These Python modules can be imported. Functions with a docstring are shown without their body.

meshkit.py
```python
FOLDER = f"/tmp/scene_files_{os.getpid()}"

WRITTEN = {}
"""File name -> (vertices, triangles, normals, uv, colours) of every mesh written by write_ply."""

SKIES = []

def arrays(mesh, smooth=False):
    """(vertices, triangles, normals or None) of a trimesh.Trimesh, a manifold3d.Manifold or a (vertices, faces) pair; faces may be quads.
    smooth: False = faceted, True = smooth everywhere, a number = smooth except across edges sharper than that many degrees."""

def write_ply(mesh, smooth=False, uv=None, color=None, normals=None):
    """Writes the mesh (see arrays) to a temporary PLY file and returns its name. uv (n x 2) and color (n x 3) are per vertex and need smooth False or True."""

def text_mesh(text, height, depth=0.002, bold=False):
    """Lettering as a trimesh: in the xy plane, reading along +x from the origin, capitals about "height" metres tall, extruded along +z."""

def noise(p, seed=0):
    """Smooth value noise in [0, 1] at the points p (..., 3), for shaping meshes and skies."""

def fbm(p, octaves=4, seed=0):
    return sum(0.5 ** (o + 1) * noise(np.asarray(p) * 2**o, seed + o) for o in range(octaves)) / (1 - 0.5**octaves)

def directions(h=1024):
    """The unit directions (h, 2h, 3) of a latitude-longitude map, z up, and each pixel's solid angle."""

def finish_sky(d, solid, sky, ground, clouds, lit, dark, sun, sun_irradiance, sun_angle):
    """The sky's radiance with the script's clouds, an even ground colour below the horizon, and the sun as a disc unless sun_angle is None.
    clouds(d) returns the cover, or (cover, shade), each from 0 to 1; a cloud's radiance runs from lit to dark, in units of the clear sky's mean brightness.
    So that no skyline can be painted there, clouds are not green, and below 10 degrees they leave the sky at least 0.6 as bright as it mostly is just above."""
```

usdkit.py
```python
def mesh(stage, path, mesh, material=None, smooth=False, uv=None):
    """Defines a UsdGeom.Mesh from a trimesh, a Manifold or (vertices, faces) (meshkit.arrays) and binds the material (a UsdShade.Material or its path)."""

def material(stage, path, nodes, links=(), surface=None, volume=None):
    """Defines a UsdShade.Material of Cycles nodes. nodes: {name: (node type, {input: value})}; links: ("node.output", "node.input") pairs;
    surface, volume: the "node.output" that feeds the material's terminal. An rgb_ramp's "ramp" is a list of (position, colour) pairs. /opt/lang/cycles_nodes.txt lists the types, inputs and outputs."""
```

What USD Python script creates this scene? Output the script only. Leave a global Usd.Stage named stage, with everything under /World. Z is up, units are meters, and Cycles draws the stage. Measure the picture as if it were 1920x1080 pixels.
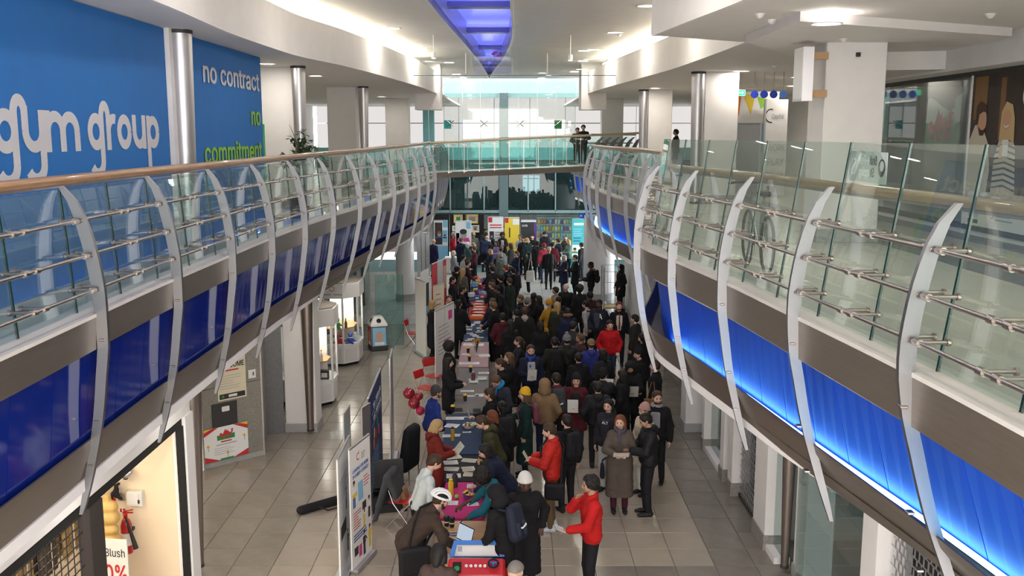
import math, random, re
import numpy as np, trimesh, shapely, usdkit, meshkit
from shapely.geometry import Polygon, box as sbox
from pxr import Usd, UsdGeom, UsdLux, UsdShade, Gf, Sdf, Vt

stage = Usd.Stage.CreateInMemory()
UsdGeom.SetStageUpAxis(stage, 'Z'); UsdGeom.SetStageMetersPerUnit(stage, 1.0)
UsdGeom.Xform.Define(stage, '/World'); UsdGeom.Scope.Define(stage, '/World/Looks')
PI = math.pi
# ---------------------------------------------------------------- camera, light from outside, exposure
EYE, FOCAL, PITCH, EXPOSURE = 6.35, 33.75, 9.06, 0.4
cam = UsdGeom.Camera.Define(stage, '/World/Camera')
cam.CreateHorizontalApertureAttr(36.0); cam.CreateVerticalApertureAttr(20.25); cam.CreateFocalLengthAttr(FOCAL)
cam.CreateClippingRangeAttr((0.1, 500)); cam.CreateExposureAttr(EXPOSURE)
cam.AddTranslateOp().Set((0, 0, EYE)); cam.AddRotateXOp().Set(90 - PITCH)
dome = UsdLux.DomeLight.Define(stage, '/World/Dome')        # grey winter daylight from the open end of the mall behind the camera
dome.CreateColorAttr((1.0, .95, .89)); dome.CreateIntensityAttr(1.55)
DOWNLIGHT, COVE, BACKLIT, SKYLIT, SHOPLIT, LEDBLUE = 100.0, 9.0, .60, .95, 4.6, 13.0    # lamp strengths

# ---------------------------------------------------------------- helpers
used = {}
def free(parent, name):
    k = parent + '/' + name; n = used.get(k, -1) + 1; used[k] = n
    return k if n == 0 else '%s_%03d' % (k, n)
def data(p, **kw):
    for k, v in kw.items():
        if v: p.SetCustomDataByKey(k, v)
    return p
def thing(name, label, cat, loc=(0, 0, 0), rotz=0, group=None, kind=None):
    x = UsdGeom.Xform.Define(stage, free('/World', name)); x.AddTranslateOp().Set(Gf.Vec3d(*map(float, loc)))
    if rotz: x.AddRotateZOp().Set(float(rotz))
    return data(x.GetPrim(), label=label, category=cat, group=group, kind=kind)
def obj(name, mesh, m, parent=None, smooth=False, label=None, cat=None, group=None, kind=None, loc=None):
    p = free(str(parent.GetPath()) if parent is not None else '/World', name)
    v, f = np.asarray(mesh[0], float), np.asarray(mesh[1], int); keep = np.unique(f)
    if len(keep) < len(v): re_ = np.zeros(len(v), int); re_[keep] = np.arange(len(keep)); v, f = v[keep], re_[f]
    if isinstance(m, str): m = M[m]
    g = usdkit.mesh(stage, p, (v, f), m, smooth=smooth)
    if loc is not None: g.AddTranslateOp().Set(Gf.Vec3d(*map(float, loc)))
    return data(g.GetPrim(), label=label, category=cat, group=group, kind=kind)
def struct(name, mesh=None, m=None, label=None, smooth=False, parent=None):
    if mesh is None:
        return data(UsdGeom.Xform.Define(stage, free('/World', name)).GetPrim(), label=label, kind='structure')
    return obj(name, mesh, m, parent, smooth, label=label, kind='structure' if parent is None else None)
def again(root, loc, rotz=0, label=None):
    """One more of a thing, its parts shared with the first."""
    nm = re.sub(r'_\d{3}$', '', root.GetName())
    x = UsdGeom.Xform.Define(stage, free('/World', nm)); x.AddTranslateOp().Set(Gf.Vec3d(*map(float, loc)))
    x.AddRotateZOp().Set(float(rotz)); p = x.GetPrim(); was = root.GetCustomData()
    data(p, label=label or was.get('label'), category=was.get('category'), group=was.get('group'))
    p.GetReferences().AddInternalReference(root.GetPath()); p.SetInstanceable(True)
    return p

class MB:
    def __init__(s): s.v, s.f, s.n = [], [], 0
    def add(s, v, f):
        v = np.asarray(v, float); f = np.asarray(f, int)
        if f.shape[1] == 4: f = np.vstack([f[:, [0, 1, 2]], f[:, [0, 2, 3]]])
        s.v.append(v); s.f.append(f + s.n); s.n += len(v); return s
    def quad(s, p): return s.add(p, [[0, 1, 2, 3]])
    def box(s, c, d, R=None, bev=0.0):
        d = np.asarray(d, float) / 2; c = np.asarray(c, float)
        if bev <= 0:
            v = np.array([[x, y, z] for x in (-1, 1) for y in (-1, 1) for z in (-1, 1)]) * d
            f = [[0, 1, 3, 2], [4, 6, 7, 5], [0, 4, 5, 1], [2, 3, 7, 6], [0, 2, 6, 4], [1, 5, 7, 3]]
        else:
            b = min(bev, *(d * .95)); pts = []
            for sx in (-1, 1):
                for sy in (-1, 1):
                    for sz in (-1, 1):
                        o = np.array([sx, sy, sz])
                        for a in range(3):
                            e = d - b; e = e.copy(); e[a] = d[a]; pts.append(o * e)
            h = trimesh.convex.convex_hull(np.array(pts)); v, f = h.vertices, h.faces
        v = np.asarray(v)
        if R is not None: v = v @ np.asarray(R).T
        return s.add(v + c, f)
    def lathe(s, prof, n=24, c=(0, 0, 0)):
        a = np.arange(n) / n * 2 * PI; P = np.asarray(prof, float)
        v = np.stack([np.outer(P[:, 0], np.cos(a)), np.outer(P[:, 0], np.sin(a)), np.repeat(P[:, 1:2], n, 1)], -1).reshape(-1, 3)
        f = [[i * n + j, i * n + (j + 1) % n, (i + 1) * n + (j + 1) % n, (i + 1) * n + j] for i in range(len(P) - 1) for j in range(n)]
        return s.add(v + np.asarray(c), f)
    def prism(s, poly, z0, z1, M3=None, off=(0, 0, 0)):
        """Extrudes a shapely polygon (or several) lying in xy from z0 to z1; M3 turns the result."""
        for g in getattr(poly, 'geoms', [poly]):
            if g.is_empty or g.geom_type != 'Polygon': continue
            m = trimesh.creation.extrude_polygon(g, z1 - z0, engine='earcut'); v = np.array(m.vertices); v[:, 2] += z0
            if M3 is not None: v = v @ np.asarray(M3).T
            s.add(v + np.asarray(off), m.faces)
        return s
    def tube(s, pts, r, n=8, cap=True):
        v, f = tube(pts, r, n, cap); return s.add(v, f)
    def get(s): return (np.vstack(s.v), np.vstack(s.f))

def tube(pts, r, n=8, cap=True):
    P = np.asarray(pts, float); k = len(P); r = np.broadcast_to(r, k)
    T = np.gradient(P, axis=0) if k > 2 else np.repeat((P[1:] - P[:1]), 2, 0)
    T /= np.linalg.norm(T, axis=1)[:, None] + 1e-12
    u = np.cross(T[0], [0, 0, 1.0] if abs(T[0][2]) < .9 else [1.0, 0, 0]); u /= np.linalg.norm(u); V = []
    a = np.arange(n) / n * 2 * PI
    for i in range(k):
        u = u - T[i] * (u @ T[i]); u /= np.linalg.norm(u); w = np.cross(T[i], u)
        V.append(P[i] + r[i] * (np.outer(np.cos(a), u) + np.outer(np.sin(a), w)))
    V = np.vstack(V)
    f = [[i * n + j, i * n + (j + 1) % n, (i + 1) * n + (j + 1) % n, (i + 1) * n + j] for i in range(k - 1) for j in range(n)]
    f = np.array(f); f = np.vstack([f[:, [0, 1, 2]], f[:, [0, 2, 3]]])
    if cap:
        V = np.vstack([V, P[0], P[-1]])
        f = np.vstack([f, [[k * n, (j + 1) % n, j] for j in range(n)], [[k * n + 1, (k - 1) * n + j, (k - 1) * n + (j + 1) % n] for j in range(n)]])
    return V, f
def box(c, d, bev=0.0, R=None): return MB().box(c, d, R, bev).get()
def flat(x0, x1, y0, y1, z0, z1, bev=0.0): return box(((x0 + x1) / 2, (y0 + y1) / 2, (z0 + z1) / 2), (abs(x1 - x0), abs(y1 - y0), abs(z1 - z0)), bev)
def rz(a): a = math.radians(a); return np.array([[math.cos(a), -math.sin(a), 0], [math.sin(a), math.cos(a), 0], [0, 0, 1]])
FACE = np.array([[1, 0, 0], [0, 0, -1], [0, 1, 0]], float)       # xy drawing stood upright, facing -y
def upright(yaw=0): return rz(yaw) @ FACE
TEXTS = {}
def text_v(s, h, bold=True, depth=.006):
    k = (s, h, bold, depth)
    if k not in TEXTS:
        m = meshkit.text_mesh(s, h, depth, bold); TEXTS[k] = (np.array(m.vertices), np.array(m.faces))
    return TEXTS[k]
def lettering(mb, s, h, p, R, bold=True, depth=.006, align='l', width=None, mirror=False):
    v, f = text_v(s, h, bold, depth); v = v.copy(); w = np.ptp(v[:, 0])
    if width: v[:, 0] *= width / w; w = width
    v[:, 0] -= v[:, 0].min() + {'l': 0, 'c': w / 2, 'r': w}[align]
    if mirror: v[:, 0] *= -1; f = f[:, ::-1]
    return mb.add(v @ np.asarray(R).T + np.asarray(p), f)

# ---------------------------------------------------------------- materials
M = {}
def mat(name, c, rough=.5, metal=0.0, bump=None, vary=0.0, spec=.5, emit=0.0, ecol=None, coat=0.0, sss=0, stretch=None, nscale=3.0, rvary=0.0, rand=0.0, aniso=0.0):
    if name in M: return M[name]
    key, name = name, re.sub(r'\W', '_', name)
    n = {'p': ('principled_bsdf', dict(base_color=c, roughness=rough, metallic=metal, specular_ior_level=spec, coat_weight=coat))}; l = []
    if emit: n['p'][1].update(emission_color=ecol or c, emission_strength=emit)
    if vary or bump or rvary or rand:
        n['tc'] = ('texture_coordinate', {}); src = 'tc.object'
        if stretch: n['mp'] = ('mapping', dict(mapping_type='point', scale=stretch)); l.append(('tc.object', 'mp.vector')); src = 'mp.vector'
    last = None
    if vary or rvary:
        n['n'] = ('noise_texture', dict(scale=nscale, detail=4.0, roughness=.6)); l.append((src, 'n.vector'))
    if vary:
        a, b = tuple(min(1, x * (1 - vary)) for x in c), tuple(min(1, x * (1 + vary)) for x in c)
        n['r'] = ('rgb_ramp', dict(ramp=[(.3, a), (.7, b)])); l += [('n.fac', 'r.fac')]; last = 'r.color'
    if rand:
        n['oi'] = ('object_info', {}); n['mr'] = ('map_range', dict(to_min=1 - rand, to_max=1 + rand)); l += [('oi.random', 'mr.value')]
        n['cc'] = ('combine_color', {}); l += [('mr.result', 'cc.r'), ('mr.result', 'cc.g'), ('mr.result', 'cc.b')]
        n['mx'] = ('mix', dict(mix_type='multiply', fac=1.0, color1=c)); l += [('cc.color', 'mx.color2')]
        if last: l.append((last, 'mx.color1'))
        last = 'mx.color'
    if last: l.append((last, 'p.base_color'))
    if rvary:
        n['rr'] = ('map_range', dict(to_min=max(0, rough - rvary), to_max=rough + rvary)); l += [('n.fac', 'rr.value'), ('rr.result', 'p.roughness')]
    if bump:
        n['bn'] = ('noise_texture', dict(scale=float(bump[0]), detail=3.0)); n['b'] = ('bump', dict(strength=bump[1], distance=.004)); l += [(src, 'bn.vector'), ('bn.fac', 'b.height'), ('b.normal', 'p.normal')]
    M[name] = usdkit.material(stage, '/World/Looks/' + name, n, l, surface='p.BSDF'); M[key] = M[name]; return M[name]
def glow(name, c, s):
    M[name] = usdkit.material(stage, '/World/Looks/' + name, {'e': ('emission', dict(color=c, strength=s))}, [], surface='e.emission'); return M[name]
def pane(name, tint, rough=.0, ior=1.5, dirt=0.0, dirtc=(.6, .65, .62)):
    n = {'t': ('transparent_bsdf', dict(color=tint)), 'g': ('glossy_bsdf', dict(color=(1, 1, 1), roughness=rough)), 'f': ('fresnel', dict(IOR=ior)), 'm': ('mix_closure', {}), 'ge': ('geometry', {}), 'mr': ('map_range', dict(to_min=ior, to_max=1 / ior))}
    l = [('ge.backfacing', 'mr.value'), ('mr.result', 'f.IOR'), ('f.fac', 'm.fac'), ('t.BSDF', 'm.closure1'), ('g.BSDF', 'm.closure2')]; out = 'm.closure'
    if dirt: n['d'] = ('diffuse_bsdf', dict(color=dirtc)); n['k'] = ('mix_closure', dict(fac=dirt)); l += [('m.closure', 'k.closure1'), ('d.BSDF', 'k.closure2')]; out = 'k.closure'
    M[name] = usdkit.material(stage, '/World/Looks/' + name, n, l, surface=out); return M[name]
mat('white_wall', (.76, .735, .72), .75, vary=.03, bump=(30, .05)); mat('white_ceiling', (.74, .715, .70), .85, vary=.02)
mat('white_gloss', (.80, .79, .79), .35); mat('soffit', (.72, .69, .67), .8, vary=.02)
mat('plinth', (.36, .36, .355), .5, vary=.1, nscale=8)
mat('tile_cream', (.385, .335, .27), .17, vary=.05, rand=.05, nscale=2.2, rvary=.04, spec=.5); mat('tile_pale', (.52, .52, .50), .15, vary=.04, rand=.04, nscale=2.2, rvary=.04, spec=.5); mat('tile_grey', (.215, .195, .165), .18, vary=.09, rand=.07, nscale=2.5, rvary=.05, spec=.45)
mat('tile_beige', (.285, .252, .20), .18, vary=.08, rand=.06, nscale=2.5, rvary=.05, spec=.45); mat('grout', (.17, .15, .125), .8)
mat('upper_floor', (.58, .55, .48), .25, vary=.05, nscale=2); mat('upper_band', (.16, .165, .17), .3, vary=.08, nscale=3)
mat('ledge_stone', (.62, .585, .54), .35, vary=.05)
mat('brushed', (.25, .25, .262), .40, 1.0, bump=(60, .12), stretch=(8, 8, .6), rvary=.06); mat('steel', (.37, .335, .31), .30, 1.0, rvary=.05)
mat('bronze_band', (.27, .235, .20), .42, .85, bump=(50, .08), stretch=(1, 1, 14), vary=.08, rvary=.06)
mat('cone_metal', (.58, .57, .59), .38, .95, bump=(40, .06), stretch=(1, 1, 10)); mat('cone_bronze', (.24, .20, .175), .38, .8, rvary=.05)
mat('wood_rail', (.32, .17, .07), .32, vary=.22, stretch=(6, .4, 6), nscale=6, coat=.3)
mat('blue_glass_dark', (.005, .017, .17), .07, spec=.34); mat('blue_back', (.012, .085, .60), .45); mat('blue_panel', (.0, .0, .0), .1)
mat('glass_edge', (.012, .045, .042), .15, spec=.8); mat('black', (.012, .012, .012), .45); mat('dark', (.035, .034, .034), .6); mat('near_black', (.006, .006, .006), .8)
mat('rubber', (.02, .02, .02), .7); mat('chrome', (.7, .7, .72), .15, 1.0); mat('alu', (.55, .55, .57), .4, .9); mat('grille', (.05, .05, .052), .4, .6)
mat('mural_blue', (.010, .150, .47), .7, vary=.04, bump=(80, .08)); mat('mural_white', (.60, .58, .60), .7); mat('mural_green', (.25, .50, .04), .7)
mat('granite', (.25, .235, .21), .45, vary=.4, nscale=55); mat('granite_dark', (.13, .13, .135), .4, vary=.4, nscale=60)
mat('paper', (.74, .73, .70), .8); mat('paper_green', (.62, .66, .50), .8); mat('paper_cream', (.70, .64, .48), .8); mat('print_grey', (.35, .36, .38), .8); mat('print_black', (.03, .03, .03), .8)
mat('print_blue', (.05, .12, .32), .8); mat('print_red', (.52, .03, .04), .8); mat('print_green', (.03, .25, .07), .8); mat('print_yellow', (.75, .55, .05), .8); mat('print_teal', (.05, .42, .42), .7); mat('print_sky', (.22, .48, .68), .8); mat('print_pink', (.6, .06, .25), .7); mat('print_purple', (.12, .04, .25), .7); mat('print_white', (.78, .78, .78), .7); mat('print_orange', (.72, .20, .03), .7); mat('print_skin', (.55, .33, .24), .8)
mat('eye', (.03, .02, .018), .2); mat('reflective', (.9, .92, .95), .3, .3, emit=.0)
mat('white_plastic', (.72, .71, .69), .35); mat('red_plastic', (.52, .02, .018), .3); mat('blue_plastic', (.02, .16, .55), .3); mat('yellow_plastic', (.78, .50, .03), .35); mat('red_paint', (.42, .015, .02), .3, coat=.5); mat('green_leaf', (.035, .09, .025), .5); mat('wood_table', (.50, .27, .11), .4, vary=.15, stretch=(1, 6, 1), nscale=5); mat('cloth_navy', (.018, .045, .10), .85, bump=(120, .2)); mat('cloth_grey', (.17, .155, .15), .85, bump=(120, .2)); mat('cloth_pink', (.50, .015, .16), .8, bump=(120, .2)); mat('cloth_lilac', (.36, .24, .26), .85, bump=(120, .2)); mat('cloth_red', (.32, .02, .03), .85); mat('cloth_black', (.015, .015, .02), .9)
mat('warm_wall', (.78, .64, .46), .8, vary=.02); mat('gold', (.65, .42, .12), .5); mat('purple', (.14, .03, .16), .4)
pane('glass_rail', (.875, .945, .915), dirt=.035); pane('glass_clear', (.93, .97, .96)); pane('glass_teal', (.74, .91, .89), dirt=.02, dirtc=(.3, .5, .5)); pane('glass_shop', (.80, .88, .87), dirt=.03); pane('glass_dark', (.34, .46, .46), dirt=.10, dirtc=(.10, .17, .17)); pane('glass_curtain', (.955, .97, .955), dirt=.02); pane('blue_sheet', (.62, .80, .98), ior=1.45)
glow('lamp', (1, .93, .82), DOWNLIGHT); glow('cove', (1, .91, .70), COVE); glow('backlit', (1, .965, .94), BACKLIT); glow('skylit', (.72, .97, 1.0), SKYLIT); glow('led', (.22, .62, 1.0), LEDBLUE); glow('shop_lamp', (1, .86, .62), SHOPLIT); glow('screen', (.62, .72, .85), .6); glow('leaf_led', (.16, .17, 1.0), 45); glow('exit_green', (.1, .8, .45), 1.2); glow('window_day', (.85, .93, 1.0), 2.2); glow('street_day', (.86, .94, 1.0), 14)
# ---------------------------------------------------------------- people: one signed-distance body per figure
def smin(a, b, k):
    h = np.clip(0.5 + 0.5 * (b - a) / k, 0, 1)
    return b + (a - b) * h - k * h * (1 - h)

class Field:
    """Rounded bones melted together on a grid and skinned with surface nets."""
    def __init__(s, h, k=0.03):
        s.h, s.k, s.bones, s.cuts, s.dents = h, k, [], [], []
    def bone(s, a, b, ra, rb=None):
        s.bones.append((np.asarray(a, float), np.asarray(b, float), ra, ra if rb is None else rb)); return s
    def ball(s, c, r): return s.bone(c, c, r)
    def cut(s, n, p):                       # keeps the side n points away from
        s.cuts.append((np.asarray(n, float), np.asarray(p, float))); return s
    def dent(s, c, r): s.dents.append((np.asarray(c, float), r)); return s
    def mesh(s):
        h, m = s.h, 2.5 * s.h + s.k * 0.5
        P = np.array([x for a, b, ra, rb in s.bones for x in (a - max(ra, rb), a + max(ra, rb), b - max(ra, rb), b + max(ra, rb))])
        lo = P.min(0) - 2.5 * h; n = np.ceil((P.max(0) + 2.5 * h - lo) / h).astype(int) + 1
        ax = [lo[i] + h * np.arange(n[i]) for i in range(3)]
        f = np.full(n, 9.0)
        for a, b, ra, rb in s.bones:
            r = max(ra, rb) + m + 0.01
            i0 = np.maximum(np.floor((np.minimum(a, b) - r - lo) / h).astype(int), 0)
            i1 = np.minimum(np.ceil((np.maximum(a, b) + r - lo) / h).astype(int) + 1, n)
            X, Y, Z = np.meshgrid(*(ax[i][i0[i]:i1[i]] - a[i] for i in range(3)), indexing='ij', sparse=True)
            d = b - a; L = d @ d
            t = np.clip((X * d[0] + Y * d[1] + Z * d[2]) / L, 0, 1) if L > 1e-12 else 0.0
            q = np.sqrt((X - t * d[0])**2 + (Y - t * d[1])**2 + (Z - t * d[2])**2) - (ra + (rb - ra) * t)
            w = f[i0[0]:i1[0], i0[1]:i1[1], i0[2]:i1[2]]
            w[...] = smin(w, q, s.k)
        X, Y, Z = np.meshgrid(*ax, indexing='ij', sparse=True)
        for nn, p in s.cuts:
            f = np.maximum(f, (X - p[0]) * nn[0] + (Y - p[1]) * nn[1] + (Z - p[2]) * nn[2])
        for c, r in s.dents:
            f = np.maximum(f, r - np.sqrt((X - c[0])**2 + (Y - c[1])**2 + (Z - c[2])**2))
        return nets(f, lo, h)

def nets(f, lo, h):
    g = f < 0
    c = [(i, j, k) for i in (0, 1) for j in (0, 1) for k in (0, 1)]
    n = np.array(f.shape) - 1
    sl = lambda o: tuple(slice(o[a], o[a] + n[a]) for a in range(3))
    cnt = sum(g[sl(o)].astype(np.int8) for o in c)
    cell = np.argwhere((cnt > 0) & (cnt < 8))
    if not len(cell): return np.zeros((0, 3)), np.zeros((0, 4), int)
    vals = {o: f[tuple((cell + o).T)] for o in c}
    acc, num = np.zeros((len(cell), 3)), np.zeros(len(cell))
    for o in c:
        for a in range(3):
            if o[a] == 0:
                q = list(o); q[a] = 1; u, v = vals[o], vals[tuple(q)]
                x = (u < 0) != (v < 0)
                t = np.where(x, u / np.where(x, u - v, 1), 0)
                p = np.tile(np.array(o, float), (len(cell), 1)); p[:, a] = t
                acc += p * x[:, None]; num += x
    V = lo + h * (cell + acc / num[:, None])
    idx = np.full(n, -1); idx[tuple(cell.T)] = np.arange(len(cell))
    F = []
    for a in range(3):
        b, d = (a + 1) % 3, (a + 2) % 3
        s0 = [slice(None)] * 3; s1 = list(s0); s0[a] = slice(0, -1); s1[a] = slice(1, None)
        e = np.argwhere(g[tuple(s0)] != g[tuple(s1)])
        e = e[(e[:, b] > 0) & (e[:, d] > 0) & (e[:, b] < n[b]) & (e[:, d] < n[d])]
        if not len(e): continue
        ub, ud = np.eye(3, dtype=int)[b], np.eye(3, dtype=int)[d]
        q = np.stack([idx[tuple((e - ub - ud).T)], idx[tuple((e - ud).T)], idx[tuple(e.T)], idx[tuple((e - ub).T)]], 1)
        fl = ~g[tuple(e.T)]
        q[fl] = q[fl][:, ::-1]
        F.append(q)
    return V, np.vstack(F)

def rotm(axis, deg):
    return trimesh.transformations.rotation_matrix(math.radians(deg), axis)[:3, :3]

ARMS = {  # hand targets (right hand, x to the right, y ahead, z up) from the middle between the shoulders
    'down': ((.25, .02, -.54), (.25, .02, -.54)), 'hold': ((.12, .30, -.28), (-.10, .30, -.28)), 'read': ((.11, .30, -.17), (-.11, .30, -.19)),
    'chin': ((.03, .19, .02), (-.17, .33, -.33)), 'hip': ((.21, .10, -.44), (-.24, .06, -.43)), 'pocket': ((.21, .12, -.46), (-.21, .12, -.46)),
    'reach': ((.16, .42, -.30), (-.15, .34, -.36)), 'table': ((.20, .26, -.42), (-.20, .26, -.42)), 'phone': ((.05, .28, -.12), (-.24, .02, -.53)),
    'one': ((.08, .32, -.26), (-.24, .03, -.54)), 'rail': ((.16, .40, -.18), (-.16, .40, -.18)), 'cross': ((-.10, .23, -.24), (.10, .23, -.28)),
    'point': ((.14, .45, -.10), (-.23, .04, -.52)), 'strap': ((.12, .17, -.12), (-.24, .03, -.52)),
}

def skeleton(h, pose='stand', arms='down', lean=0, nod=0, turn=0, female=False):
    """Joints of a figure of height h standing at the origin and facing +y."""
    s = h / 1.76; J = {}
    sw, hw = (.148, .092) if female else (.172, .085)
    hip = np.array([0, 0, .93]); kn, an = .49, .085
    step = {'stand': (.0, .0), 'walk': (.20, -.22), 'shift': (.07, -.05)}.get(pose, (0, 0))
    if pose == 'sit': hip = np.array([0, -.05, .50])
    if pose == 'stoop': hip = np.array([0, -.12, .90])
    T = rotm((1, 0, 0), -lean)
    up = lambda x, y, z: hip + T @ np.array([x, y, z])
    for sd, st in ((1, step[0]), (-1, step[1])):
        n = 'R' if sd > 0 else 'L'
        J['hip' + n] = hip + np.array([sd * hw, 0, -.02])
        if pose == 'sit':
            J['knee' + n] = np.array([sd * .12, .40, .50]); J['ank' + n] = np.array([sd * .12, .38, an])
        else:
            J['ank' + n] = np.array([sd * .10, st, an]); J['knee' + n] = np.array([sd * .10, (hip[1] + st) / 2 + .035 + (.03 if abs(st) > .1 else 0), kn])
    J['pel'], J['waist'], J['chest'] = hip, up(0, .0, .16), up(0, 0, .38)
    J['neck'] = up(0, -.01, .56); J['shm'] = up(0, 0, .50)
    Hd = rotm((0, 0, 1), turn) @ rotm((1, 0, 0), -(lean * .55 + nod))
    J['head'] = J['neck'] + T @ np.array([0, .012, .035]) + Hd @ np.array([0, .018, .115]); J['Hd'], J['T'] = Hd, T
    tg = ARMS[arms] if isinstance(arms, str) else arms
    for sd, q in ((1, tg[0]), (-1, tg[1])):
        n = 'R' if sd > 0 else 'L'
        q = np.array(q, float)
        if isinstance(arms, str) and sd < 0 and arms == 'down': q[0] = -q[0]
        sh = up(sd * sw, 0, .478); J['sh' + n] = sh
        tgt = J['shm'] + (q if lean > 25 and arms in ('down', 'reach', 'table') else T @ q)
        a, b = .285, .25; v = tgt - sh; L = np.linalg.norm(v)
        if L > .53: v *= .53 / L; L = .53; tgt = sh + v
        u = v / L; x = (a * a - b * b + L * L) / (2 * L); y = math.sqrt(max(a * a - x * x, 0))
        pole = T @ np.array([sd * .7, -.7, -.35]); pole = pole - u * (pole @ u); pole /= np.linalg.norm(pole)
        el = sh + u * x + pole * y
        J['el' + n], J['wr' + n] = el, tgt
    for k2 in J:
        if k2 not in ('Hd', 'T'): J[k2] = J[k2] * s
    J['s'] = s
    return J

def torso(F, J, g, f):
    s = J['s']; c = .012 if f else 0
    for sd, n in ((1, 'R'), (-1, 'L')):
        ch = J['chest'] + J['T'] @ np.array([sd * (.085 - c), .005, 0]) * s; wa = J['waist'] + J['T'] @ np.array([sd * (.062 - c / 2), 0, 0]) * s
        F.bone(J['hip' + n] + np.array([-sd * .012, 0, .05]) * s, wa, (.108 + c) * s + g, (.095 - c / 2) * s + g).bone(wa, ch, (.095 - c / 2) * s + g, .112 * s + g)
        F.bone(ch, J['sh' + n] + (J['chest'] - J['sh' + n]) * .12, .10 * s + g, .062 * s + g)
    F.bone(J['chest'], J['neck'], .10 * s + g, .055 * s + g)

def arms_(F, J, g, sleeve=1.0):
    s = J['s']
    for n in 'RL':
        w = J['el' + n] + (J['wr' + n] - J['el' + n]) * sleeve
        F.bone(J['sh' + n], J['el' + n], .053 * s + g, .042 * s + g).bone(J['el' + n], w, .042 * s + g, .031 * s + g * 1.1)

def legs_(F, J, g, to=1.0):
    s = J['s']
    for n in 'RL':
        a = J['knee' + n] + (J['ank' + n] - J['knee' + n]) * to
        F.bone(J['hip' + n], J['knee' + n], .088 * s + g, .057 * s + g).bone(J['knee' + n], a, .057 * s + g, .040 * s + g * 1.3)

def cat_mesh(parts):
    vs, fs, n = [], [], 0
    for v, f in parts:
        if len(v): vs.append(v); fs.append(np.asarray(f) + n); n += len(v)
    return (np.vstack(vs), np.vstack(fs)) if vs else (np.zeros((0, 3)), np.zeros((0, 4), int))

def hand_mesh(J, n, h):
    s, w = J['s'], J['wr' + n]; d = w - J['el' + n]; d = d / np.linalg.norm(d)
    sd = 1 if n == 'R' else -1
    side = np.cross(d, [0, 0, 1.0]) if abs(d[2]) < .8 else np.array([0, 1.0, 0])
    side = side - d * (side @ d); side /= np.linalg.norm(side); pal = np.cross(side, d)
    if pal[2] > 0 and abs(d[2]) < .8: pal = -pal
    if abs(d[2]) >= .8: pal = np.array([-sd, 0, 0]) - d * (-sd * d[0]); pal /= np.linalg.norm(pal)
    F = Field(h, .010)
    at = lambda a, b, c: w + (d * a + side * b + pal * c) * s
    for b in (-.024, 0, .024): F.bone(at(.0, b * .6, 0), at(.075, b, 0), .017 * s, .013 * s)
    for q, (b, L) in enumerate(((-.031, .062), (-.011, .074), (.011, .070), (.031, .054))):
        F.bone(at(.078, b, 0), at(.078 + L * .5, b * 1.05, .008), .0092 * s, .0085 * s).bone(at(.078 + L * .5, b * 1.05, .008), at(.078 + L * .86, b * 1.05, .030), .0085 * s, .0072 * s)
    tb = -1 if (n == 'R') == (side @ np.array([1, 0, 0]) > 0) else 1
    F.bone(at(.018, tb * .022, .006), at(.05, tb * .048, .02), .012 * s, .0105 * s).bone(at(.05, tb * .048, .02), at(.078, tb * .046, .036), .0105 * s, .008 * s)
    F.bone(w - d * .05 * s, at(.0, 0, 0), .028 * s, .023 * s)
    return F.mesh()

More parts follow.
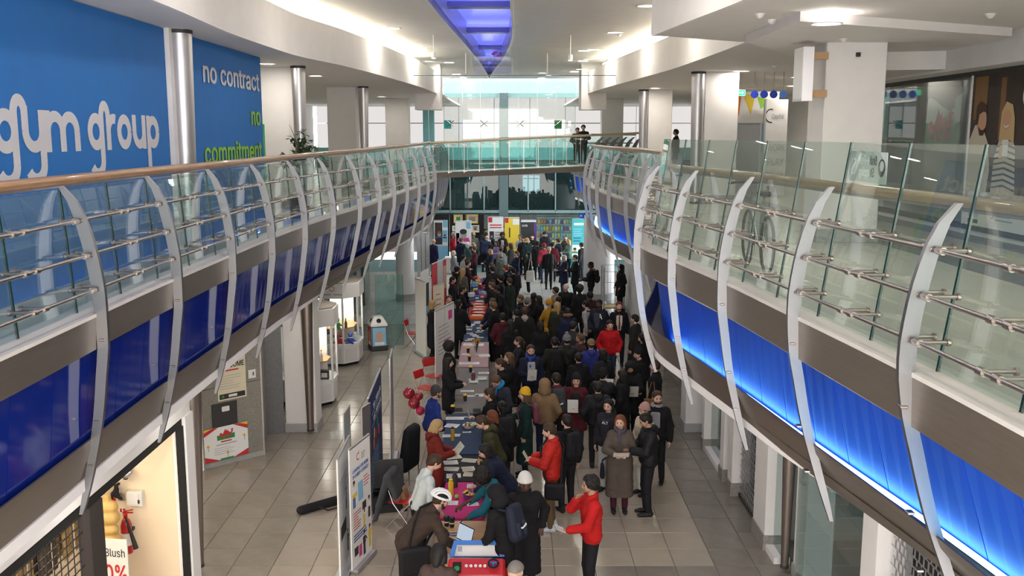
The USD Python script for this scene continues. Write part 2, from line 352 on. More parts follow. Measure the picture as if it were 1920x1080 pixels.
def head_parts(J, h, hair, beard, hat, female, s):
    """Meshes in the head's own frame (y ahead): face, hair, beard and hat."""
    out = {}
    F = Field(h, .022)
    F.ball((0, -.018, .028), .083).ball((0, .018, .03), .076).bone((-.028, .036, -.035), (.028, .036, -.035), .045).bone((0, .048, -.075), (0, .03, -.06), .026, .04)
    F.bone((-.035, .072, .018), (.035, .072, .018), .017)
    F.bone((0, .088, .016), (0, .108, -.022), .0095, .0135).bone((-.012, .098, -.026), (.012, .098, -.026), .009)
    F.bone((-.02, .087, -.055), (.02, .087, -.055), .0085)
    for sd in (-1, 1): F.bone((sd * .082, -.006, .014), (sd * .080, -.002, -.02), .013, .009).ball((sd * .042, .062, -.02), .022)
    for sd in (-1, 1): F.dent((sd * .031, .108, .001), .0165)
    v, f = F.mesh(); out['head'] = (v, f)
    if hair and hair != 'bald':
        G = Field(h, .02); face = [((0, .155, -.02), .115)]
        big = {'afro': .125, 'curly': .105}.get(hair, .094)
        if hair in ('fringe', 'thin'): big = .088
        G.ball((0, -.022, .036), big).ball((0, .012, .048), big - .012)
        if hair == 'afro': G.ball((0, -.03, .06), .13)
        if hair in ('short', 'curly', 'afro', 'quiff', 'thin'): G.bone((0, -.055, -.02), (0, -.05, .0), .06, .075)
        if hair == 'quiff': G.bone((-.02, .045, .105), (.03, .03, .112), .026)
        if hair in ('bob', 'long', 'verylong', 'tail', 'bun', 'sidecut'):
            G.bone((0, -.06, -.06), (0, -.045, .01), .062, .085)
        if hair in ('bob', 'long', 'verylong'):
            zb = {'bob': -.10, 'long': -.22, 'verylong': -.40}[hair]
            for sd in (-1, 1): G.bone((sd * .074, -.01, .02), (sd * .078, .0, -.09), .03, .028).bone((sd * .07, -.03, -.04), (sd * .062, -.055, zb), .036, .026)
            G.bone((0, -.07, 0), (0, -.10, zb), .062, .045)
        if hair == 'tail': G.bone((0, -.11, .05), (0, -.15, -.02), .028, .03).bone((0, -.15, -.02), (0, -.135, -.17), .03, .014)
        if hair == 'bun': G.ball((0, -.10, .09), .045)
        for c, r in face: G.dent(c, r)
        if hat in ('beanie', 'bobble', 'cap', 'helmet'): G.cut((0, -.3, 1), (0, 0, .042))
        out['hair'] = G.mesh()
    if beard:
        B = Field(h, .015)
        B.bone((-.068, .02, -.03), (-.04, .058, -.075), .020).bone((.068, .02, -.03), (.04, .058, -.075), .020).bone((-.04, .062, -.078), (.04, .062, -.078), .026)
        B.bone((-.026, .088, -.042), (.026, .088, -.042), .0085)
        out['beard'] = B.mesh()
    if hat in ('beanie', 'bobble'):
        H = Field(h, .02)
        H.ball((0, -.018, .052), .102).ball((0, .0, .048), .097).ball((0, -.03, .085), .085).cut((0, .25, -1), (0, .0, .035))
        H2 = Field(h, .012)
        for q in range(16):
            a, b = q / 16 * 2 * PI, (q + 1) / 16 * 2 * PI
            H2.bone((.095 * math.sin(a), -.012 + .101 * math.cos(a), .036 + .02 * math.cos(a)), (.095 * math.sin(b), -.012 + .101 * math.cos(b), .036 + .02 * math.cos(b)), .0165)
        pr = [H.mesh(), H2.mesh()]
        if hat == 'bobble':
            K = Field(h, .01); K.ball((0, -.05, .185), .042); pr.append(K.mesh())
        out['beanie'] = cat_mesh(pr)
    if hat == 'cap':
        H = Field(h, .015); H.ball((0, -.012, .045), .099).ball((0, .0, .055), .093).cut((0, .05, -1), (0, 0, .040))
        K = Field(h, .012)
        for sd in (-1, 0, 1): K.bone((sd * .045, .07, .047), (sd * .035, .145 - abs(sd) * .012, .035), .011, .008)
        K.bone((-.04, .13, .036), (.04, .13, .036), .009)
        out['cap'] = cat_mesh([H.mesh(), K.mesh()])
    if hat == 'hood':
        H = Field(h, .03); H.ball((0, -.025, .04), .115).ball((0, .01, .045), .108).bone((0, -.06, -.10), (0, -.04, .02), .10, .11).bone((-.05, -.02, -.10), (.05, -.02, -.10), .085)
        H.dent((0, .17, -.02), .118)
        out['hood'] = H.mesh()
    if hat == 'helmet':
        H = Field(h * .8, .012)
        for k2 in range(-2, 3):
            x = k2 * .036; w = math.sqrt(max(1 - (x / .115)**2, .05))
            pts = [(x, -.02 + .145 * w * math.cos(t), .045 + .105 * w * math.sin(t)) for t in np.linspace(.08, PI - .05, 9)]
            for a, b in zip(pts, pts[1:]): H.bone(a, b, .0145)
        for q in range(20):
            a, b = q / 20 * 2 * PI, (q + 1) / 20 * 2 * PI
            H.bone((.100 * math.sin(a), -.02 + .135 * math.cos(a), .045), (.100 * math.sin(b), -.02 + .135 * math.cos(b), .045), .016)
        out['helmet'] = H.mesh()
        I = Field(h, .02); I.ball((0, -.015, .048), .092).ball((0, -.05, .045), .085).cut((0, .1, -1), (0, 0, .04)); out['helmet_liner'] = I.mesh()
    if hat == 'fur':
        H = Field(h, .02)
        for q in range(14):
            a, b = q / 14 * 2 * PI, (q + 1) / 14 * 2 * PI
            H.bone((.105 * math.sin(a), -.04 + .06 * math.cos(a), -.075 - .03 * math.cos(a)), (.105 * math.sin(b), -.04 + .06 * math.cos(b), -.075 - .03 * math.cos(b)), .036 + .006 * math.sin(3 * a))
        out['fur_collar'] = H.mesh()
    return {k2: (v * s, f) for k2, (v, f) in out.items()}

SKIN = {'l': (.58, .36, .27), 'm': (.40, .23, .15), 'b': (.20, .105, .065), 'd': (.085, .045, .03)}
HAIRC = {'k': (.012, .010, .009), 'b': (.05, .028, .016), 'n': (.11, .062, .032), 'g': (.22, .20, .18), 'y': (.38, .25, .11), 'r': (.16, .05, .022), 'w': (.62, .60, .56)}
FAB = {}
def fabric(c, rough=.85):
    key = (tuple(round(x, 3) for x in c), rough)
    if key not in FAB: FAB[key] = mat('cloth_%d' % len(FAB), c, rough, bump=(90, .25), vary=.12, spec=.25)
    return FAB[key]

def person(label, at, h=1.74, yaw=180, pose='stand', arms='down', top=('jacket', (.02, .02, .022)), legs=('trousers', (.02, .02, .025)), hair='short', hc='k', skin='l',
           hat=None, hatc=(.03, .03, .03), beard=False, f=False, lean=0, nod=0, turn=0, shoe=(.02, .02, .02), under=None, hood=None, scarf=None, tie=None, group=None, z=0.0, extra=(), patch=None, onhead=True):
    """A figure whose head stands over 'at'; yaw 0 faces along +y, 180 back towards -y, 90 towards -x."""
    dist = math.hypot(*at)
    q = 1.0 if dist < 17.5 else 1.45 if dist < 24 else 2.1 if dist < 34 else 2.8
    J = skeleton(h, pose, arms, lean, nod, turn, f); s = J['s']
    a = math.radians(yaw); ca, sa = math.cos(a), math.sin(a)
    o = J['head'] if onhead else np.zeros(3)
    base = (at[0] - (ca * o[0] - sa * o[1]), at[1] - (sa * o[0] + ca * o[1]), z)
    t = thing('person', label, 'person', base, yaw, group)
    sk = mat('skin_' + skin, SKIN[skin], .55, vary=.08, spec=.35, sss=.0)
    hs, bs = .0075 * q, .021 * max(q, 1.0)
    # body: torso, limbs, neck, head and hands in one mesh
    B = Field(bs, .03); torso(B, J, -.012, f); arms_(B, J, -.008); legs_(B, J, -.008)
    hp = head_parts(J, hs, hair, beard, hat, f, s)
    place = lambda m: (m[0] @ J['Hd'].T + J['head'], m[1])
    N = Field(hs * 1.4, .02); N.bone(J['neck'] - J['T'] @ np.array([0, 0, .05]) * s, J['head'] + J['Hd'] @ np.array([0, -.015, -.03]) * s, .062 * s, .050 * s)
    hh = .0048 * q if q < 2 else .0075 * q / 2
    obj('body', cat_mesh([B.mesh(), N.mesh(), place(hp['head']), hand_mesh(J, 'R', hh), hand_mesh(J, 'L', hh)]), sk, t, True)
    hm = mat('hair_' + hc, HAIRC[hc], .6, bump=(140, .5), vary=.3, spec=.3)
    if 'hair' in hp and q < 2.5:
        hv, hf = hp['hair']; amp, fr_ = (.034, 42) if hair in ('afro', 'curly') else (.006, 45)
        c_ = np.array([0, -.02, .02]) * s; nn_ = (hv - c_) / (np.linalg.norm(hv - c_, axis=1)[:, None] + 1e-6)
        hp['hair'] = (hv + nn_ * ((meshkit.fbm(hv * (fr_, fr_, fr_ * (1 if amp > .01 else .25)) + 5 * sum(at), 2) - .45) * amp)[:, None], hf)
    for k2 in ('hair', 'beard'):
        if k2 in hp: obj(k2, place(hp[k2]), hm, t, True)
    for k2 in ('beanie', 'cap', 'hood', 'helmet', 'fur_collar'):
        if k2 in hp: obj(k2, place(hp[k2]), fabric(hatc), t, True)
    if 'helmet_liner' in hp: obj('helmet_liner', place(hp['helmet_liner']), fabric((.012, .016, .018)), t, True)
    if q < 1.5 and hair is not None and not (90 > (yaw % 360) or (yaw % 360) > 270):
        for sd in (-1, 1):
            e = trimesh.creation.icosphere(1, .0115 * s); e.apply_translation(np.array([sd * .031, .0895, .002]) * s); obj('eye', place((e.vertices, e.faces)), M['eye'], t, True)
            e = tube([np.array([sd * .016, .0935, .021]) * s, np.array([sd * .032, .0945, .026]) * s, np.array([sd * .046, .084, .022]) * s], .0042 * s, 5); obj('eyebrow', place(e), hm, t, True)
        e = tube([np.array([-.021, .0935, -.055]) * s, np.array([0, .0985, -.0545]) * s, np.array([.021, .0935, -.055]) * s], .0052 * s, 6); obj('lips', place(e), mat('lips_' + skin, tuple(np.array(SKIN[skin]) * (.85, .55, .55)), .5), t, True)
    # clothes
    gh = .0165 * q; kind, col = top
    g = {'shirt': .010, 'jumper': .014, 'jacket': .024, 'puffer': .036, 'coat': .026, 'longcoat': .026, 'suit': .018}[kind]
    K = Field(gh, .028); torso(K, J, g, f); arms_(K, J, g, .97)
    dn = {'coat': .34, 'longcoat': .62, 'suit': .14, 'puffer': .08, 'jacket': .09, 'jumper': .05, 'shirt': .0}[kind] * s
    if dn > .2 * s:
        for n in 'RL':
            lg = J['hip' + n] + (J['knee' + n] - J['hip' + n]) * min(1, dn / (.44 * s)) if dn <= .46 * s else J['knee' + n] + (J['ank' + n] - J['knee' + n]) * ((dn - .44 * s) / (.41 * s))
            lg = lg * np.array([.85, 1, 1]); K.bone(J['hip' + n], lg, .115 * s + g, .135 * s + g * (1 if f else .7))
    if pose != 'sit': K.cut((0, 0, -1), (0, 0, J['pel'][2] - dn))
    else: K.cut((0, .3, -1), (0, 0, J['pel'][2] - .10 * s))
    nk = J['neck'] + J['T'] @ np.array([0, 0, .035]) * s
    K.cut(J['T'] @ np.array([0, .35, 1]), nk)
    kv, kf = K.mesh()
    if q < 1.5:
        a_ = meshkit.fbm(kv * (9, 9, 22) + (sum(at) * 7), 2) - .5; kv = kv + (kv - J['chest'] * (1, 1, 0) - kv * (0, 0, 1)) / (np.linalg.norm((kv - J['chest']) * (1, 1, 0), axis=1)[:, None] + .05) * (a_ * .028)[:, None]
    tm = obj('hoodie' if hood and kind in ('jumper',) else {'shirt': 'shirt', 'jumper': 'jumper', 'suit': 'suit_jacket', 'puffer': 'padded_jacket'}.get(kind, 'coat' if 'coat' in kind else 'jacket'), (kv, kf), fabric(col, .6 if kind == 'puffer' else .85), t, True)
    if kind != 'shirt' or hood is not None:
        Cc = Field(gh, .02)
        R_ = J['T']; c0 = J['neck'] + R_ @ np.array([0, -.005, .012]) * s
        nq = 12
        rr = .062 if hood is None else .080
        for k2 in range(nq):
            u, v = k2 / nq * 2 * PI, (k2 + 1) / nq * 2 * PI
            pt = lambda w: c0 + R_ @ np.array([rr * math.sin(w), rr * math.cos(w) * .95 - (.015 if hood is not None else 0), -.016 * math.cos(w)]) * s
            Cc.bone(pt(u), pt(v), (.017 if hood is None else .026) * s)
        if hood is not None: Cc.bone(c0 + R_ @ np.array([-.045, -.10, -.03]) * s, c0 + R_ @ np.array([.045, -.10, -.03]) * s, .050 * s).ball(c0 + R_ @ np.array([0, -.115, -.09]) * s, .04 * s)
        obj('collar' if hood is None else 'hood_down', Cc.mesh(), fabric(hood or col), t, True)
    if legs[0] != 'none':
        L = Field(gh, .022); legs_(L, J, .018 if legs[0] == 'loose' else .010, .97)
        L.bone(J['hipL'] + np.array([.01, 0, .05]) * s, J['hipR'] + np.array([-.01, 0, .05]) * s, .112 * s)
        if pose != 'sit': L.cut((0, 0, 1), (0, 0, J['pel'][2] + .10 * s))
        obj('trousers', L.mesh(), fabric(legs[1]), t, True)
    for n in 'RL':
        A = J['ank' + n]; S = Field(.011 * q, .02); yw = np.array([0, 1.0, 0])
        S.bone(A * (1, 1, 0) + np.array([0, -.045, .045]) * s, A * (1, 1, 0) + np.array([0, .09, .036]) * s, .043 * s, .038 * s).bone(A * (1, 1, 0) + np.array([0, .09, .034]) * s, A * (1, 1, 0) + np.array([0, .165, .030]) * s, .040 * s, .030 * s)
        S.bone(A + np.array([0, -.02, .03]) * s, A * (1, 1, 0) + np.array([0, -.02, .05]) * s, .042 * s, .045 * s).cut((0, 0, -1), (0, 0, .002))
        obj('shoe', S.mesh(), fabric(shoe, .6), t, True)
    if under is not None:                    # what an open front shows
        U = Field(.011 * q, .02)
        for zz in np.linspace(.08, .46, 18):
            w_ = .030 + .028 * (zz > .2)
            U.bone(J['pel'] + J['T'] @ np.array([-w_, .085 + (.028 if zz > .25 else .012) + g, zz]) * s, J['pel'] + J['T'] @ np.array([w_, .085 + (.028 if zz > .25 else .012) + g, zz]) * s, .026 * s)
        obj('shirt_front', U.mesh(), fabric(under), t, True)
    if patch is not None:
        tx, hh_, dx, dy, dz = patch; mb = MB(); lettering(mb, tx, hh_, J['chest'] + J['T'] @ np.array([dx, dy + g, dz]) * s, J['T'] @ np.array([[-1, 0, 0], [0, 0, 1], [0, 1, 0]], float), True, .006, 'c'); obj('lettering', mb.get(), M['print_white'], t)
    if tie is not None:
        U = Field(.011, .01); U.bone(J['pel'] + J['T'] @ np.array([0, .148 + g, .12]) * s, J['pel'] + J['T'] @ np.array([0, .150 + g, .42]) * s, .024 * s, .016 * s)
        U.bone(J['pel'] + J['T'] @ np.array([0, .150 + g, .42]) * s, J['pel'] + J['T'] @ np.array([0, .125, .52]) * s, .016 * s, .018 * s)
        obj('tie', U.mesh(), fabric(tie, .6), t, True)
    if scarf is not None:
        U = Field(gh * .8, .02); c0 = J['neck'] + J['T'] @ np.array([0, .005, .03]) * s
        for k2 in range(12):
            u, v = k2 / 12 * 2 * PI, (k2 + 1) / 12 * 2 * PI
            pt = lambda w: c0 + J['T'] @ np.array([.078 * math.sin(w), .082 * math.cos(w), -.03 * math.cos(w) + .008 * math.sin(3 * w)]) * s
            U.bone(pt(u), pt(v), .034 * s)
        U.bone(c0 + J['T'] @ np.array([.02, .085, -.03]) * s, c0 + J['T'] @ np.array([.03, .15, -.20]) * s, .034 * s, .03 * s)
        obj('scarf', U.mesh(), fabric(scarf), t, True)
    fr = dict(J=J, t=t, base=np.array(base), yaw=yaw, rot=rotm((0, 0, 1), yaw), s=s, g=g, gh=gh, q=q)
    fr['w'] = lambda p: fr['base'] + fr['rot'] @ np.asarray(p, float)
    for e in extra: e(fr)
    return fr

# things people carry: each stays a thing of its own
def paper(label, hand='RL', size=(.21, .297), col='paper', tilt=55, spin=0, name='leaflet', cat='leaflet', off=(0, .055, .03)):
    def put(fr):
        J = fr['J']; p = np.mean([J['wr' + n] + (J['wr' + n] - J['el' + n]) / np.linalg.norm(J['wr' + n] - J['el' + n]) * .075 * fr['s'] for n in hand], 0) + np.array(off)
        R_ = fr['rot'] @ rotm((0, 0, 1), spin) @ rotm((1, 0, 0), tilt)
        t = thing(name, label, cat, tuple(fr['w'](p)), 0)
        m = MB(); nx = 6
        for i in range(nx):
            x0, x1 = size[0] * (i / nx - .5), size[0] * ((i + 1) / nx - .5)
            zf = lambda x: .25 * x * x
            m.quad([R_ @ np.array(v) for v in ((x0, -size[1] / 2, zf(x0)), (x1, -size[1] / 2, zf(x1)), (x1, size[1] / 2, zf(x1)), (x0, size[1] / 2, zf(x0)))])
            m.quad([R_ @ (np.array(v) - (0, 0, .0015)) for v in ((x0, size[1] / 2, zf(x0)), (x1, size[1] / 2, zf(x1)), (x1, -size[1] / 2, zf(x1)), (x0, -size[1] / 2, zf(x0)))])
        obj('sheet', m.get(), M[col], t)
        m = MB()
        for k2 in range(7):
            w_ = size[0] * (.36 if k2 % 3 else .22); yy = size[1] * (.38 - k2 * .11)
            m.quad([R_ @ np.array(v) for v in ((-size[0] * .4, yy, .012), (-size[0] * .4 + w_ * 2 * .9, yy, .012), (-size[0] * .4 + w_ * 2 * .9, yy + size[1] * .03, .012), (-size[0] * .4, yy + size[1] * .03, .012))])
        obj('print', m.get(), M['print_grey'], t)
    return put

def backpack(label, col, big=1.0, strip=None, strapc=None):
    def put(fr):
        J, s = fr['J'], fr['s']; T_ = J['T']; g = fr['g']
        t = thing('backpack', label, 'backpack', tuple(fr['w'](J['chest'])), fr['yaw'])
        P = lambda x, y, z: T_ @ np.array([x, y, z]) * s
        yb = -.115 - g / s - .075 * big
        F = Field(fr['gh'], .03)
        for x in (-.085, 0, .085):
            F.bone(P(x * big, yb, -.20 * big), P(x * .85 * big, yb + .01, .13 * big), .082 * s * big, .066 * s * big)
        obj('bag', F.mesh(), fabric(col, .7), t, True)
        F = Field(fr['gh'], .02)
        for x in (-.06, .06): F.bone(P(x * big, yb - .062 * big, -.18 * big), P(x * big, yb - .06 * big, -.06 * big), .045 * s)
        obj('pocket', F.mesh(), fabric(tuple(np.array(col) * 1.15), .7), t, True)
        for n in 'RL':
            sh = J['sh' + n] - J['chest']; sd = 1 if n == 'R' else -1
            top_ = sh * .62 + P(0, 0, .075 + g)
            m = tube([P(sd * .07, -.14 - g, .12), top_ + P(0, -.05, .0), top_ + P(0, .05, -.01), P(sd * .10, .135 + g, .02), P(sd * .12, .10 + g, -.14), P(sd * .12, -.1, -.2)], .016 * s, 6)
            obj('strap', m, fabric(strapc or col, .7), t, True)
        if strip is not None:
            m = tube([P(-.10 * big, yb - .045, -.10), P(-.03, yb - .112 * big, -.105), P(.05, yb - .112 * big, -.085), P(.105 * big, yb - .045, -.05)], .014 * s, 6); obj('reflective_strip', m, M['reflective'], t, True)
    return put

def tote(label, col, side=1, z=-.62, size=(.34, .38), name='tote_bag', cat='bag', fwd=0, depth=.07, strap=.34):
    def put(fr):
        J, s = fr['J'], fr['s']; sh = J['shR' if side > 0 else 'shL']
        c = np.array([side * (.235 * s + fr['g'] + depth), fwd + .0, sh[2] + z * s])
        t = thing(name, label, cat, tuple(fr['w'](c)), fr['yaw'] + (90 if side > 0 else -90))
        F = Field(.014 * fr['q'], .03)
        w, h_ = size
        for x in np.linspace(-w / 2 + depth * .5, w / 2 - depth * .5, 9): F.bone((x, 0, -h_ / 2 + depth * .5), (x * .97, 0, h_ / 2 - depth * .4), depth * .62, depth * .42)
        obj('bag', F.mesh(), fabric(col), t, True)
        for x in (-w * .25, w * .25):
            obj('handle', tube([(x, 0, h_ / 2 - .02), (x * .6, 0, h_ / 2 + strap * .55), (x * .25, .06 if side > 0 else .06, h_ / 2 + strap)], .010, 6), fabric(col), t, True)
    return put

def crossbag(label, col, side=1, z=-.62, size=(.30, .24)):
    def put(fr):
        J, s = fr['J'], fr['s']; g = fr['g']; sh = J['shR' if side > 0 else 'shL']
        c = np.array([side * (.20 * s + g + .06), -.08, sh[2] + z * s])
        t = thing('shoulder_bag', label, 'bag', tuple(fr['w'](c)), fr['yaw'])
        F = Field(.014 * fr['q'], .02); w, h_ = size
        for y in np.linspace(-w / 2, w / 2, 10): F.bone((0, y, -h_ / 2), (0, y, h_ / 2), .045)
        obj('bag', F.mesh(), fabric(col, .6), t, True)
        o = J['chest'] - c; T_ = J['T']
        P = lambda x, y, zz: o + T_ @ np.array([x, y, zz]) * s
        m = tube([(0, -.1, h_ / 2), P(side * .12, -.135 - g, -.1), P(-side * .02, -.145 - g, .08), P(-side * .11, -.04, .205 + g), P(-side * .10, .06, .18 + g), P(0, .15 + g, .04), P(side * .13, .12 + g, -.14), (0, .12, h_ / 2)], .017, 6)
        obj('strap', m, fabric(col, .6), t, True)
    return put
# ---------------------------------------------------------------- the room: floors, ceilings, walls
from scipy.interpolate import PchipInterpolator as Pchip
GF, SOF, CEIL, FT, UP, LEDGE, FB = 3.27, 7.75, 8.75, 8.45, 4.80, 4.85, 3.28
LX = Pchip([-4, 6.4, 10, 14, 17.7, 21, 25, 29, 33, 36, 40, 47], [3.45, 3.5, 3.58, 3.57, 3.42, 3.13, 2.93, 2.70, 2.58, 2.72, 3.0, 3.0])
RX = Pchip([-4, 2, 4.7, 6, 7.9, 9.9, 11.4, 13.2, 14.1, 15.2, 16.6, 18, 20, 21.5, 25.4, 29, 33, 35.5, 38, 47], [2.76, 2.72, 2.63, 2.56, 2.39, 2.20, 2.0, 1.77, 1.84, 2.06, 2.36, 2.58, 2.71, 2.71, 2.37, 2.27, 2.55, 3.0, 3.25, 2.75])
LB = Pchip([-4, 10, 17, 21, 24, 29, 33, 47], [.17, .16, .25, .45, .42, .24, .2, .2])       # how far the fascia's foot stands back
RB = Pchip([-4, 4, 6.4, 8.2, 9.4, 11.5, 13, 47], [.8, .75, .57, .38, .26, .2, .2, .2])
SIDES = {-1: (LX, LB), 1: (RX, RB)}
CLX = Pchip([-4, 10.4, 14, 17, 20, 25, 30, 34], [3.7, 3.75, 3.9, 3.85, 3.42, 2.95, 2.64, 2.55])
CRX = Pchip([-4, 4, 8, 10.4, 12.5, 14], [2.95, 2.85, 2.62, 2.41, 2.16, 2.0]); CRB = Pchip([15, 20, 24, 29, 34], [3.54, 3.46, 3.2, 2.8, 2.55])
YS = np.concatenate([np.arange(-4, 12, .5), np.arange(12, 22, .3), np.arange(22, 47.1, .6)])
def sweep(X, prof, ys, sd, closed=False):
    """Runs a profile of (distance away from the void, z) along a curve of the plan."""
    d = np.array([X(y) for y in ys]); P = [p(ys) if callable(p) else np.tile(p, (len(ys), 1)) for p in prof]
    k = len(prof); V = np.array([[sd * (d[i] + P[j][i][0]), y, P[j][i][1]] for i, y in enumerate(ys) for j in range(k)])
    F = []
    for i in range(len(ys) - 1):
        for j in range(k if closed else k - 1):
            a, b = i * k + j, i * k + (j + 1) % k; q = [a, b, b + k, a + k]; F.append(q if sd < 0 else q[::-1])
    if closed: F2 = [[0, j, j + 1] for j in range(1, k - 1)]; e = (len(ys) - 1) * k; F3 = [[e, e + j + 1, e + j] for j in range(1, k - 1)]; return MB().add(V, F).add(V, F2 + F3).get()
    return V, np.array(F)
def side_poly(X, ys, sd, far, off=0.0): return Polygon([(sd * (float(X(y)) + off), y) for y in ys] + [(sd * far, ys[-1]), (sd * far, ys[0])])

# ground floor: tiles laid on a screed, cream down the middle and grey along the shops
fl = struct('floor', label='ground floor of cream tiles between grey tiled borders'); obj('screed', flat(-10, 10, 0, 49.3, -.2, -.012), M['grout'], fl)
rng = random.Random(5); cells = []; T_ = .6
for i in range(-17, 17):
    for j in range(13, 83):
        x0, y0 = -3.57 + i * T_, 5.0 + (j - 13) * T_ + .1
        if y0 > 44.6: continue
        cx, cy = x0 + T_ / 2, y0 + T_ / 2
        cream = -3.57 < cx < 2.95
        if cream and cx > 1.1 and cy < 13.3: cream = False
        vis = abs(cx) / max(cy, 1) < .48 and cy > 12 and -5.6 < cx < 4.2
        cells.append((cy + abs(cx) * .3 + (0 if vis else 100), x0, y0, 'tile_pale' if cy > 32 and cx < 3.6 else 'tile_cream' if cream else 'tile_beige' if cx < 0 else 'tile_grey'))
cells.sort(); rest = {'tile_cream': MB(), 'tile_grey': MB(), 'tile_beige': MB(), 'tile_pale': MB()}; kinds = {}
def tile_mesh(w):
    g, c, z = .003, .006, -.012
    a, b = g, w - g; v = [(a, g, z), (b, g, z), (b, T_ - g, z), (a, T_ - g, z), (a + c, g + c, 0), (b - c, g + c, 0), (b - c, T_ - g - c, 0), (a + c, T_ - g - c, 0)]
    return np.array(v), np.array([[4, 5, 6, 7], [0, 1, 5, 4], [1, 2, 6, 5], [2, 3, 7, 6], [3, 0, 4, 7]])
for n, (_, x0, y0, cream) in enumerate(cells):
    v, f = tile_mesh(T_)
    if n < 300:
        obj('tile', (v, f), M[cream], fl, loc=(x0, y0, rng.uniform(-.0006, .0006)))
    else: rest[cream].add(v + (x0, y0, rng.uniform(-.0006, .0006)), f)
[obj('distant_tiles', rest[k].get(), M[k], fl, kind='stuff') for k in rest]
obj('teal_carpet', flat(-10, 10, 44.7, 49.2, -.012, .002), mat('carpet_teal', (.10, .20, .21), .7, bump=(90, .2), vary=.1), fl)

# upper floors, their undersides, and the soffits and ceiling above
for sd, far in ((-1, 13), (1, 13)):
    X, Bf = SIDES[sd]; ys = YS[(YS < 34) | (YS > 0)]
    f2 = struct('floor', label='pale tiled upper floor behind the %s balcony edge' % ('left' if sd < 0 else 'right'))
    obj('slab', MB().prism(side_poly(X, ys, sd, far, .16), 4.4, UP).get(), M['upper_floor'], f2)
    obj('underside', MB().prism(side_poly(lambda y: float(X(y)) + float(Bf(y)) + .04, ys, sd, far), GF, GF + .1).get(), M['white_ceiling'], f2)
    if sd > 0:
        obj('dark_band', flat(5.3, 5.95, -2, 30, UP, UP + .004), M['upper_band'], f2); obj('dark_band', flat(6.75, 7.2, 2, 19.2, UP, UP + .004), M['upper_band'], f2)
yl = np.linspace(-4, 34, 60)
c1 = struct('ceiling', label='white dropped ceiling over the left upper walkway')
obj('soffit', MB().prism(side_poly(CLX, yl, -1, 13), SOF, SOF + .08).get(), M['soffit'], c1)
obj('fascia', sweep(CLX, [(-.012, SOF - .015), (-.012, FT), (.06, FT), (.06, SOF - .015)], yl, -1, True), M['white_wall'], c1, 30)
obj('soffit', flat(-13, -2.55, 34, 48.9, SOF, SOF + .08), M['soffit'], c1)
c2 = struct('ceiling', label='white dropped ceiling over the right upper walkway')
yn, yb = np.linspace(-4, 14, 40), np.linspace(15, 34, 40)
obj('soffit', MB().prism(Polygon([(float(CRX(y)), y) for y in yn] + [(float(CRB(y)), y) for y in yb] + [(13, 34), (13, -4)]), SOF, SOF + .08).get(), M['soffit'], c2)
obj('fascia', sweep(CRX, [(-.012, SOF - .015), (-.012, 9.3), (.06, 9.3), (.06, SOF - .015)], yn, 1, True), M['white_wall'], c2, 30)
obj('fascia', MB().prism(Polygon([(2.0, 14), (3.54, 15), (3.50, 15.05), (1.98, 14.06)]), SOF, 9.0).get(), M['white_wall'], c2)
obj('fascia', sweep(CRB, [(-.012, SOF - .015), (-.012, FT), (.06, FT), (.06, SOF - .015)], yb, 1, True), M['white_wall'], c2, 30)
obj('soffit', flat(2.55, 13, 34, 48.9, SOF, SOF + .08), M['soffit'], c2)
P3 = [(3.31, 13.97), (3.31, 11.38), (6.62, 13.08), (7.2, 16.5), (5.2, 17.2)]
obj('dropped_panel', MB().prism(Polygon(P3), SOF - .11, SOF).get(), M['white_wall'], c2)
obj('bulkhead', MB().prism(Polygon([(4.95, 14.9), (5.6, 15.6), (7.2, 15.2), (7.2, 19.5), (6.6, 19.5), (5.0, 16.0)]), 7.36, SOF).get(), M['white_wall'], c2)
obj('bulkhead', flat(6.75, 7.5, -4, 19.6, 7.32, SOF), M['white_wall'], c2)
c3 = struct('ceiling', label='high white central ceiling cut by a blue lit leaf shaped recess')
leafL = Pchip([8, 14, 19.5, 25.5, 33, 37, 40], [-1.62, -1.52, -1.40, -1.20, -1.0, -.95, -.93]); leafR = Pchip([8, 14, 19.5, 22.5, 29.5, 35, 40], [-.3, -.08, -.02, 0.0, -.24, -.62, -.93])
yl2 = np.linspace(6, 40, 70)
leaf = Polygon([(float(leafL(max(y, 8))) , y) for y in yl2] + [(max(float(leafR(max(y, 8))), float(leafL(max(y, 8))) + .01), y) for y in yl2[::-1]]).buffer(0)
if leaf.geom_type != 'Polygon': leaf = max(leaf.geoms, key=lambda g: g.area)
cp = Polygon([(-5.4, -4), (-5.4, 42.4), (-4.2, 42.4)] + [(x, 42.6 - .55 * math.cos(x / 4.2 * PI / 2)) for x in np.linspace(-4.2, 4.2, 25)] + [(4.2, 42.4), (5.4, 42.4), (5.4, -4)]).difference(leaf)
obj('plaster', MB().prism(cp, CEIL, CEIL + .06).get(), M['white_ceiling'], c3)
obj('ceiling_edge', MB().prism(Polygon([(x, 42.6 - .55 * math.cos(x / 4.2 * PI / 2)) for x in np.linspace(-4.2, 4.2, 25)] + [(x, 42.75 - .55 * math.cos(x / 4.2 * PI / 2)) for x in np.linspace(4.2, -4.2, 25)]), CEIL, 9.4).get(), M['white_wall'], c3)
for sd, z1 in ((-1, 9.4), (1, 9.4)): obj('upstand', flat(sd * 5.3, sd * 5.4, -4, 42.4, FT - .6, z1), M['white_ceiling'], c3)
